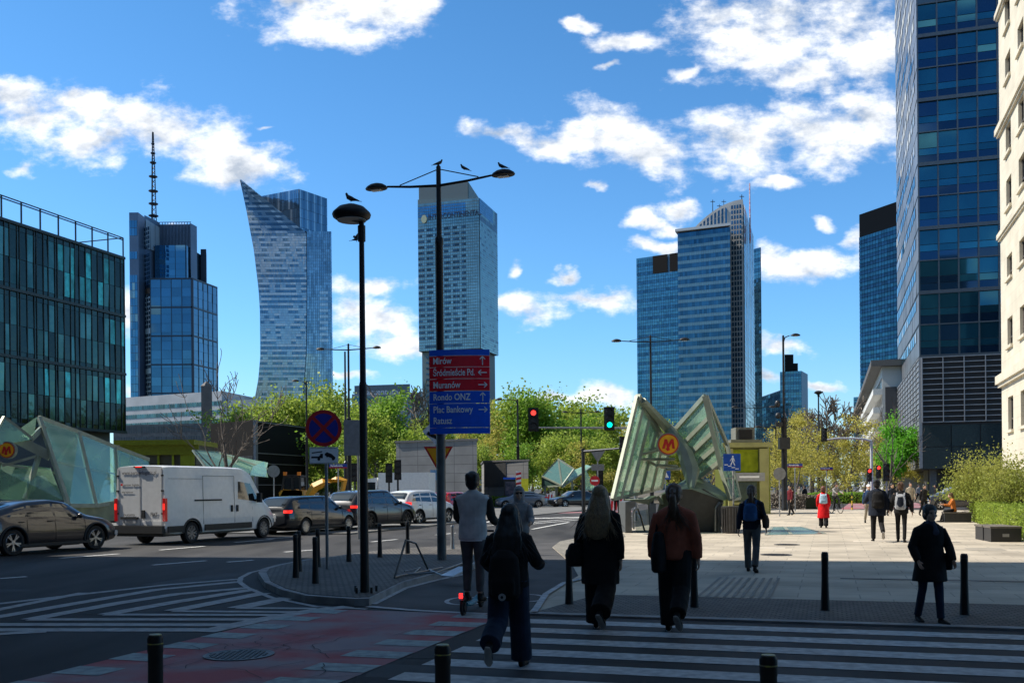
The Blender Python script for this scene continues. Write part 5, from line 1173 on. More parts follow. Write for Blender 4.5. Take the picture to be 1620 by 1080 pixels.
post_sign('road_sign', 'round grey sign back on a pole at the left of the excavator', 433, 745, 58, .02, .02, STR, [('back', circ(0, 0, .36, 20), 1, SBK)])
post_sign('road_sign', 'round grey sign back on a post, left of the tall bracket lamp', 1233.5, 749, 55, .02, .02, STR, [('back', circ(0, 0, .35, 20), 1, SBK)])
post_sign('crossing_sign', 'small blue pedestrian sign seen under the glass wings', 1053, 750, 60, .6, .6, MATS['sign_blue_light'], [('triangle', [(-.2, -.2), (.2, -.2), (0, .22)], 1, SW)])
post_sign('info_sign', 'small blue plate on a thin pole behind the grey service block', 686, 751, 78, .5, .8, mat('plate_blue', (.12, .25, .42), .5))
# traffic signals
SIGH = mat('signal_housing', (0.010, 0.010, 0.011), .5)
RDL = mat('signal_red', (.8, .03, .02), .5, emit=(1, .04, .03), es=1.8); GRL = mat('signal_green', (0, .7, .5), .5, emit=(0, .9, .60), es=2.2); OFF = mat('signal_off', (.03, .03, .03), .3)
def signal(parent_loc, s, lit, label, rz=0.0, back=False, border=False, group='traffic signals'):
    t = thing('traffic_light', label, 'traffic light', parent_loc, rz, group)
    m = MB(); m.box((0, .12, 0), (.34*s, .18, 1.0*s)); m.build('housing', SIGH, t)
    if border: m = MB(); m.box((0, .215, 0), (.50*s, .01, 1.14*s)); m.build('backboard', SIGH, t)
    for k, zz in enumerate((.31, 0, -.31)):
        L_ = (lit == k) and not back
        m = MB(); m.extrude([(x, .026, z) for x, z in circ(0, zz*s, .125*s, 18)], (0, .02, 0)); m.build('lens', (RDL if k == 0 else GRL) if L_ else OFF, t)
        m = MB(); n = 12; R_ = .145*s
        for q in range(n):
            a0_, a1_ = math.pi*q/n, math.pi*(q+1)/n; p0 = (R_*math.cos(a0_), .03, zz*s+R_*math.sin(a0_)); p1 = (R_*math.cos(a1_), .03, zz*s+R_*math.sin(a1_)); m.quad(p0, p1, (p1[0], -.14, p1[2]), (p0[0], -.14, p0[2]))
        m.build('visor', SIGH, t)
    return t
Y = 49
p = thing('signal_mast', 'grey mast arm holding two signals beside the left glass wing', 'signal mast', C(1006, 50))
m = MB(); top = topz(1000, 675, Y); pb = C(1006, 50); pe = P(848, 674, Y); m.tube(pb, Vector((pb.x, pb.y, top+.3)), .11, .09, 12); m.tube(Vector((pb.x, pb.y, top)), Vector((pe.x, pe.y, top)), .06, .04, 10); m.build('pole', GREYMETAL, p, True, smooth=True)
for px, py, lit, lab in ((844, 663, 0, 'traffic light showing red at the arm end'), (964.5, 661.5, 2, 'traffic light showing green near the glass wing')):
    q = P(px, py, Y-.25); signal(q, 1.02, lit, lab, border=True)
# second arm on lamp
def lamps():
    G1_ = 'distant double-headed street lamps'; G2_ = 'distant single-armed street lamps'
    def H_(px, top, Y): return topz(px, top, Y)
    double_lamp('street_lamp', 'double-headed lamp rising behind the dark wagon, left of the thin disc lamp', C(553, 70), H_(553, 544, 70), 2.05, .32, .15, .07, -R(8), G1_)
    m = thing('power_mast', 'slim grey mast standing right beside the double lamp', 'mast', C(547.5, 66)); q = MB(); q._lathe([(.16, 0), (.15, 3.5), (.08, 3.6), (.06, H_(547, 556, 66))], (0, 0, 0), 10); q.build('pole', DKMETAL, m)
    double_lamp('street_lamp', 'single lamp arm above the black box building', C(486, 93), H_(486, 603, 93), 1.0, .35, .13, .07, R(5), G2_, single=-1)
    double_lamp('street_lamp', 'single lamp arm above the advertising column', C(820, 92), H_(820, 632, 92), 1.7, .35, .15, .08, 0, G2_, single=-1)
    double_lamp('street_lamp', 'double lamp between the two hanging traffic lights', C(920, 110), H_(920, 647, 110), 1.75, .35, .16, .08, 0, G1_)
    double_lamp('street_lamp', 'double lamp rising above the left glass wing', C(1031, 68), H_(1031, 531, 68), 2.3, .36, .14, .07, -R(5), G1_)
    double_lamp('street_lamp', 'double lamp in front of the curved crown tower', C(1194, 127), H_(1194, 640, 127), 2.4, .5, .13, .07, 0, G1_)
    t = double_lamp('street_lamp', 'tall bracket lamp post with cameras, right of the lift house', C(1241, 68), H_(1241, 531, 68), .85, .33, .2, .07, 0, G2_, single=1, collar=6.2)
    m = MB(); m.box((-.35, 0, 5.9), (.45, .3, .3)); m.ell((-.42, 0, 7.3), (.2, .2, .25)); m.ell((-.38, 0, 6.5), (.22, .22, .22)); m.box((0, 0, 4.6), (.7, .5, .8)); m.build('camera', DKMETAL, t)
    c_ = C(1296, 115); t = thing('street_lamp', 'disc-topped lamp pole right of the woman in the red coat', 'street lamp', c_); hh = H_(1296, 622, 115)
    m = MB(); m._lathe([(.26, 0), (.22, 7), (.11, 7.2), (.08, hh)], (0, 0, 0), 10); m.build('pole', BLACK, t, smooth=True); m = MB(); m._lathe([(.1, -.4), (.14, -.15), (.48, .05), (.5, .12), (.28, .28), (.02, .32)], (0, 0, hh), 16); m.build('lamp_head', BLACK, t, smooth=True)
    double_lamp('street_lamp', 'small far double lamp in front of the slanted blue block', C(1228, 150), H_(1228, 672, 150), 2.6, .6, .15, .09, 0, G1_)
lamps()
# arm on the lamp at 920, with dark signal
Y = 110; t = thing('signal_mast', 'thin arm with a dark signal back, left of the glass wing', 'signal mast', C(923, 60))
m = MB(); pe0, pe1 = P(923, 714, 60), P(980, 709, 58); pb = C(923, 60); m.tube(pb, Vector((pb.x, pb.y, pe0.z+.2)), .12, .10, 10); m.tube(pe0, pe1, .09, .05, 8); m.build('pole', DKMETAL, t, True, smooth=True)
signal(P(985, 703, 58), .95, 9, 'dark signal seen from behind at the wing edge', back=True)
for px, py, Y, s, lab in ((615, 748, 62, 1.2, 'dark cluster signal above the white truck, left one'), (629, 743, 62, 1.25, 'dark cluster signal above the white truck, right one'), (561, 747, 60, 1.1, 'dark signal behind the grey masts above the dark estate'), (949, 757, 64, 1.3, 'black signal head right of the no entry sign')):
    q = P(px, py, Y); t = signal(q, s, 9, lab, back=True); m = MB(); m.tube((0, .1, -q.z), (0, .1, 0), .06, None, 8); m.build('pole', DKMETAL, t)
# white traffic mast right
Y = 84; t = thing('signal_mast', 'white curved signal arm reaching left over the street', 'signal mast', C(1379, Y)); cb_ = C(1379, Y); pts = [P(x, y, Y) for x, y in ((1379, 698), (1368, 694.5), (1350, 693), (1325, 693), (1303, 696))]
m = MB(); m.tube(cb_, Vector((cb_.x, cb_.y, pts[0].z)), .13, .11, 12); m.path(pts, [.11, .10, .09, .08, .06], 10); m.build('pole', mat('mast_white', (.50, .52, .54), .5), t, True, smooth=True)
signal(P(1305, 687, Y-.3), 1.0, 9, 'black signal at the tip of the white curved arm', back=True, border=True)
for px, py, lab, lit in ((1376, 751, 'red pedestrian signal low on the white mast, left one', 0), (1390.5, 746, 'red signal low beside the white mast, right one', 0), (1403, 747, 'dark signal box right of the white mast', 9)):
    q = P(px, py, 80); t = signal(q, 1.05 if lit == 0 else 1.4, lit, lab); m = MB(); m.tube((0, .1, -q.z), (0, .1, 0), .07, None, 8); m.build('pole', GREYMETAL, t)
t = thing('road_sign', 'back of a large grey road sign behind the disc lamp post', 'road sign', C(562, 34)); z0, z1 = topz(560, 720, 34), topz(560, 664, 34)
m = MB(); m.box((-.06, 0, (z0+z1)/2), (.62, .06, z1-z0)); m.build('panel', SBK, t); m = MB(); m.tube((.1, .06, 0), (.1, .06, z1), .04, None, 8); m.build('pole', GREYMETAL, t)
# bollards
def bollard_proto(h=.78, r=.045, cap=None):
    t = thing('bollard', '-', 'bollard'); m = MB(); m._lathe([(r*1.42, 0), (r*1.35, .02), (r*1.12, h*.30), (r*1.0, h*.55), (r*.98, h-.12), (r*1.04, h-.11), (r*1.04, h-.02), (r*.85, h), (.005, h+.006)], (0, 0, 0), 18, 0, True); m.build('post', BLACK, t, smooth=True)
    m = MB(); m._lathe([(r*.99, h-.06), (r*1.055, h-.058), (r*1.055, h-.05), (r*.99, h-.048)], (0, 0, 0), 18, 0, False)
    m._lathe([(r*.84, h+.0015), (r*.80, h+.007), (.005, h+.009)], (0, 0, 0), 18, 0, True); m.build('cap', mat('cap_black', (0.03, 0.03, 0.03), .5) if cap is None else cap, t); return t
YC = mat('cap_yellow', (0.45, 0.40, 0.06), .5, scale=20, col2=(.15, .15, .12))
bp = bollard_proto(); GB = 'black bollards around the crossing'
first = True
for px, py, z, lab in ((900.5, 955, ZP, 'bollard left of the blonde woman'), (1098.5, 960, ZP, 'bollard right of the woman in the rust jacket'), (1305.5, 965, ZP, 'lone bollard in the middle of the plaza edge'), (1526, 972, ZP, 'bollard right of the woman in the dark coat walking towards us'),
    (468, 913, ZI, 'front left bollard on the kerb island'), (473, 903, ZI, 'bollard just behind the front left one on the island'), (499, 922, ZI, 'nearest bollard on the kerb island'), (503, 896, ZI, 'bollard behind the nearest one, by the sign pole'), (552, 888, ZI, 'bollard left of the disc lamp post on the island'), (601, 881, ZI, 'bollard right of the disc lamp post'), (645, 875, ZI, 'bollard behind the bent metal barrier')):
    t = bp if first else copy_tree(bp); first = False; t.location = G(px, py, z); t['label'] = lab; t['group'] = GB
by = bollard_proto(.80, .047, YC); first = True
for px, py, sy, lab in ((245.5, 1002, 6.35, 'nearest bollard with worn yellow top, at the left of the picture'), (700, 1018, 5.9, 'nearest bollard with yellow top beside the running woman'), (1215.5, 1034, 5.45, 'nearest bollard with yellow top on the zebra side, at right')):
    t = by if first else copy_tree(by); first = False; q = P(px, py, sy); t.location = (q.x, q.y, .03); s = (q.z-.03)/.81; t.scale = (1, 1, s); t['label'] = lab; t['group'] = 'near bollards with yellow tops'
t = inst(bp, 'pale grey stub bollard beside the lamp mast', G(716, 868, ZI), sc=(1, 1, .8), group=GB)
for ch in t.children:
    if ch.name.startswith('post'): ch.data = ch.data.copy(); ch.data.materials[0] = GREYMETAL
t = inst(bp, 'yellow banded post at the far end of the plaza', G(1348, 806, .03), sc=(1, 1, 1.5), group=GB)
for ch in t.children:
    if ch.name.startswith('post'): ch.data = ch.data.copy(); ch.data.materials[0] = mat('post_bands', (.55, .35, .02), .5, scale=3, vs=(0, 0, 1.6), col2=(.02, .02, .02), detail=0, spread=.02)
# bent barrier on the island
t = thing('barrier', 'bent fallen metal barrier lying on the kerb island', 'barrier', G(660, 905, ZI)); pg = lambda px, py, z=ZI+.03: G(px, py, z)
A_, B_, D_ = pg(624, 913), pg(700, 908), pg(668, 914)
m = MB(); hi1 = pg(649, 905, 0)+Vector((0, 0, .0)); top1, top2 = P(642, 854, A_.y+.3), P(658, 859, A_.y+.6)
m.path([A_, top1], [.02, .02], 8); m.path([top1, top2, pg(677, 900), pg(700, 910)], [.02]*4, 8); m.path([A_, pg(640, 908), pg(690, 905), pg(736, 889)], [.018]*4, 8); m.path([pg(626, 911), pg(660, 905), pg(700, 897)], [.015]*3, 8); m.path([pg(640, 903), pg(665, 897), pg(655, 906)], [.012]*3, 6)
m.build('rail', mat('rail_metal', (.20, .20, .20), .4, .7), t, True, smooth=True)
m = MB(); q = [pg(697, 911, ZI+.05), pg(716, 913, ZI+.05), pg(742, 899, ZI+.16), pg(726, 897, ZI+.16)]; m.extrude(q, (0, 0, .02)); m.build('panel', mat('barrier_panel', (.50, .55, .60), .35, .3), t, True)
# waste bin and railings beside the entrance
b = G(1156, 843, ZP); t = thing('waste_bin', 'dark slatted litter bin under the blue underpass sign', 'litter bin', b, -TH)
m = MB(); m._lathe([(.27, 0), (.29, .05), (.31, .9), (.33, .93), (.33, .97), (.26, .97)], (0, 0, 0), 20); m.build('bin_body', mat('bin_grey', (.07, .07, .072), .5, .4), t, smooth=True)
m = MB()
for k in range(20): a = 2*math.pi*k/20; m.bar((.31*math.cos(a), .31*math.sin(a), .06), (.33*math.cos(a), .33*math.sin(a), .9), .05, .02)
m.build('slat', mat('bin_slat', (.14, .14, .14), .45, .5), t)
# benches / concrete seats
for pts, hh, lab, nm in (([(1569, 836), (1613, 857), (1572, 857)], .43, 'dark box planter bench in front of the hedge', 'a'),):
    b = G(1592, 857, ZP); t = thing('box_bench', lab, 'bench', b, -TH+.1); m = MB(); m.box((.0, .4, .20), (.82, .8, .40)); m.box((-.05, 1.3, .20), (.75, .9, .40)); m.build('base', mat('bench_dark', (.025, .025, .027), .5), t)
    m = MB(); m.box((0, .42, .425), (.86, .86, .05)); m.box((-.05, 1.32, .425), (.80, .9, .05)); m.build('seat', mat('bench_top', (.14, .12, .10), .6, var=.3), t); m = MB(); m.quad((-.1, -.003, .15), (.08, -.003, .15), (.08, -.003, .24), (-.1, -.003, .24)); m.build('label_plate', mat('plate_grey', (.3, .3, .3), .6), t)
b = G(1512, 826, ZP); t = thing('box_bench', 'dark box bench the woman in orange sits on', 'bench', b, -TH+.05); m = MB(); m.box((.1, .4, .20), (1.1, .7, .40)); m.build('base', MATS['bench_dark'], t); m = MB(); m.box((.1, .4, .425), (1.15, .75, .05)); m.build('seat', MATS['bench_top'], t)
# advertising column
b = C(810, 90); t = thing('advert_column', 'dark advertising panel on posts in front of the low block', 'advertising panel', b); z0, z1 = topz(793, 785, 80), topz(793, 744, 80)
m = MB(); m.box((0, 0, 1.3), (1.5, .25, 2.4)); m.build('frame', DKMETAL, t); m = MB(); m.quad((-.6, -.13, .4), (.6, -.13, .4), (.6, -.13, 2.3), (-.6, -.13, 2.3)); m.build('poster', mat('poster', (.16, .14, .2), .3, scale=3, col2=(.03, .04, .08)), t); m = MB(); m.box((0, 0, 2.6), (1.6, .3, .18)); m.build('header', SB, t)
b = C(820.5, 86); t = thing('warning_post', 'red and white chevron beacon on the pole', 'beacon', b); m = MB(); z = topz(820, 757, 86); m.tube((0, 0, 0), (0, 0, z), .08, None, 8); m.build('pole', GREYMETAL, t); m = MB(); m.box((0, -.1, z), (.45, .05, 1.3)); m.build('panel', SW, t)
m = MB()
for k in range(3): m.quad((-.225, -.135, z-.55+k*.42), (.225, -.135, z-.45+k*.42), (.225, -.135, z-.25+k*.42), (-.225, -.135, z-.35+k*.42))
m.build('stripe', MATS['entry_red'], t)
# pole row between lanes and small red barriers in the middle distance
rb = thing('road_barrier', 'red and white road barrier left of the black saloon', 'barrier', C(868, 104), 0, 'red and white barriers by the works')
m = MB(); m.box((0, 0, .55), (1.0, .25, 1.1)); m.build('panel', SW, rb); m = MB()
for k in range(3): m.quad((-.45+.3*k, -.13, .1), (-.3+.3*k, -.13, .1), (-.2+.3*k, -.13, 1.05), (-.35+.3*k, -.13, 1.05))
m.build('stripe', MATS['entry_red'], rb)
inst(rb, 'red and white road barrier behind the roof of the black saloon', C(890, 118), group='red and white barriers by the works'); inst(rb, 'red and white road barrier beside the left wing foot', C(975, 70), group='red and white barriers by the works')
# ------------------------------------------------------------ metro entrances
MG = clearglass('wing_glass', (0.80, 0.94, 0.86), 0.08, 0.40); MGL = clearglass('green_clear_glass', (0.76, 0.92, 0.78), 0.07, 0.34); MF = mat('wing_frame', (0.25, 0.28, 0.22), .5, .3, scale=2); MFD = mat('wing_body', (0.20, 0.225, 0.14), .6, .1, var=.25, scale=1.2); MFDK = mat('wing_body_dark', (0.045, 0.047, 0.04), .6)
MSG = mat('metro_yellow', (0.85, 0.42, 0.01), .4, var=.05); MSR = mat('metro_red', (0.60, 0.02, 0.015), .4); RING = mat('ring_grey', (.28, .28, .24), .4, .5)
def metro_logo(center, r, parent, rz=0.0):
    lo = center - parent.location
    def disc(rr, y, mt, nm, th=.05):
        m = MB(); m.extrude([lo + Vector((x, y, z)) for x, z in circ(0, 0, rr, 36)], (0, th, 0)); return m.build(nm, mt, parent)
    d = disc(r*1.12, 0, RING, 'logo_disc', .22); disc(r, -.02, MSR, 'logo_rim'); disc(r*.90, -.03, MSG, 'logo_face', .04)
    s = r*.62
    Mp = [(-1.0, -.72), (-.62, .78), (-.22, .78), (-.02, .05), (.42, .78), (.80, .78), (1.0, -.72), (.60, -.72), (.50, .12), (.12, -.52), (.22, -.95), (-.20, -1.08), (-.52, -.70), (-.26, -.62), (-.38, .10), (-.60, -.72)]
    m = MB(); m.extrude([lo + Vector((x*s, -.045, z*s)) for x, z in Mp], (0, .03, 0)); m.build('letter', MSR, parent)
def q8(x, y, Y): return P(960+x/4.5, 620+y/4.5, Y)
t = thing('metro_entrance', 'butterfly-shaped glass and steel metro entrance on the plaza with a round M sign', 'metro entrance', C(1058, 38) + Vector((0, 0, ZP)))
METRO = t
def glasspoly(pts, nm='glass_panel', par=None, th=.03):
    par = par or t; pts = [Vector(p) for p in pts]; n = (pts[1]-pts[0]).cross(pts[2]-pts[0]).normalized(); m = MB(); m.extrude(pts, n*th); return m.build(nm, MG if par is METRO else MGL, par, True)
def bar_(m, a, b, w=.10, h=.12): m.bar(a, b, w, h)
def lerp(a, b, f): return a.lerp(b, f)
# left wing: panels between sloping ribs
top_l = [q8(217, 32, 37), q8(255, 100, 37.4), q8(300, 178, 37.9), q8(350, 262, 38.4), q8(395, 340, 38.9), q8(436, 420, 39.4)]
bot_l = [q8(42, 762, 35.5), q8(95, 750, 36.3), q8(160, 735, 37.3), q8(240, 718, 38.4), q8(312, 702, 39.4), q8(386, 682, 40.4)]
for k in range(5): glasspoly([top_l[k], bot_l[k], bot_l[k+1], top_l[k+1]])
fr = MB()
for a, b in zip(top_l, bot_l): bar_(fr, a, b, .13, .16)
for a, b in zip(top_l[:-1], top_l[1:]): bar_(fr, a, b, .2, .24)
for a, b in zip(bot_l[:-1], bot_l[1:]): bar_(fr, a, b, .10, .12)
for f in (.94,):
    for k in range(5): bar_(fr, lerp(top_l[k], bot_l[k], f), lerp(top_l[k+1], bot_l[k+1], f), .06, .06)
fr.build('wing_frame', MF, t, True)
br = MB()   # cross braces
for a, b in (((165, 412), (362, 400)), ((165, 430), (350, 520)), ((200, 478), (480, 478)), ((240, 445), (420, 400)), ((350, 520), (430, 545)), ((420, 550), (530, 545)), ((360, 520), (500, 530))): br.tube(q8(*a, 37.6), q8(*b, 38.6), .055, None, 8)
for a, b in (((565, 388), (785, 412)), ((590, 395), (800, 450)), ((600, 465), (810, 485)), ((640, 540), (830, 540)), ((610, 462), (800, 520))): br.tube(q8(*a, 38.6), q8(*b, 37.4), .055, None, 8)
br.build('brace', MF, t, True, smooth=True)
# right wing upper plane
ap = q8(702, 28, 37)
in_r = [q8(480, 278, 38.8), q8(540, 378, 38.8), q8(585, 458, 38.7), q8(622, 530, 38.6), q8(662, 608, 38.4)]
rd_r = [ap, q8(724, 190, 37.0), q8(752, 295, 37.0), q8(785, 390, 37.0), q8(812, 492, 36.9)]
for k in range(4): glasspoly([in_r[k], in_r[k+1], rd_r[k+1], rd_r[k]])
fr = MB()
for a, b in zip(in_r, rd_r): bar_(fr, a, b, .14, .18)
end = q8(893, 765, 36.2); bar_(fr, ap, q8(820, 540, 36.8), .2, .22); bar_(fr, q8(820, 540, 36.8), end, .2, .22)
out_r = [q8(708, 30, 37.2), q8(855, 370, 38.4), q8(945, 755, 38.0)]
for a, b in zip(out_r[:-1], out_r[1:]): bar_(fr, a, b, .12, .12)
for f in (.35, .6, .8): bar_(fr, lerp(ap, end, f), lerp(out_r[0], out_r[2], f), .07, .07)
bar_(fr, end, out_r[2], .1, .1)
fr.build('wing_frame', MF, t, True)
for k in range(3):
    f0, f1 = (0, .35, .65)[k], (.35, .65, 1)[k]
    glasspoly([lerp(ap, end, f0), lerp(ap, end, f1), lerp(out_r[0], out_r[2], f1), lerp(out_r[0], out_r[2], f0+.001)])
# spine
sp_ = MB(); sp_.path([q8(436, 250, 38.6), q8(490, 330, 38.2), q8(560, 440, 37.6), q8(600, 560, 37.2), q8(603, 690, 36.6)], [(.22, .16), (.24, .2), (.30, .26), (.34, .3), (.10, .12)], 8)
sp_.path([q8(255, 60, 37.1), q8(436, 262, 38.6)], [(.14, .12), (.22, .18)], 6)
sp_.build('spine', MF, t, True)
metro_logo(q8(438, 370, 37.2), 1.74*.221*.99, t)
# folded canopy body
cb = MB(); Bk = Vector((.4, 3.2, 0))
body = [q8(500, 690, 37.0), q8(545, 628, 38.6), q8(590, 600, 38.2), q8(668, 612, 38.2), q8(780, 672, 37.6), q8(888, 752, 36.6), q8(832, 772, 36.3), q8(690, 686, 36.4)]
cen_ = q8(600, 690, 36.3)
for a, b in zip(body[:-1], body[1:]): cb.poly([cen_, a, b])
cb.poly([cen_, body[-1], body[0]])
cb.poly([body[0], q8(350, 745, 37.8), q8(400, 718, 38.2), q8(545, 628, 38.6)]); cb.extrude([q8(355, 745, 37.8), q8(392, 800, 37.7), q8(410, 795, 37.7), q8(372, 738, 37.8)], (0, .3, 0))
cb.extrude([q8(165, 768, 37.3), q8(300, 800, 37.3), q8(352, 748, 37.5), q8(352, 738, 37.5), q8(300, 762, 37.3), q8(165, 765, 37.3)], (0, 1.8, 0))
cb.extrude([q8(400, 720, 38), q8(512, 695, 37.2), q8(640, 1002, 36.5), q8(360, 860, 38)], (0, .2, 0))
cb.build('canopy', MFD, t, True)
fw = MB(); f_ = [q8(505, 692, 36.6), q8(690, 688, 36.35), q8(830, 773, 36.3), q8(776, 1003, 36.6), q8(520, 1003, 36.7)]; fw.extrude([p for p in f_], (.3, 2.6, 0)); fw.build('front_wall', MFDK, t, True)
bw = MB(); bw.extrude([q8(132, 782, 36.6), q8(205, 775, 36.6), q8(205, 815, 36.6), q8(172, 830, 36.6), q8(180, 1000, 36.6), q8(132, 1000, 36.6)], (0, 2.2, 0)); bw.extrude([q8(300, 800, 37.2), q8(350, 790, 37.2), q8(350, 1000, 37.0), q8(312, 1000, 37.0)], (0, .3, 0)); bw.build('balustrade', mat('balustrade_grey', (.13, .135, .13), .5, .3), t, True)
rl_ = MB(); 
for dy in (0, .9):
    rl_.path([q8(192, 975, 36.5+dy), q8(190, 870, 36.5+dy), q8(200, 835, 36.5+dy), q8(220, 830, 36.5+dy), q8(240, 880, 37+dy), q8(268, 985, 38+dy)], [.035]*6, 8)
rl_.path([q8(775, 990, 36.2), q8(775, 830, 36.2), q8(800, 785, 36.2), q8(830, 790, 36.2)], [.05]*4, 8); rl_.extrude([q8(790, 800, 36.3), q8(825, 790, 36.3), q8(812, 1005, 36.3), q8(790, 1005, 36.3)], (0, 1.2, 0)); rl_.build('handrail', mat('handrail', (.22, .23, .22), .3, .8), t, True)
m = MB(); m.poly([q8(200, 850, 37.8), q8(300, 830, 37.8), q8(310, 1000, 37.6), q8(205, 1000, 37.6)]); m.build('glass_screen', clearglass('screen_glass', (.6, .66, .64), .12, .25), t, True)
# yellow-green lift house behind
b = C(1183, 60); t = thing('lift_house', 'yellow-green glass lift house behind the right glass wing', 'lift entrance', b)
YG = mat('yellow_green_glass', (0.30, 0.33, 0.03), 0.2); OLV = mat('lift_stone', (0.34, 0.33, 0.12), .6, var=.15, scale=1.5)
s = 60/1575; x0, x1, x2 = (1148-1183)*s, (1216-1183)*s, (1235-1183)*s; z = lambda py: topz(1183, py, 60)
m = MB(); m.box(((x0+x1)/2, 1.6, z(815)/2+z(700)/2-.1), (x1-x0, 3.0, z(705)-0.1)); m.build('wall', mat('lift_inner', (.12, .13, .02), .4), t)
m = MB(); m.quad((x0+.3, .06, z(747)), (x1-.6, .06, z(747)), (x1-.6, .06, z(711)), (x0+.3, .06, z(711))); m.build('green_glass', mat('lift_glass', (0.16, 0.20, 0.01), 0.1, scale=1.4, col2=(.36, .42, .02), spread=.2), t)
m = MB(); m.box(((x0+x1)/2, .0, z(703.5)), (x1-x0+.4, .35, .28)); m.box((x1-.28, .04, (z(710))/2), (.55, .25, z(709))); m.box((x0+.3, .04, z(709)/2), (.3, .25, z(709))); m.box(((x0+x1)/2, .02, z(778)/2), (x1-x0-.6, .15, z(778)*0.02+.1))
m.quad((x1+.01, .1, 0), (x1+.8, 2.9, 0), (x1+.8, 2.9, z(700)), (x1+.01, .1, z(700))); m.build('frame', OLV, t)
m = MB(); m.box(((x0+x1)/2+.1, -.02, z(754)), (x1-x0-.7, .2, .50)); m.build('sign_band', mat('band_grey', (.32, .33, .33), .5), t); m = MB(); m.box(((x0+x1)/2+.1, -.14, z(754)), (1.2, .02, .12)); m.build('lit_plate', SW, t)
m = MB(); m.quad(((x0+x1)/2-.5, .03, .1), ((x0+x1)/2+.6, .03, .1), ((x0+x1)/2+.6, .03, z(762)), ((x0+x1)/2-.5, .03, z(762))); m.build('door', mat('lift_door', (.10, .13, .12), .1, .4), t)
m = MB(); cz = z(686); m.box((0, 1.2, cz), (1.15, 1.3, .85)); m.box((0, .5, cz), (.8, .2, .55), m=1); m.box((0, .8, z(698)), (1.9, 1.2, .25)); m.build('vent_box', [mat('vent_grey', (.17, .17, .14), .6), BLACK], t)
m = MB()
for k in range(10): xx = x1+.1+k*.07; m.bar((xx, .1+k*.28, 0), (xx, .1+k*.28, z(702)), .03, .05)
m.build('fin', MATS['yellow_green_glass'], t)
# left metro entrance
def q1(x, y, Y): return P(x/3, 540+y/3, Y)
t = thing('metro_entrance', 'glass and steel metro entrance at the left edge, behind the dark crossover', 'metro entrance', C(60, 46))
r0, r1, r2, r3 = q1(185, 360, 43), q1(372, 430, 45), q1(545, 500, 47.5), q1(705, 560, 50)
s0, s1, s2, s3 = q1(325, 778, 42), q1(455, 778, 44), q1(560, 760, 46.5), q1(705, 640, 49)
for a, b, c_, d_ in ((r0, s0, s1, r1), (r1, s1, s2, r2), (r2, s2, s3, r3)): glasspoly([a, b, c_, d_], par=t)
m = MB()
for a, b in ((r0, s0), (r1, s1), (r2, s2), (r0, r1), (r1, r2), (r2, r3), (s0, s1), (s1, s2)): bar_(m, a, b, .15, .17)
for f in (.5,): bar_(m, lerp(r0, s0, f), lerp(r1, s1, f), .06, .06); bar_(m, lerp(r1, s1, f), lerp(r2, s2, f), .06, .06)
a0_, a1_, a2_, a3_ = q1(20, 358, 42), q1(160, 465, 42.5), q1(-60, 500, 41), q1(185, 360, 43)
bar_(m, a0_, a1_, .12, .12); bar_(m, q1(25, 435, 42.2), q1(240, 545, 42.8), .32, .4); bar_(m, q1(10, 580, 42), q1(270, 625, 43.4), .1, .1); bar_(m, q1(185, 540, 42.6), q1(120, 745, 42), .16, .18); bar_(m, q1(10, 590, 42), q1(185, 540, 42.6), .10, .10); bar_(m, q1(210, 400, 43), q1(130, 480, 42.5), .2, .2); bar_(m, a0_, a2_, .12, .12); bar_(m, q1(0, 570, 42), q1(-30, 760, 42), .1, .1)
bar_(m, q1(355, 455, 45), q1(270, 580, 45), .1, .1); bar_(m, q1(500, 505, 47), q1(440, 560, 47), .1, .1); m.build('wing_frame', MF, t, True)
glasspoly([a0_, a2_, a1_], par=t); glasspoly([q1(60, 440, 42.6), a1_, r0 + Vector((-.1, 0, 0))], par=t)
glasspoly([q1(-80, 570, 42), q1(-80, 752, 42), q1(300, 752, 42), q1(240, 600, 43)], par=t)
metro_logo(q1(32, 515, 41.5), .32, t)
m = MB(); m.extrude([q1(290, 782, 41.8), q1(560, 762, 46), q1(560, 845, 46), q1(290, 890, 41.8)], (-.5, .8, 0)); m.build('low_wall', MFD, t, True)
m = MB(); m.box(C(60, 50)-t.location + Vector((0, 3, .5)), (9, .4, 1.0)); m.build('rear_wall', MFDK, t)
# green kiosk, further glass sheds, glass pyramid
t = thing('kiosk', 'long yellow-green glass kiosk seen over the white van', 'kiosk', C(250, 62)); s = 62/1575
m = MB(); zt = topz(250, 699, 62); m.box((0, 2, zt/2), (120*s, 4, zt-.4)); m.build('wall', mat('kiosk_dark', (.05, .05, .03), .5), t)
m = MB(); m.box((0, 1.8, zt-.05), (126*s, 5, .3)); 
m.box((.2, -.25, zt-.5), (124*s, .1, .62)); m.build('roof', mat('kiosk_lime', (.16, .18, .015), .2), t)
m = MB(); 
for x_, w_ in ((48, 22), (2, 3), (25, 3), (-50, 14)): m.box((x_*s, -.1, zt/2), (w_*s, .12, zt-.1))
m.build('glass_panel', mat('kiosk_glass', (.20, .24, .02), .2, island=.3), t)
t = thing('glass_canopy', 'low angular glass canopy left of the black box building', 'glass canopy', C(360, 58))
for pts in (((305, 712, 58), (330, 745, 57), (420, 750, 60), (345, 715, 62)), ((345, 715, 62), (420, 750, 60), (424, 732, 61), (370, 722, 63)), ((395, 752, 56), (424, 755, 57), (418, 730, 60), (400, 738, 58))):
    glasspoly([P(*p) for p in pts], par=t)
m = MB()
for a, b in (((305, 712, 58), (345, 715, 62)), ((345, 715, 62), (424, 742, 60)), ((305, 712, 58), (330, 745, 57)), ((345, 715, 62), (330, 750, 57)), ((375, 728, 61), (360, 752, 58))): bar_(m, P(*a), P(*b), .1, .1)
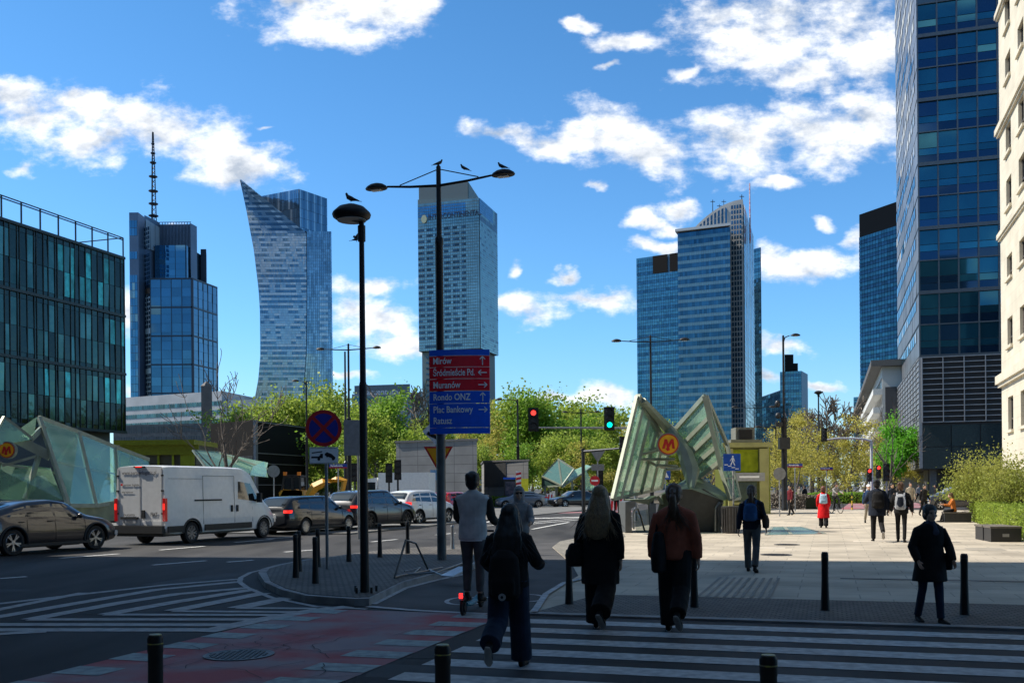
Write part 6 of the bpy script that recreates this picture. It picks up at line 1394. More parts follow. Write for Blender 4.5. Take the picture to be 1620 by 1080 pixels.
for px in (310, 345, 400): p = P(px, 740, 60); m.bar(p, (p.x, p.y, 0), .12, .12)
m.build('frame', MF, t, True)
t = thing('glass_pyramid', 'faceted green glass prism in front of the park trees', 'glass prism', C(885, 95))
pts = dict(a=(883, 726, 95), b=(858, 753, 95), c=(889, 768, 92), d=(908, 742, 93), e=(858, 770, 96))
PG = mat('prism_glass', (.10, .20, .17), .08, .3, island=.2); 
m = MB()
for f in ('acd', 'abc', 'bec'): m.poly([P(*pts[k]) for k in f])
q = [P(*pts[k])+Vector((1, 4, 0)) for k in 'ab']; m.poly([P(*pts['a']), q[0], q[1], P(*pts['b'])]); m.build('glass_facet', PG, t, True)
m = MB()
for a, b in ('ab', 'ac', 'ad', 'bc', 'cd', 'be', 'ec'): m.bar(P(*pts[a]), P(*pts[b]), .14, .14)
for f in (.33, .66): m.bar(P(*pts['a']).lerp(P(*pts['b']), f), P(*pts['d']).lerp(P(*pts['c']), f), .06, .06)
for px in (862, 880): p = P(px, 768, 95); m.bar(p, (p.x, p.y, 0), .2, .2)
m.build('frame', MF, t, True)
t = thing('glass_shard', 'tilted pale glass sheet right of the faceted prism', 'glass canopy', C(905, 96))
glasspoly([P(889, 770, 96), P(936, 738, 98), P(928, 735, 100), P(905, 745, 99)], par=t); glasspoly([P(925, 740, 97), P(945, 775, 96), P(922, 775, 96)], par=t)
m = MB(); bar_(m, P(889, 770, 96), P(936, 738, 98), .14, .14); bar_(m, P(905, 745, 99), P(889, 770, 96), .12, .12); p = P(905, 760, 96); m.bar(p, (p.x, p.y, 0), .2, .2); m.build('frame', MF, t, True)
t = thing('concrete_wall', 'low pale curved wall behind the black saloon', 'wall', C(890, 104)); m = MB(); m.prism([(p.x, p.y) for p in (C(852, 108), C(905, 104), C(905, 106), C(852, 110))], 0, [1.2, .4, .4, 1.2]); m.build('wall', mat('pale_concrete', (.34, .31, .25), .8), t, True)

# ------------------------------------------------------------ vehicles
def lin(tab, y):
    if y <= tab[0][0]: return tab[0][1]
    for (a, x), (b, x2) in zip(tab[:-1], tab[1:]):
        if y <= b:
            f = (y-a)/(b-a); return x+(x2-x)*f
    return tab[-1][1]
def sm(tab, y, e=.10): return (lin(tab, y-e)+lin(tab, y+e)+2*lin(tab, y))/4
RUB = mat('tyre_rubber', (.012, .012, .012), .8); ALU = mat('alloy', (.42, .42, .43), .3, .9, var=.05); ALUD = mat('dark_alloy', (.05, .05, .055), .35, .8)
CGL = mat('car_glass', (.012, .016, .018), .04, .0, spec=.9, coat=.5); PLB = mat('black_plastic', (.018, .018, .018), .6)
TL = mat('tail_light', (.30, .006, .008), .2, spec=.6, emit=(1, .02, .02), es=.08); TLON = mat('brake_light_on', (.7, .02, .015), .3, emit=(1, .03, .02), es=.9)
def wheel(r, wd, rim, spokes, par, loc, side):
    w_ = bpy.data.objects.new('wheel', None); COL.objects.link(w_); w_.parent = par; w_.location = loc; w_.rotation_euler = (0, R(90)*side, 0)
    m = MB(); m._lathe([(r*.66, wd/2-.02), (r*.72, wd/2), (r*.93, wd/2), (r, wd/2-.03), (r, -wd/2+.03), (r*.93, -wd/2), (r*.60, -wd/2)], (0, 0, 0), 28, 0, False); m.build('tyre', RUB, w_, smooth=True)
    m = MB(); m._lathe([(r*.69, wd/2-.005), (r*.66, wd/2+.004), (r*.63, wd/2-.03), (r*.60, 0.0)], (0, 0, 0), 28, 0, False); m._lathe([(.065, wd/2-.04), (.06, wd/2-.012), (.01, wd/2-.01)], (0, 0, 0), 12, 0, True)
    for k in range(spokes):
        a = 2*math.pi*k/spokes
        for da in (-.16, .16): m.bar((.05*math.cos(a), .05*math.sin(a), wd/2-.025), (r*.65*math.cos(a+da), r*.65*math.sin(a+da), wd/2-.018), .035, .02, up=(0, 0, 1))
    m.build('rim', rim, w_, smooth=30)
    m = MB(); m._lathe([(.01, 0), (r*.6, 0), (r*.6, .004), (.01, .004)], (0, 0, .02), 20); m.build('hub', PLB, w_)
def car(name, label, cat, loc, rz, L_, Wd, top, belt, low, wy, rw, paint, topw=.74, group=None, side=(), rearw=None, frontw=None, tails=None, plate=True, rim=None, spokes=5, clad=False, mirror_y=None, taper=(.22, .16), beltf=.95, flat_rear=False, platez=.7, extra=None, body_mid=.55):
    t = thing(name, label, cat, loc, rz, group); h2 = L_/2; hw = Wd/2; Hm = max(z for _, z in top)
    def plan(y):
        e0, e1 = (y+h2), (h2-y); f = 1.0
        if e0 < .7: f -= taper[0]*(1-e0/.7)**2.2
        if e1 < .9: f -= taper[1]*(1-e1/.9)**2.0
        return f
    def prof(y):
        w = hw*plan(y); tp = sm(top, y); bl = min(sm(belt, y), tp-.05); lo_ = low + (.10*(1-min(1, (y+h2)/.35)) + .06*(1-min(1, (h2-y)/.4)))
        c_ = max(0, min(1, (tp-bl-.05)/(Hm-lin(belt, 0)-.05))); tw = w*(.86 + (topw-.86)*c_)
        return w, tp, bl, lo_, tw
    ys = [-h2, -h2+.02, -h2+.06, -h2+.14, -h2+.26] + [-h2+.26+(L_-.50)*k/34 for k in range(1, 34)] + [h2-.24, h2-.12, h2-.05, h2-.015, h2]
    m = MB(); nn = 0
    for i, y in enumerate(ys):
        w, tp, bl, lo_, tw = prof(y); e = min(y+h2, h2-y); rd = 1.0
        if e < .12 and not flat_rear: rd = 1-(.10)*(1-e/.12)**2
        mid = lo_ + (bl-lo_)*body_mid
        half = [(0, lo_), (w*.82, lo_), (w*.95, lo_+.05), (w*.995, lo_+(mid-lo_)*.5), (w, mid), (w*.985, mid+(bl-mid)*.55), (w*beltf, bl-.01), (w*beltf+(tw-w*beltf)*.5, bl+(tp-bl)*.5), (tw, tp-.055*min(1, (tp-bl)/.2)), (tw*.93, tp-.015), (tw*.72, tp), (tw*.35, tp+.012), (0, tp+.015)]
        ring = half + [(-x, z_) for x, z_ in half[-2:0:-1]]
        nn = len(ring); mz = (lo_+bl)/2
        for x, z_ in ring: m.v.append(Vector((x*(rd if e < .12 else 1), y, mz+(z_-mz)*rd)))
    for i in range(len(ys)-1):
        for k in range(nn): a = i*nn+k; b = i*nn+(k+1) % nn; m.f.append((a, b, b+nn, a+nn)); m.m.append(0)
    m.f.append(tuple(range(nn-1, -1, -1))); m.m.append(0); o0 = (len(ys)-1)*nn; m.f.append(tuple(o0+k for k in range(nn))); m.m.append(0)
    me = m.mesh('body', [paint, PLB]); bo_ = bpy.data.objects.new('tmp', me); COL.objects.link(bo_)
    cut = MB()
    for y in wy:
        for s in (-1, 1):
            cut.path([(s*(hw-.34), y, rw), (s*(hw+.3), y, rw)], [rw+.055]*2, 32, ref=(0, 0, 1))
    cme = cut.mesh('cut', [PLB]); bmx = bmesh.new(); bmx.from_mesh(cme); bmesh.ops.recalc_face_normals(bmx, faces=bmx.faces); bmx.to_mesh(cme); bmx.free()
    bmx = bmesh.new(); bmx.from_mesh(me); bmesh.ops.recalc_face_normals(bmx, faces=bmx.faces); bmx.to_mesh(me); bmx.free()
    co_ = bpy.data.objects.new('tmpc', cme); COL.objects.link(co_)
    md = bo_.modifiers.new('b', 'BOOLEAN'); md.operation = 'DIFFERENCE'; md.object = co_; md.solver = 'EXACT'; md.material_mode = 'TRANSFER'
    dg = bpy.context.evaluated_depsgraph_get(); dg.update(); me2 = bpy.data.meshes.new_from_object(bo_.evaluated_get(dg)); bpy.data.objects.remove(bo_); bpy.data.objects.remove(co_)
    me2.polygons.foreach_set('use_smooth', [True]*len(me2.polygons)); me2.set_sharp_from_angle(angle=R(38)); link('body', me2, t)
    def sx(y, z_):
        w, tp, bl, lo_, tw = prof(y)
        if z_ <= bl: return w*.985 if z_ > bl*.8 else w
        f = min(1, (z_-bl)/(max(.05, tp-.055-bl))); return w*beltf + (tw-w*beltf)*f
    # side windows: polygons (y,z) lists as quads with 4 corners
    for s in (-1, 1):
        for qd in side:
            mm = MB(); K = 6
            (ya, za), (yb_, zb__), (yc, zc__), (yd, zd) = qd   # lower rear, lower front, upper front, upper rear
            for i in range(K):
                for j in range(4):
                    cs = []
                    for fi, fj in ((i/K, j/4), ((i+1)/K, j/4), ((i+1)/K, (j+1)/4), (i/K, (j+1)/4)):
                        y_ = (ya+(yb_-ya)*fi)*(1-fj)+(yd+(yc-yd)*fi)*fj; z_ = (za+(zb__-za)*fi)*(1-fj)+(zd+(zc__-zd)*fi)*fj
                        cs.append(Vector((s*(sx(y_, z_)+.008), y_, z_)))
                    mm.quad(*cs) if s > 0 else mm.quad(*cs[::-1])
            mm.build('side_window', CGL, t, smooth=True)
    for nm, sp__ in (('rear_window', rearw), ('windscreen', frontw)):
        if not sp__: continue
        y0, y1, fx = sp__; mm = MB(); K = 8
        for i in range(K):
            for j in range(8):
                cs = []
                for fi, fj in ((i/K, j/8), ((i+1)/K, j/8), ((i+1)/K, (j+1)/8), (i/K, (j+1)/8)):
                    y_ = y0+(y1-y0)*fj; w, tp, bl, lo_, tw = prof(y_); x_ = tw*fx*(2*fi-1); cr = abs(2*fi-1)*fx
                    zt_ = tp + (.015 if cr < .35 else .015-.003*(cr-.35)/.37 if cr < .72 else .0-.015*(cr-.72)/.21) + .010; cs.append(Vector((x_, y_ + (-.008 if nm == 'rear_window' else .008), zt_)))
                mm.quad(*cs)
        mm.build(nm, CGL, t, smooth=True)
    for y in wy:
        for s in (-1, 1): wheel(rw, .22, rim or ALU, spokes, t, (s*(hw-.125), y, rw), s)
        if clad:
            for s in (-1, 1):
                mm = MB(); mm.path([(s*(hw*1.0+.0), y+(rw+.075)*math.cos(a), rw+(rw+.075)*math.sin(a)) for a in [math.pi*(k/14*1.1-.05) for k in range(15)]], [(.035, .03)]*15, 6); mm.build('arch_trim', PLB, t, smooth=True)
    mm = MB(); mm.box((0, 0, low+.03), (Wd*.84, wy[1]-wy[0]-rw*2.6, .12)); mm.box((0, 0, low+.02), (Wd-.75, L_*.88, .1)); mm.build('underbody', PLB, t)
    if tails:
        for s in (-1, 1):
            for (x0_, x1_, z0_, z1_, mt) in tails:
                mm = MB(); yb0 = -h2; w_ = prof(yb0+.16)[0]
                xs_ = [x0_*hw, (x0_+x1_)/2*hw, x1_*hw*.93]
                f0 = [(s*xs_[0], yb0-.012), (s*xs_[1], yb0-.005), (s*xs_[2], yb0+.05), (s*(w_+.008), yb0+.22)]
                for a, b in zip(f0[:-1], f0[1:]):
                    q = [Vector((a[0], a[1], z0_)), Vector((b[0], b[1], z0_)), Vector((b[0], b[1], z1_)), Vector((a[0], a[1], z1_))]
                    mm.extrude(q if s > 0 else q[::-1], (0, .06, 0))
                mm.build('tail_light', mt, t)
    if plate:
        mm = MB(); mm.box((0, -h2-.012, platez), (.52, .02, .12)); pl_ = mm.build('number_plate', mat('plate_white', (.45, .46, .46), .5), t)
    if mirror_y:
        for s in (-1, 1): mm = MB(); z_ = lin(belt, mirror_y)+.06; x_ = sx(mirror_y, z_); mm.ell((s*(x_+.12), mirror_y, z_+.03), (.10, .06, .075)); mm.bar((s*x_, mirror_y, z_-.02), (s*(x_+.1), mirror_y, z_), .05, .03); mm.build('mirror', paint, t, smooth=True)
    mm = MB()
    for s in (-1, 1):
        mm.box((s*hw*.72, h2-.09, lin(belt, h2)-.14), (.34, .1, .13))
    mm.build('headlight', mat('headlamp', (.5, .52, .54), .1, .3), t)
    if extra: extra(t, prof, sx, h2, hw)
    return t
def seams(ys_, z0, z1, col=None):
    def f(t, prof, sx, h2, hw):
        mm = MB()
        for y in ys_:
            for s in (-1, 1):
                pts = [Vector((s*(sx(y, z_)+.001), y, z_)) for z_ in [z0+(z1-z0)*k/6 for k in range(7)]]; mm.path(pts, [.006]*7, 4)
        for y in ys_[1:]:
            for s in (-1, 1): mm.box((s*(hw*.985), y-.18, z1-.06), (.03, .16, .025))
        mm.build('door_seam', mat('seam_dark', (.01, .01, .01), .6), t)
        mm = MB()
        for s in (-1, 1): mm.bar((s*hw*1.0, -h2*.5, .27), (s*hw*1.0, h2*.5, .27), .02, .08)
        mm.build('sill_trim', PLB, t)
    return f
P_GREY = mat('paint_charcoal', (.045, .045, .05), .3, .5, coat=1, var=.05); P_BRN = mat('paint_graphite_brown', (.045, .04, .042), .3, .5, coat=1, var=.05); P_BLK = mat('paint_black', (.012, .013, .016), .25, .3, coat=1, var=.05)
P_WHT = mat('paint_white', (.75, .76, .76), .35, 0, coat=.8, var=.04); P_RED = mat('paint_red', (.45, .012, .015), .3, 0, coat=1); P_BLU = mat('paint_steel_blue', (.16, .20, .25), .3, .6, coat=1, var=.05)
CARH = -R(21)
def mid(a, b): return (a+b)/2
GCAR = 'cars queueing in the left lanes'
# dark crossover (left): wheels at (45,880),(160,868)
wA, wB = G(44, 880), G(160, 868); cc0 = mid(wA, wB)
hd = -math.atan2((wB-wA).x, (wB-wA).y)
def place(wr, wf, hw_, wyc, rzz):
    # near-side (right) wheel contact points -> car centre
    c_ = mid(wr, wf); fx = Vector((-math.sin(rzz), math.cos(rzz), 0)); rx = Vector((math.cos(rzz), math.sin(rzz), 0)); return c_ - rx*(hw_-.12) - fx*wyc
rz0 = -R(24)
car('crossover_car', 'dark graphite crossover with sloping roof at the left edge', 'car', place(wA, wB, .93, 0.05, rz0) + Vector((-.32, 0, 0)), rz0, 4.70, 1.86,
    [(-2.35, .98), (-2.2, 1.12), (-1.5, 1.30), (-.8, 1.46), (0, 1.50), (.5, 1.43), (1.15, 1.06), (1.9, .93), (2.3, .72), (2.35, .6)], [(-2.35, 1.0), (-1.2, 1.0), (0, .96), (1.1, .92), (2.0, .82), (2.35, .62)], .22, (-1.38, 1.42), .36, P_BRN,
    side=[((-1.55, 1.05), (-.98, 1.04), (-.92, 1.32), (-1.3, 1.24)), ((-.92, 1.04), (-.05, 1.02), (-.05, 1.38), (-.85, 1.34)), ((.02, 1.01), (.98, .99), (.42, 1.36), (.02, 1.38))], rearw=(-2.1, -1.2, .8), frontw=(.55, 1.18, .88), tails=[(.45, 1.0, .90, .95, TL), (.75, 1.0, .80, .93, TL)], clad=True, mirror_y=.78, rim=ALU, spokes=5, group=GCAR, extra=seams([1.02, -.02, -.95], .35, .96))
# black estate
wA, wB = G(490, 844), G(541, 841); rz1 = -R(26); wA2 = wA
car('estate_car', 'black estate car with lit brake lights behind the white van', 'car', place(G(490, 845), G(541, 840.5), .91, 0, rz1), rz1, 4.75, 1.82,
    [(-2.37, .92), (-2.32, 1.08), (-1.95, 1.42), (-1.3, 1.47), (0, 1.48), (.4, 1.44), (1.1, 1.02), (1.9, .90), (2.3, .70), (2.37, .6)], [(-2.37, .95), (-1.2, .95), (0, .93), (1.1, .90), (2.0, .78), (2.37, .6)], .19, (-1.40, 1.38), .32, P_BLK,
    side=[((-2.0, 1.0), (-1.15, .99), (-1.1, 1.36), (-1.75, 1.32)), ((-1.08, .99), (-.18, .97), (-.18, 1.38), (-1.03, 1.37)), ((-.10, .97), (.92, .95), (.32, 1.36), (-.10, 1.38))], rearw=(-2.3, -1.98, .85), frontw=(.45, 1.12, .88), tails=[(.66, 1.0, .84, .95, TLON)], mirror_y=.74, spokes=9, group=GCAR, extra=seams([.95, -.14, -1.05], .3, .9), platez=.70)
rz2 = -R(27)
car('suv', 'dark grey sport utility car behind the disc lamp post', 'car', place(G(594, 838), G(632, 834.5), .94, 0, rz2), rz2, 4.7, 1.89,
    [(-2.35, 1.02), (-2.28, 1.20), (-1.95, 1.58), (-1.3, 1.66), (0, 1.68), (.35, 1.64), (1.05, 1.18), (1.9, 1.05), (2.28, .82), (2.35, .65)], [(-2.35, 1.05), (-1.2, 1.07), (0, 1.04), (1.0, 1.02), (2.0, .92), (2.35, .66)], .24, (-1.40, 1.40), .37, P_GREY,
    side=[((-2.0, 1.14), (-1.25, 1.12), (-1.2, 1.52), (-1.8, 1.46)), ((-1.18, 1.12), (-.22, 1.10), (-.22, 1.56), (-1.13, 1.54)), ((-.14, 1.10), (.88, 1.07), (.28, 1.53), (-.14, 1.56))], rearw=(-2.24, -1.97, .82), frontw=(.4, 1.06, .88), tails=[(.62, 1.0, .94, 1.05, TLON)], mirror_y=.72, rim=ALUD, spokes=7, clad=True, group=GCAR, extra=seams([.9, -.18, -1.15], .36, 1.0), platez=.85)
rz3 = -R(30)
car('compact_suv', 'small white sport utility car ahead of the dark grey one', 'car', place(G(669, 829), G(700, 827), .88, 0, rz3), rz3, 4.1, 1.77,
    [(-2.05, 1.02), (-2.0, 1.2), (-1.75, 1.55), (-1.2, 1.63), (0, 1.65), (.3, 1.60), (.95, 1.16), (1.6, 1.02), (2.0, .8), (2.05, .65)], [(-2.05, 1.05), (-1.2, 1.06), (0, 1.02), (.9, 1.0), (1.7, .9), (2.05, .66)], .24, (-1.25, 1.25), .34, P_WHT,
    side=[((-1.7, 1.14), (-1.1, 1.12), (-1.05, 1.50), (-1.55, 1.45)), ((-1.02, 1.12), (-.2, 1.08), (-.2, 1.52), (-.98, 1.50)), ((-.12, 1.08), (.78, 1.06), (.24, 1.50), (-.12, 1.52))], rearw=(-1.97, -1.76, .84), frontw=(.35, .96, .88), tails=[(.68, 1.0, .94, 1.08, TLON)], mirror_y=.65, clad=True, group=GCAR, extra=seams([.8, -.15, -1.03], .36, 1.0), platez=.80)
car('small_car', 'red car partly hidden behind the lamp mast', 'car', Vector((C(716, 60).x, 60, 0)), -R(26), 4.0, 1.75, [(-2, .95), (-1.9, 1.2), (-1.6, 1.48), (0, 1.52), (.3, 1.46), (1.0, 1.0), (1.9, .8), (2, .6)], [(-2, .95), (0, .95), (1, .9), (2, .62)], .22, (-1.22, 1.25), .32, P_RED,
    side=[((-1.6, 1.02), (-.9, 1.0), (-.9, 1.40), (-1.4, 1.38)), ((-.8, 1.0), (.75, .98), (.2, 1.40), (-.8, 1.42))], rearw=(-1.95, -1.62, .85), frontw=(.35, 1.0, .88), tails=[(.6, 1.0, .85, 1.05, TL)], mirror_y=.6, group=GCAR)
saloon = dict(top=[(-2.35, .9), (-2.3, 1.0), (-1.7, 1.08), (-1.0, 1.40), (-.3, 1.45), (.3, 1.42), (1.05, 1.0), (1.9, .88), (2.3, .7), (2.35, .6)], belt=[(-2.35, .95), (0, .92), (1, .9), (2.0, .78), (2.35, .6)], low=.19, wy=(-1.42, 1.42), rw=.32)
SIDS = [((-1.5, 1.0), (-.2, .98), (-.2, 1.36), (-1.0, 1.33)), ((-.12, .98), (.9, .96), (.3, 1.35), (-.12, 1.37))]
car('saloon_car', 'blue grey saloon crossing in the distance behind the hooded pedestrian', 'car', Vector((C(824, 86).x, 86, .0)), R(96), 4.5, 1.82, paint=P_BLU, side=SIDS, rearw=(-1.65, -1.02, .85), frontw=(.35, 1.05, .88), mirror_y=.7, tails=[(.5, 1.0, .85, .96, TL)], group='saloons crossing the far road', **saloon)
car('saloon_car', 'black saloon crossing in the distance, right of the blue grey one', 'car', Vector((C(908, 88).x, 88, .0)), R(118), 4.75, 1.82, paint=P_BLK, side=SIDS, rearw=(-1.65, -1.02, .85), frontw=(.35, 1.05, .88), mirror_y=.7, tails=[(.5, 1.0, .85, .96, TL)], group='saloons crossing the far road', **saloon)
car('hatchback', 'grey hatchback parked behind the seated woman', 'car', Vector((C(1512, 66).x, 66, .035)), R(88), 4.3, 1.8, [(-2.15, .98), (-2.1, 1.15), (-1.6, 1.48), (0, 1.54), (.3, 1.48), (1.1, 1.05), (1.9, .88), (2.1, .7), (2.15, .6)], [(-2.15, .98), (0, .96), (1, .92), (2.15, .62)], .2, (-1.3, 1.35), .33, P_GREY,
    side=[((-1.75, 1.04), (-.2, 1.0), (-.2, 1.44), (-1.45, 1.38)), ((-.12, 1.0), (1.0, .98), (.3, 1.42), (-.12, 1.44))], rearw=(-2.08, -1.65, .85), frontw=(.35, 1.12, .88), tails=[(.6, 1.0, .88, 1.05, TL)], mirror_y=.72)
m = MB(); b = C(1572, 68); t = thing('kiosk_board', 'red boarded stand glimpsed through the shrubs at the right', 'stand', b); m.box((0, 0, .95), (1.3, .5, 1.9)); m.box((-.3, -.27, 1.3), (.4, .06, .5)); m.box((.5, 0, .1), (1.6, .7, .2)); m.build('panel', mat('board_red', (.55, .05, .02), .6), t)
# white van
vr = -R(22)
VW = mat('van_white', (.78, .78, .76), .4, 0, coat=.5, var=.04)
def vanx(t, prof, sx, h2, hw):
    yb_ = -h2-.006
    mm = MB(); mm.box((0, yb_-.03, .50), (2*hw*.94, .16, .24)); mm.box((0, yb_+.02, .36), (2*hw*.9, .10, .16)); mm.build('rear_bumper', PLB, t)
    mm = MB()
    for a, b in (((0, .62), (0, 2.40)), ((-.86, .62), (-.86, 2.42)), ((.86, .62), (.86, 2.42)), ((-.86, .64), (.86, .64))): mm.bar((a[0], yb_-.001, a[1]), (b[0], yb_-.001, b[1]), .008, .006)
    for x in (-.9, .9):
        for z_ in (1.0, 1.72, 2.2): mm.box((x, yb_-.01, z_), (.09, .03, .05))
    mm.build('rear_door_seam', mat('seam_dark', (.01, .01, .01), .6), t)
    for s in (-1, 1):
        mm = MB(); mm.box((s*(hw-.055), yb_+.02, 1.12), (.11, .10, .72)); mm.build('tail_light', TL, t)
        mm = MB(); mm.box((s*(hw-.055), yb_-.033, 1.22), (.075, .01, .20)); mm.build('brake_lamp', TLON, t)
    mm = MB(); mm.box((0, yb_-.0, 2.475), (.42, .10, .05)); mm.build('lamp_housing', PLB, t); mm = MB(); mm.box((0, yb_-.055, 2.475), (.26, .01, .028)); mm.build('brake_lamp', TLON, t)
    mm = MB(); mm.box((.14, yb_-.02, .98), (.13, .04, .26)); mm.box((-.42, yb_-.02, .86), (.70, .05, .07)); mm.build('door_handle', PLB, t)
    mm = MB(); mm.box((-.42, yb_-.03, .76), (.54, .012, .12)); pl_ = mm.build('number_plate', mat('plate_white', (.5, .5, .5), .5), t)
    K_ = mat('letter_dark', (.11, .11, .12), .5); rt_ = (R(90), 0, 0)
    place_text('lettering', 'www.partnerlogistic.pl', .165, K_, t, (-.72, yb_-.006, 2.24), rt_, .002, .92, .0)
    place_text('lettering', 'partner logistic', .105, K_, t, (-.66, yb_-.006, 1.88), rt_, .002, 1.0, .0)
    place_text('lettering', 'usługi logistyczne', .075, K_, t, (-.74, yb_-.006, 1.66), rt_, .002, .9)
    place_text('lettering', 'FIAT', .17, K_, t, (.42, yb_-.006, .92), rt_, .002, .8, .004); place_text('lettering', 'DUCATO', .075, K_, t, (-.66, yb_-.006, .93), rt_, .002, 1.4, .002)
    place_text('lettering', 'EL 3N654', .11, K_, pl_, (-.66, yb_-.0375, .722), rt_, .002, .85, .002)
    mm = MB(); mm.box((-.73, yb_-.006, 1.92), (.08, .004, .06)); mm.build('red_mark', TL, t)
    # side trims
    for s in (-1, 1):
        xx = hw+.004
        mm = MB()
        for a, b in ((-1.15, 1.35), (-2.9, -2.15)): mm.box((s*xx, (a+b)/2, .50), (.03, b-a, .20))
        mm.build('side_trim', PLB, t)
        mm = MB(); mm.box((s*(hw*.995+.005), -.95, 1.40), (.025, 1.35, .05)); mm.build('sliding_rail', PLB, t)
        mm = MB()
        for y in (.42, 1.42, -1.20): mm.bar((s*(hw+.001), y, .62), (s*(hw*.97+.0), y, 2.2 if y < 1 else 1.4), .008, .010)
        mm.bar((s*(hw*.97+.0), -1.2, 2.2), (s*(hw*.97), .42, 2.2), .008, .010); mm.bar((s*(hw*.975), -2.85, 2.1), (s*(hw*.975), -1.2, 2.1), .006, .008)
        mm.build('door_seam', mat('seam_dark', (.01, .01, .01), .6), t)
        mm = MB(); mm.box((s*(hw+.01), .55, 1.10), (.04, .08, .22)); mm.box((s*(hw+.01), .26, 1.10), (.04, .08, .22)); mm.build('door_handle', PLB, t)
        mm = MB(); mm.box((s*(hw+.14), 1.62, 1.45), (.18, .10, .34)); mm.bar((s*hw*.96, 1.65, 1.35), (s*(hw+.1), 1.62, 1.38), .06, .08); mm.build('mirror', PLB, t)
        mm = MB(); mm.path([(s*(hw+.0), -1.75+.44*math.cos(a), .36+.44*math.sin(a)) for a in [math.pi*k/12 for k in range(13)]], [(.03, .04)]*13, 6); mm.path([(s*(hw+.0), 2.1+.44*math.cos(a), .36+.44*math.sin(a)) for a in [math.pi*k/12 for k in range(13)]], [(.02, .02)]*13, 6); mm.build('arch_trim', PLB, t, smooth=True)
car('delivery_van', 'white high-roof delivery van stopped in the left lane', 'van', place(G(304, 859), G(408, 850.5), 1.0, .15, vr), vr, 5.95, 2.05,
    [(-2.98, 2.48), (-2.8, 2.52), (0, 2.52), (.9, 2.50), (1.35, 2.36), (2.25, 1.35), (2.7, 1.12), (2.95, .9), (2.98, .7)], [(-2.98, 1.35), (1.2, 1.35), (2.2, 1.18), (2.98, .75)], .30, (-1.75, 2.1), .35, VW, topw=.92, beltf=.985, taper=(.03, .22), flat_rear=True,
    side=[((.62, 1.42), (1.85, 1.30), (1.35, 1.95), (.66, 2.02))], frontw=(1.42, 2.2, .9), plate=False, rim=mat('steel_wheel', (.22,.22,.23), .4, .6), spokes=8, mirror_y=None, extra=vanx, group=GCAR)
# box truck
b = Vector((C(632, 76).x, 76, 0)); t = thing('box_truck', 'white box truck beyond the queue, in front of the grey service block', 'truck', b, R(82))
m = MB(); m.box((0, -.6, 1.95), (2.3, 3.9, 2.0)); m.build('cargo_box', WHITE, t); m = MB(); m.extrude([(-1.05, 1.45, .6), (-1.05, 1.45, 2.6), (-1.05, 2.2, 2.5), (-1.05, 2.75, 1.6), (-1.05, 3.0, 1.3), (-1.05, 3.0, .6)][::-1], (2.1, 0, 0)); m.build('cab', WHITE, t)
m = MB(); m.box((0, 2.56, 1.98), (1.8, .05, .8), rot=Matrix.Rotation(R(31), 3, 'X')); 
for s in (-1, 1): m.box((s*1.06, 1.95, 1.95), (.02, .7, .6))
m.build('window', CGL, t); m = MB(); m.box((0, 0, .75), (1.9, 5.2, .3)); m.build('chassis', PLB, t)
for y in (-1.6, 2.2):
    for s in (-1, 1): wheel(.42, .25, ALU, 5, t, (s*.95, y, .42), s)
# excavator
EY = mat('digger_yellow', (.62, .30, .02), .5, var=.12); b = C(462, 62); t = thing('excavator', 'yellow excavator with folded arm behind the black estate', 'excavator', b, 0)
m = MB(); m.box((0, .2, .45), (2.6, 2.2, .7)); m.build('track', PLB, t); s = 62/1575
def e(px, py, d=0): p = P(px, py, 62+d); return p - b
m = MB(); m.extrude([e(443, 785), e(448, 775), e(478, 775), e(480, 786)][::-1], (0, 2, 0)); m.extrude([e(441, 779), e(446, 773), e(478, 776), e(478, 785), e(442, 785)], (0, 2.2, 0)); m.build('body', EY, t)
m = MB(); 
for a, b_ in (((446, 775), (450, 752)), ((475, 775), (474, 752)), ((450, 752), (474, 752)), ((462, 752), (463, 775))):
    for d in (0, 1.6): m.bar(e(*a, d), e(*b_, d), .12, .12)
m.extrude([e(448, 754), e(475, 754), e(475, 751), e(449, 751)], (0, 1.7, 0)); m.build('cab_frame', PLB, t)
m = MB(); m.extrude([e(449, 774), e(474, 774), e(473, 755), e(451, 755)], (0, 1.5, 0)); m.build('cab_glass', CGL, t)
m = MB()
for px, py in ((451, 749), (473, 749)): m.box(e(px, py), (.2, .2, .22))
m.build('beacon', mat('beacon_orange', (.9, .25, .02), .4), t)
m = MB(); m.path([e(488, 784), e(498, 770), (e(512, 763)), e(533, 758)], [.24, .30, .26, .2], 4); m.path([e(533, 757), e(545, 760), e(541, 780)], [.2, .2, .14], 4); m.build('arm', EY, t)
m = MB(); m.bar(e(505, 770), e(522, 764), .12, .12); m.extrude([e(536, 778), e(548, 776), e(547, 790), e(538, 792)], (0, .8, 0)); m.build('bucket', DKMETAL, t)
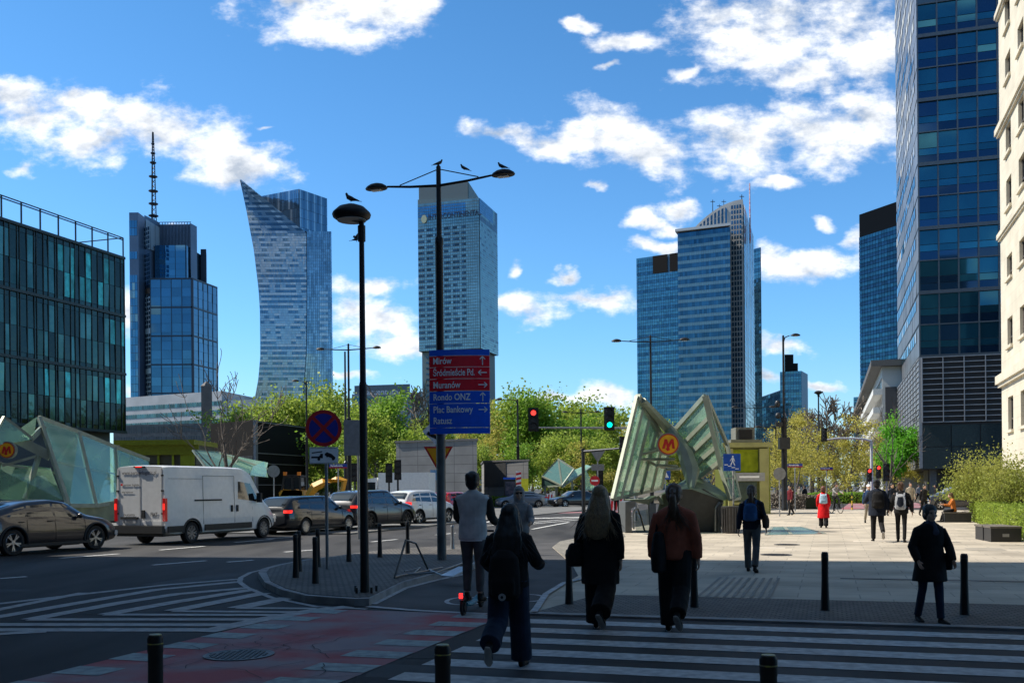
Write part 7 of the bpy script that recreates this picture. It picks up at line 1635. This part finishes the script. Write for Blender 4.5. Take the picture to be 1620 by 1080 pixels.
# ------------------------------------------------------------ people
SKIN = mat('skin', (0.50, 0.30, 0.21), .55, var=.08, scale=9)
def cloth(name, col, rough=.85, var=.18): return mat(name, col, rough, var=var, scale=7, bump=.25, bscale=160, spec=.2)
K_BLACK = cloth('cloth_black', (.014, .0138, .0145)); K_NAVY = cloth('cloth_navy', (.014, .019, .032)); K_JEAN = cloth('cloth_denim', (.020, .032, .060)); K_GREY = cloth('cloth_grey', (.09, .09, .09)); K_RUST = cloth('cloth_rust', (.33, .09, .05))
K_VEST = cloth('cloth_fleece', (.58, .56, .54)); K_RED = cloth('cloth_red', (.70, .012, .015)); K_OR = cloth('cloth_orange', (.45, .14, .03)); K_BEIGE = cloth('cloth_beige', (.30, .26, .20)); K_WINE = cloth('cloth_wine', (.12, .012, .018)); K_BLUE = cloth('cloth_blue', (.03, .06, .14)); K_LBLUE = cloth('pack_light_blue', (.38, .52, .62)); K_PBLUE = cloth('pack_blue', (.03, .09, .22)); K_LGREY = cloth('cloth_light_grey', (.26, .25, .25)); K_SLEEVE = cloth('cloth_dark_olive', (.035, .033, .028))
H_BLK = mat('hair_black', (.010, .008, .007), .5, var=.3, scale=40, vs=(6, 6, 1)); H_BRN = mat('hair_brown', (.09, .045, .022), .5, var=.35, scale=30, vs=(6, 6, 1)); H_BLD = mat('hair_blond', (.30, .20, .09), .5, scale=30, col2=(.12, .075, .04), vs=(6, 6, 1)); H_AUB = mat('hair_auburn', (.14, .045, .02), .5, var=.35, scale=30, vs=(6, 6, 1)); H_GRY = mat('hair_grey', (.045, .040, .038), .6, var=.4, scale=30)
SHOE = cloth('shoe_black', (.012, .012, .012), .6); SHOEW = cloth('shoe_sole_pale', (.36, .34, .31), .7); EYE = mat('eye_dark', (.02, .015, .012), .2); LIP = mat('lips', (.30, .12, .10), .5)
def vrot(d, ax, deg): return Matrix.Rotation(R(deg), 3, ax) @ Vector(d)
def person(label, loc, rz, H=1.7, legs=(15, 5, -15, 20), arms=None, top=None, topm=K_BLACK, hem=.50, flare=1.0, legm=K_BLACK, legw=(.085, .062, .055), hair='short', hairm=H_BLK, shoes=SHOE, soles=None, near=False, sleeve=None, lean=0, front=False, seat=False, hairlen=.30, group=None, shw=1.0, extra=None, puff=0.0, headturn=0, thick=1.0, collar=True, wr=.006, cuffz=1.0):
    t = thing('person', label, 'person', loc, rz, group); s = H/1.75; vb = .0065 if near else .016; vc = .010 if near else .018
    hipz = .525*H; J = {}
    def leg(side, a, k, bend_out=0):
        h = Vector((side*.088*s, 0, 0)); d1 = Vector((side*.02, math.sin(R(a)), -math.cos(R(a)))).normalized(); kn = h + d1*.245*H; d2 = Vector((0, math.sin(R(a-k)), -math.cos(R(a-k)))); an = kn + d2*.24*H
        return h, kn, an, a-k
    Ls = {-1: leg(-1, legs[0], legs[1]), 1: leg(1, legs[2], legs[3])}
    def footlow(L4):
        h, kn, an, ang = L4; pitch = max(0, -ang-14)*1.0; return an.z - .075*s - (.14*s*math.sin(R(pitch)))
    zmin = min(footlow(Ls[-1]), footlow(Ls[1])); pz = -zmin if not seat else seat
    pel = Vector((0, 0, pz)); up = vrot((0, 0, 1), 'X', -lean)
    def T_(z, y=0, x=0): return pel + up*(z*H) + Vector((x*s, y*s, 0))
    sh_z = .295; neck = T_(.325, 0); headc = T_(.398, .022) + Vector((0, .02*s if lean else 0, 0))
    # arms
    arms = arms or {-1: (12, 8, 12, 0), 1: (-12, 8, 15, 0)}; A4 = {}
    for sd in (-1, 1):
        sw, ab, el, inn = arms[sd]; so_ = T_(sh_z-.020, 0, sd*.168*shw)
        d1 = vrot(vrot((0, 0, -1), 'X', sw), 'Y', -sd*ab); eb = so_ + d1*.168*H; d2 = vrot(vrot((0, 0, -1), 'X', sw+el), 'Y', sd*inn - sd*ab*.4); wr_ = eb + d2*.145*H; A4[sd] = (so_, eb, wr_, d2.normalized())
    # skin body
    HS = 1.10; m = MB()
    Hr = Matrix.Rotation(R(headturn), 3, 'Z')
    def hp(x, y, z): return headc + Hr @ (Vector((x, y, z))*s*HS)
    m.ell(hp(0, -.008, .025), (.076*s*1.1, .094*s*1.1, .088*s*1.1), rot=Hr); m.ell(hp(0, .022, -.040), (.058*s*1.1, .066*s*1.1, .072*s*1.1), rot=Hr); m.ell(hp(0, .045, -.092), (.034*s*1.1, .030*s*1.1, .024*s*1.1), rot=Hr)
    m.path([hp(0, .078, .022), hp(0, .098, -.012), hp(0, .102, -.030), hp(0, .086, -.036)], [.010*s*1.1, .012*s*1.1, .016*s*1.1, .010*s*1.1], 8)
    m.ell(hp(0, .083, -.066), (.024*s*1.1, .012*s*1.1, .008*s*1.1), rot=Hr); m.path([hp(-.05, .068, .030), hp(0, .086, .034), hp(.05, .068, .030)], [.010*s*1.1]*3, 6)
    for sd in (-1, 1): m.ell(hp(sd*.077, -.005, -.008), (.010*s*1.1, .020*s*1.1, .030*s*1.1), rot=Hr); m.ell(hp(sd*.040, .058, -.028), (.024*s*1.1, .020*s*1.1, .022*s*1.1), rot=Hr)
    m.path([headc + Vector((0, -.015, -.04))*s, neck, T_(.26)], [.052*s, .054*s, .07*s], 12)
    m.path([T_(.29), T_(.22), T_(.10), T_(.02), T_(-.03)], [(.12*s, .07*s), (.135*s, .085*s), (.115*s, .08*s), (.13*s, .09*s), (.10*s, .08*s)], 14)
    for sd in (-1, 1):
        a, b, c, d = A4[sd]; m.path([T_(.27, 0, sd*.06), a, a.lerp(b, .5), b, b.lerp(c, .5), c, c+d*.02*s], [.045*s, .045*s, .040*s, .034*s, .033*s, (.024*s, .020*s), (.028*s, .018*s)], 10)
        # hand: palm, four fingers, thumb
        fwd = Vector((0, 1, 0)); side_ = (fwd - d*fwd.dot(d)).normalized(); nrm = d.cross(side_)   # side_ = across knuckles, nrm = palm normal
        m.path([c, c+d*.035*s, c+d*.075*s, c+d*.09*s], [(.020*s, .026*s), (.016*s, .038*s), (.015*s, .040*s), (.010*s, .036*s)], 10, ref=nrm)
        inw = nrm*(-1 if nrm.x*sd > 0 else 1)
        for q, ln_ in enumerate((.072, .080, .074, .058)):
            o = c + d*.085*s + side_*(.030-.020*q)*s; cu = .35+.12*q; p1 = o + (d+inw*cu*.5).normalized()*ln_*.45*s; p2 = p1 + (d*.8+inw*(cu+.35)).normalized()*ln_*.32*s; p3 = p2 + (d*.4+inw*(cu+.8)).normalized()*ln_*.25*s
            m.path([o - d*.02*s, o, p1, p2, p3], [.0090*s, .0088*s, .0082*s, .0076*s, .0062*s], 7)
        o = c + d*.03*s + side_*.026*s; m.path([o, o+(side_*.8+d*.8+inw*.3).normalized()*.035*s, o+(side_*.5+d*1.1+inw*.5).normalized()*.062*s], [.013*s, .011*s, .008*s], 7)
    for sd in (-1, 1):
        h, kn, an, ang = [pel+q if isinstance(q, Vector) else q for q in Ls[sd]]; m.path([h+Vector((0, 0, .05)), h, h.lerp(kn, .5), kn, kn.lerp(an, .35), an], [.07*s, .072*s, .062*s, .046*s, .044*s, .030*s], 10)
    remesh('body', m, vb, SKIN, t, 1)
    if front:
        m = MB()
        for sd in (-1, 1): m.ell(hp(sd*.029, .0775, .008), (.0115*s*1.1, .006*s*1.1, .006*s*1.1), rot=Hr)
        m.build('eyes', EYE, t, smooth=True); m = MB(); m.ell(hp(0, .094, -.066), (.020*s*1.1, .004*s*1.1, .005*s*1.1), rot=Hr); m.build('mouth', LIP, t, smooth=True)
    # trousers
    tr_ = MB(); tr_.path([T_(.075), T_(.03), T_(-.02), T_(-.06)], [(.138*s*thick, .098*s*thick), (.165*s, .115*s), (.168*s, .122*s), (.12*s, .10*s)], 16)
    w0, w1, w2 = [q*s for q in legw]
    for sd in (-1, 1):
        h, kn, an, ang = [pel+q if isinstance(q, Vector) else q for q in Ls[sd]]; en = kn.lerp(an, cuffz)
        tr_.path([h+Vector((0, 0, .04)), h.lerp(kn, .15), h.lerp(kn, .6), kn, kn.lerp(en, .5), en.lerp(kn, .06), en], [w0*1.1, w0*1.08, (w0+w1)/2*1.02, w1*1.02, (w1+w2)/2, w2, w2*1.02], 14)
    remesh('trousers', tr_, vc, legm, t, 2, wr, 7, .55, seed=H*3)
    # shoes
    for sd in (-1, 1):
        sh = MB(); so2 = MB()
        h, kn, an, ang = [pel+q if isinstance(q, Vector) else q for q in Ls[sd]]; pitch = -max(0, -ang-14) if not seat else 0
        if ang > 12 and not seat: pitch = min(12, ang-8)
        f = Vector((sd*.10, math.cos(R(pitch)), math.sin(R(pitch)))).normalized(); u_ = Vector((0, -math.sin(R(pitch)), math.cos(R(pitch)))); heel = an - u_*.045*s - f*.045*s
        sh.path([heel, heel+f*.03*s, heel+f*.11*s-u_*.006*s, heel+f*.18*s-u_*.014*s, heel+f*.235*s-u_*.018*s, heel+f*.26*s-u_*.020*s], [(.026*s, .030*s), (.034*s, .042*s), (.036*s, .040*s), (.044*s, .030*s), (.034*s, .022*s), (.014*s, .012*s)], 12)
        sh.path([an+u_*.03*s, an-u_*.04*s], [.036*s, .040*s], 10)
        pts = [heel+f*x*s - u_*.044*s for x in (-.018, .03, .12, .20, .255)]
        so2.path(pts, [(.026*s, .011*s), (.038*s, .012*s), (.036*s, .012*s), (.046*s, .012*s), (.022*s, .010*s)], 12)
        so_b = remesh('shoe', sh, .008 if near else .014, shoes, t, 1); so2.build('sole', soles or shoes, so_b, smooth=True)
    # upper garment
    g_ = MB(); th = 1+puff; sm_ = sleeve or topm
    if hem >= .46:   # jacket
        zb_ = -(0.53-hem)
        prof_ = [(.322, .075, .062), (.306, .120, .078), (.290, .160*shw, .094), (.268, .186*shw, .104), (.21, .184, .118), (.12, .160, .112), (.05, .170, .118), (zb_+.02, .176, .125), (zb_, .165, .120)]
        g_.path([T_(z) for z, _, _ in prof_], [(a*s*th, b*s*th) for _, a, b in prof_], 20)
    else:
        zb_ = -(0.53-hem); k = flare
        prof_ = [(.322, .075, .062), (.306, .120, .078), (.290, .160*shw, .094), (.268, .186*shw, .104), (.21, .184, .120), (.12, .165, .118), (.04, .182, .130), (-.02, .195, .140), (zb_*.5-.01, .195*(1+(k-1)*.5), .15*(1+(k-1)*.6)), (zb_, .195*k, .16*k)]
        g_.path([T_(z, -.01*(z < -.03)) for z, _, _ in prof_], [(a*s*th, b*s*th) for _, a, b in prof_], 24)
    sl = g_ if sleeve is None else MB()
    for sd in (-1, 1):
        a, b, c, d = A4[sd]; e_ = .002*s
        sl.path([T_(.262, 0, sd*.09), T_(.272, 0, sd*.140*shw), a.lerp(b, .10), a.lerp(b, .45), b, b.lerp(c, .5), b.lerp(c, .90), b.lerp(c, .97)], [x*s*th for x in (.030, .052, .062, .060, .055, .052, .042, .041)], 14)
    if collar: g_.path([T_(.285), T_(.315), T_(.335, -.004)], [.085*s, .072*s, .070*s], 14)
    remesh('jacket' if hem >= .46 else 'coat', g_, vc, topm, t, 2, wr*1.1, 6, .8, seed=H*5+rz)
    if sleeve is not None: remesh('sleeves', sl, vc, sleeve, t, 2, wr, 8, 1, seed=3)
    # hair
    hm_ = MB(); hw_ = 0
    if hair in ('short', 'bob', 'long', 'pony'):
        hm_.ell(hp(0, -.020, .036), (.090*s*1.1, .102*s*1.1, .096*s*1.1), rot=Hr); hm_.ell(hp(0, -.048, -.015), (.082*s*1.1, .072*s*1.1, .084*s*1.1), rot=Hr)
        if hair == 'short': [hm_.ell(hp(.040*math.sin(q*2.4), -.03+.055*math.cos(q*1.7), .080+.010*math.sin(q*5)), (.040*s, .042*s, .038*s)) for q in range(9)]
        if hair == 'bob': hm_.path([hp(0, -.045, .03), hp(0, -.05, -.06), hp(0, -.045, -.10)], [(.092*s*1.1, .07*s*1.1), (.096*s*1.1, .065*s*1.1), (.080*s*1.1, .05*s*1.1)], 14); hm_.ell(hp(0, .02, .085), (.07*s*1.1, .06*s*1.1, .04*s*1.1), rot=Hr)
        if hair == 'long':
            L_ = hairlen; hm_.path([hp(0, -.03, .02), hp(0, -.055-puff*.12, -.08), hp(0, -.085-puff*.25, -.08-L_*.35), hp(0, -.10-puff*.3, -.08-L_*.7), hp(.0, -.105-puff*.3, -.08-L_*.95), hp(.005, -.10-puff*.3, -.08-L_*1.05)], [(.10*s, .085*s), (.125*s, .075*s), (.155*s, .062*s), (.155*s, .052*s), (.115*s, .038*s), (.05*s, .018*s)], 18)
            for sd in (-1, 1): hm_.path([hp(sd*.06, .0, .04), hp(sd*.085, .0, -.05), hp(sd*.10, -.02, -.16), hp(sd*.09, -.05, -.08-L_*.6)], [.03*s*1.1, .03*s*1.1, .032*s*1.1, .02*s*1.1], 8)
        if hair == 'pony': hm_.ell(hp(0, -.11, .045), (.032*s*1.1, .035*s*1.1, .035*s*1.1)); hm_.path([hp(0, -.125, .05), hp(.006, -.155, -.02), hp(.012, -.155, -.13), hp(.03, -.13, -.24), hp(.035, -.125, -.30)], [.020*s*1.1, .034*s*1.1, .036*s*1.1, .026*s*1.1, .008*s*1.1], 10)
        remesh('hair', hm_, .008 if near else .014, hairm, t, 1, .010*s, 22, .22, seed=H)
    if hair in ('long', 'pony') and near:
        st_ = MB(); r_h = random.Random(int(H*1000))
        for q in range(150 if hair == 'long' else 60):
            an_ = r_h.uniform(-1.35, 1.35); x_, y_ = math.sin(an_)*.085, -math.cos(an_)*.075
            if hair == 'pony': x_, y_ = r_h.uniform(-.02, .03), -.15
            L_ = hairlen*r_h.uniform(.7, 1.12) if hair == 'long' else .28*r_h.uniform(.7, 1.15); pts = []; sp_x = r_h.gauss(0, .07) + (.02 if hair == 'pony' else 0) + x_*.7; wv = r_h.uniform(.004, .016)
            for k in range(9): f = k/8; pts.append(hp(x_*(1+.25*f) + sp_x*f*f + wv*math.sin(f*14+q), y_ - (.06+puff*.35)*f*(hair == 'long') + r_h.gauss(0, .003) + wv*math.cos(f*12+q)*.6, (.02 if hair == 'long' else .03) - (.10+L_)*f))
            st_.path(pts, [.005, .005, .0048, .0045, .004, .0035, .003, .0025, .001], 4, cap=False)
        st_.build('hair_strands', hairm, t)
    if hair == 'hood':
        hm_.ell(hp(0, -.022, .02), (.098*s*1.1, .105*s*1.1, .118*s*1.1), rot=Hr); hm_.path([hp(0, -.02, -.02), hp(0, -.02, -.11), T_(.30)], [(.095*s*1.1, .10*s*1.1), (.09*s*1.1, .085*s*1.1), (.10*s*1.1, .09*s*1.1)], 14); hm_.ell(hp(0, .058, .078), (.062*s*1.1, .03*s*1.1, .03*s*1.1))
        o = remesh('hood', hm_, vc*.8, topm, t, 1, .004, 9)
    if hair == 'cap':
        hm_.ell(hp(0, -.01, .055), (.084*s*1.1, .10*s*1.1, .075*s*1.1), rot=Hr); hm_.ell(hp(0, .10, .05), (.06*s*1.1, .06*s*1.1, .012*s*1.1), rot=Hr); remesh('cap', hm_, .012, hairm, t, 1)
    if extra: extra(t, s, T_, hp, A4, pel, Ls)
    return t
def backpack(mt, w=.30, h=.42, d=.15, zc=.15, badge=None, pocket=None, hlogo=None, ring=False):
    def f(t, s, T_, hp, A4, pel, Ls):
        c_ = T_(zc, -.12 - d*.55); m = MB()
        m.path([c_+Vector((0, 0, -h*.5*s)), c_+Vector((0, -.01, -h*.42*s)), c_+Vector((0, -.015, 0)), c_+Vector((0, 0, h*.34*s)), c_+Vector((0, .02, h*.5*s))], [(w*.40*s, d*.40*s), (w*.5*s, d*.5*s), (w*.5*s, d*.52*s), (w*.44*s, d*.42*s), (w*.22*s, d*.2*s)], 16)
        m.path([c_+Vector((0, -d*.52*s, -h*.40*s)), c_+Vector((0, -d*.56*s, -h*.15*s)), c_+Vector((0, -d*.45*s, h*.02*s))], [(w*.36*s, d*.2*s), (w*.38*s, d*.2*s), (w*.30*s, d*.1*s)], 12)
        o = remesh('backpack', m, .012, mt, t, 2, .004, 8)
        m = MB()
        for sd in (-1, 1): m.path([c_+Vector((sd*w*.33, d*.1, h*.40*s)), T_(.300, -.07, sd*.10), T_(.304, .0, sd*.11), T_(.25, .115, sd*.11), T_(.12, .11, sd*.14), T_(.08, .0, sd*.175), c_+Vector((sd*w*.4, .02, -h*.40*s))], [(.022, .007)]*7, 6)
        m.build('shoulder_strap', mt, t)
        if badge:
            m = MB(); cc = c_+Vector((.0, -d*.5*s-.04, -h*.44*s)); m.extrude([cc+Vector((x, 0, z)) for x, z in circ(0, 0, .034, 20)], (0, .012, 0)); m.build('badge', mat('badge_grey', (.34, .34, .34), .5), t); m = MB(); m.extrude([cc+Vector((x, -.004, z)) for x, z in circ(0, 0, .013, 14)], (0, .006, 0)); m.build('badge_centre', BLACK, t)
        if pocket:
            m = MB(); cc = c_+Vector((0, -d*.5*s-.012, -.02)); m.path([cc+Vector((0, 0, -h*.34)), cc+Vector((0, -.01, -h*.1)), cc+Vector((0, 0, h*.36))], [(w*.24, .02), (w*.32, .03), (w*.22, .02)], 12); m.build('pocket', pocket, t, smooth=True)
        if ring:
            m = MB(); m.path([c_+Vector((x, -d*.5*s-.016, z)) for x, z in [(-w*.42, -h*.45), (-w*.44, h*.1), (-w*.3, h*.42), (0, h*.47), (w*.3, h*.42), (w*.44, h*.1), (w*.42, -h*.45), (-w*.42, -h*.45)]], [.010]*8, 6); m.build('trim', mat('trim_white', (.6, .62, .65), .5), t)
    return f
def bag(mt, sd=-1, x=.26, z=.0, w=.14, h=.30, l=.32, strap=True, y=-.03, cross=False):
    def f(t, s, T_, hp, A4, pel, Ls):
        c_ = T_(z, y, sd*x); m = MB(); m.path([c_+Vector((0, 0, -h*.5)), c_+Vector((0, 0, -h*.45)), c_, c_+Vector((0, 0, h*.45)), c_+Vector((0, 0, h*.5))], [(w*.38, l*.42), (w*.5, l*.5), (w*.55, l*.52), (w*.32, l*.44), (w*.2, l*.4)], 18)
        remesh('bag', m, .011, mt, t, 2, .010, 5, seed=x); m = MB()
        if strap:
            tp = T_(.302, 0, sd*.13) if not cross else T_(.315, 0, -sd*.08)
            for dy in (-l*.35, l*.35): m.path([c_+Vector((0, dy, h*.4)), T_(.15, (dy*.6), sd*.205) if not cross else T_(.15, dy*.9, sd*.06), T_(.27, dy*.5, sd*.165) if not cross else T_(.27, dy*.7, -sd*.04), tp], [(.012, .008)]*4, 6)
            m.build('bag_strap', mt, t)
    return f
def multi(*fs):
    def f(*a):
        for q in fs: q(*a)
    return f
UP = -TH
wid = (.105, .10, .115)
# scooter rider
b = G(745, 973); rsc = -R(12)
st = thing('e_scooter', 'turquoise decked electric scooter with a red rear light under the rider', 'scooter', Vector((b.x, b.y+.42, .012)), rsc)
m = MB(); m.path([(0, -.40, .14), (0, -.30, .12), (0, .25, .12), (0, .38, .16)], [(.05, .03), (.075, .022), (.075, .022), (.05, .03)], 10, ref=(1, 0, 0)); m.build('deck', mat('scooter_teal', (.03, .20, .25), .5), st)
for y in (-.47, .52):
    m = MB(); m.path([(0, y+.105*math.cos(a), .115+.105*math.sin(a)) for a in [2*math.pi*k/24 for k in range(25)]], [.024]*25, 8, ref=(1, 0, 0), cap=False); m.path([(-.03, y, .115), (.03, y, .115)], [.06, .06], 12); wl_ = m.build('wheel', RUB, st, smooth=True)
m = MB(); m.path([(0, .40, .14), (0, .50, .30), (0, .36, 1.08)], [.026, .024, .02], 8); m.path([(-.24, .34, 1.09), (.24, .34, 1.09)], [.016]*2, 8); m.path([(0, -.58, .20), (0, -.47, .255), (0, -.36, .20)], [(.035, .008)]*3, 6); m.build('stem', DKMETAL, st, smooth=True)
m = MB(); m.box((0, -.60, .27), (.045, .03, .07)); m.path([(0, -.52, .25), (0, -.60, .26)], [.012]*2, 6); m.build('rear_light', mat('scooter_red', (.8, .02, .02), .3, emit=(1, .03, .03), es=1.5), st)
person('man in a grey fleece vest with dark sleeves riding an electric scooter', Vector((b.x+.02, b.y+.40, .012+.145)), rsc, 1.77, legs=(9, 14, 1, 3), arms={-1: (20, 8, 52, 2), 1: (20, 8, 52, 2)}, topm=K_VEST, sleeve=K_SLEEVE, hem=.475, legm=K_GREY, legw=(.092, .068, .052), hair='short', near=True, puff=.14, shw=1.2, cuffz=.88, wr=.006,
       extra=lambda t, s, T_, hp, A4, pel, Ls: (lambda m: (m.path([T_(-.062), T_(-.050)], [(.183*s, .132*s), (.186*s, .134*s)], 18), m.build('shirt_hem', SW, t, smooth=True)))(MB()))
# walking women
b = G(806, 1057, 0.012)
person('woman with wavy dark hair and a black backpack with round badge on the zebra', b, UP+R(6), 1.555, legs=(-18, 48, 14, 4), arms={-1: (10, 20, 55, 25), 1: (5, 24, 75, 10)}, topm=K_BLACK, hem=.50, legm=K_JEAN, legw=(.115, .105, .112), hair='long', hairm=H_BLK, soles=SHOEW, near=True, puff=.22, lean=5, hairlen=.34, wr=.010, cuffz=.97, extra=backpack(K_BLACK, .34, .50, .18, .06, badge=True))
b = G(952, 995, ZP)
person('woman with long blonde hair in long black clothes with a large hip bag', Vector((b.x, G(952, 996).y, .01)), UP, 1.72, legs=(12, 2, -17, 40), arms={-1: (8, 20, 20, 0), 1: (-6, 12, 10, 0)}, topm=K_BLACK, hem=.33, flare=.98, legm=K_BLACK, legw=(.115, .115, .125), hair='long', hairm=H_BLD, soles=SHOEW, near=True, puff=.20, hairlen=.36, wr=.010, extra=bag(K_BLACK, -1, .30, .0, .22, .27, .36))
b = G(1068, 999, .01)
person('woman in a rust jacket with a brown ponytail and a black shoulder bag', b, UP, 1.73, legs=(10, 3, -16, 42), arms={-1: (4, 16, 12, 0), 1: (-4, 17, 14, 2)}, topm=K_RUST, hem=.50, legm=K_BLACK, legw=(.112, .100, .095), hair='pony', hairm=H_BRN, soles=SHOEW, near=True, puff=.22, wr=.012, extra=bag(K_BLACK, -1, .16, .02, .16, .46, .36, y=-.14))
b = G(1190, 904, ZP)
person('woman with a blue backpack and windblown hair walking in front of the litter bin', b, UP-R(4), 1.70, legs=(9, 2, -12, 20), arms={-1: (-4, 14, 6, 0), 1: (6, 14, 20, 0)}, topm=K_NAVY, hem=.50, legm=K_GREY, legw=(.088, .070, .066), hair='pony', hairm=H_BRN, near=True, puff=.05, extra=multi(backpack(K_PBLUE, .28, .34, .12, .17), bag(cloth('bag_brown', (.05, .03, .02)), 1, .28, .06, .12, .26, .30)))
b = G(1472, 984, ZP)
def scarf(t, s, T_, hp, A4, pel, Ls):
    m = MB(); m.path([T_(.335+.0, .0), T_(.315, .01), T_(.295, .01)], [(.072*s, .075*s), (.090*s, .092*s), (.085*s, .085*s)], 16); m.path([T_(.30, .09, -.02), T_(.24, .125, -.03), T_(.19, .125, -.01)], [(.05*s, .02*s), (.055*s, .02*s), (.04*s, .015*s)], 10); remesh('scarf', m, .010, cloth('scarf_blue_grey', (.05, .055, .08)), t, 1, .008, 12)
person('older woman in a dark coat and scarf walking towards the camera', Vector((b.x, b.y, ZP)), R(180)+R(6), 1.44, legs=(10, 4, -6, 14), arms={-1: (6, 22, 30, 12), 1: (4, 24, 32, 14)}, topm=K_BLACK, hem=.36, flare=1.12, legm=K_JEAN, legw=(.080, .060, .054), hair='short', hairm=H_GRY, near=True, puff=.16, front=True, thick=1.1, wr=.008, extra=multi(scarf, bag(K_BLACK, -1, .27, -.01, .12, .20, .20)))
def glasses(t, s, T_, hp, A4, pel, Ls):
    m = MB(); m.box(hp(-.032, .094, .010), (.052*s, .012, .034*s)); m.box(hp(.032, .094, .010), (.052*s, .012, .034*s)); m.box(hp(0, .09, .018), (.13*s, .01, .01*s)); m.build('sunglasses', EYE, t)
b = Vector((C(821, 18.5).x, 18.5, .01))
person('pedestrian in a grey hooded top and sunglasses facing the camera', b, R(180), 1.72, legs=(5, 2, -5, 5), arms={-1: (20, 12, 55, 20), 1: (20, 12, 55, 20)}, topm=K_LGREY, hem=.50, legm=K_BLACK, hair='hood', near=True, puff=.12, front=True, extra=glasses)
b = G(1303, 834.5, ZP)
person('woman in a long red coat with a pale blue backpack', b, UP, 1.66, legs=(8, 2, -9, 12), arms={-1: (0, 14, 25, 5), 1: (0, 12, 20, 5)}, topm=K_RED, hem=.24, flare=1.25, legm=K_BLACK, legw=(.10, .09, .095), hair='bob', hairm=H_AUB, puff=.06, extra=backpack(K_LBLUE, .32, .38, .14, .17))
b = G(1388, 856, ZP)
person('man in a black puffer jacket with a black backpack, lifting one heel', b, UP+R(4), 1.84, legs=(6, 2, -16, 44), arms={-1: (20, 26, 60, 20), 1: (-4, 22, 14, 0)}, topm=K_NAVY, hem=.42, flare=.98, legm=K_BLACK, legw=(.092, .070, .06), hair='short', puff=.25, soles=SHOEW, extra=backpack(K_BLACK, .34, .46, .17, .15))
b = G(1426, 857, ZP)
person('young man with a white-trimmed backpack beside the man in the puffer jacket', b, UP-R(8), 1.76, legs=(8, 2, -8, 10), arms={-1: (8, 18, 20, 0), 1: (-8, 20, 12, 0)}, topm=K_BLACK, hem=.48, legm=K_BLACK, legw=(.078, .058, .05), hair='short', hairm=H_BRN, puff=.14, extra=backpack(cloth('pack_pale_grey', (.33, .34, .36)), .30, .44, .15, .15, pocket=K_NAVY, ring=True))
for px, Y, lab, rz, H, kw in ((1374, 44, 'man in a blue jacket and white cap, half hidden by the puffer jacket', R(170), 1.72, dict(topm=K_BLUE, legm=K_BEIGE, hair='cap', hairm=SW)),
    (1250, 57, 'man in a dark red jumper walking near the tall bracket lamp', R(120), 1.74, dict(topm=K_WINE, legm=K_BLACK)),
    (1265, 92, 'distant figure in a grey brown coat behind the dry stalks', R(150), 1.68, dict(topm=K_BEIGE, legm=K_BLACK, hem=.38)),
    (1273, 90, 'distant figure in black behind the dry stalks', R(30), 1.70, dict(topm=K_BLACK, legm=K_BLACK, hem=.38)),
    (1411, 54, 'man in dark clothes and sunglasses between the two backpackers', R(185), 1.78, dict(topm=K_NAVY, legm=K_BLACK)),
    (1440, 60, 'man in an open beige coat behind the white-trimmed backpack', R(170), 1.84, dict(topm=K_BEIGE, legm=K_BLACK, hem=.36)),
    (1462, 54, 'man in black facing the camera in front of the parked hatchback', R(185), 1.70, dict(topm=K_BLACK, legm=K_BLACK)),
    (1345, 120, 'tiny far pedestrian near the yellow banded post', 0, 1.7, dict(topm=K_NAVY)), (1480, 80, 'far pedestrian near the office entrance, leftmost', R(90), 1.7, dict(topm=K_BLACK)), (1453, 95, 'far pedestrian between the beige coat and the hatchback', R(200), 1.7, dict(topm=K_LGREY)),
    (975, 66, 'figure in a black and red jacket left of the wing foot', 0, 1.72, dict(topm=K_BLACK))):
    person(lab, Vector((C(px, Y).x, Y, .03)), rz, H, extra=None, **kw)
# cyclist
b = Vector((C(1322, 60).x, 60, .03)); t = thing('bicycle', 'city bicycle seen head-on beyond the red coat', 'bicycle', b, R(192))
for y in (-.52, .52):
    m = MB(); m.path([(0, y+.33*math.cos(a), .34+.33*math.sin(a)) for a in [2*math.pi*k/20 for k in range(21)]], [.022]*21, 6, cap=False); m.build('wheel', RUB, t)
m = MB(); m.path([(0, .52, .34), (0, .38, .95), (0, -.15, .85), (0, -.52, .34)], [.02]*4, 6); m.path([(0, .42, .8), (0, -.05, .32), (0, -.2, .95)], [.02]*3, 6); m.path([(-.28, .36, 1.05), (.28, .36, 1.05)], [.016]*2, 6); m.box((0, -.2, .97), (.14, .24, .05)); m.build('frame', DKMETAL, t)
person('cyclist in a dark top riding towards the camera beyond the red coat', Vector((b.x, b.y+.2, .06)), R(192), 1.72, legs=(60, 65, 25, 45), arms={-1: (50, 14, 20, 10), 1: (50, 14, 20, 10)}, topm=K_LGREY, legm=K_BLACK, seat=.98, lean=12)
# seated woman
b = G(1513, 826, ZP)
person('woman in an orange top sitting on the dark box bench looking at her phone', Vector((b.x+.05, b.y+.35, ZP)), R(75), 1.66, legs=(84, 78, 80, 60), arms={-1: (30, 10, 70, 15), 1: (30, 10, 70, 15)}, topm=K_OR, legm=K_BLACK, hair='bob', hairm=H_BRN, seat=.53, lean=8, hem=.49)
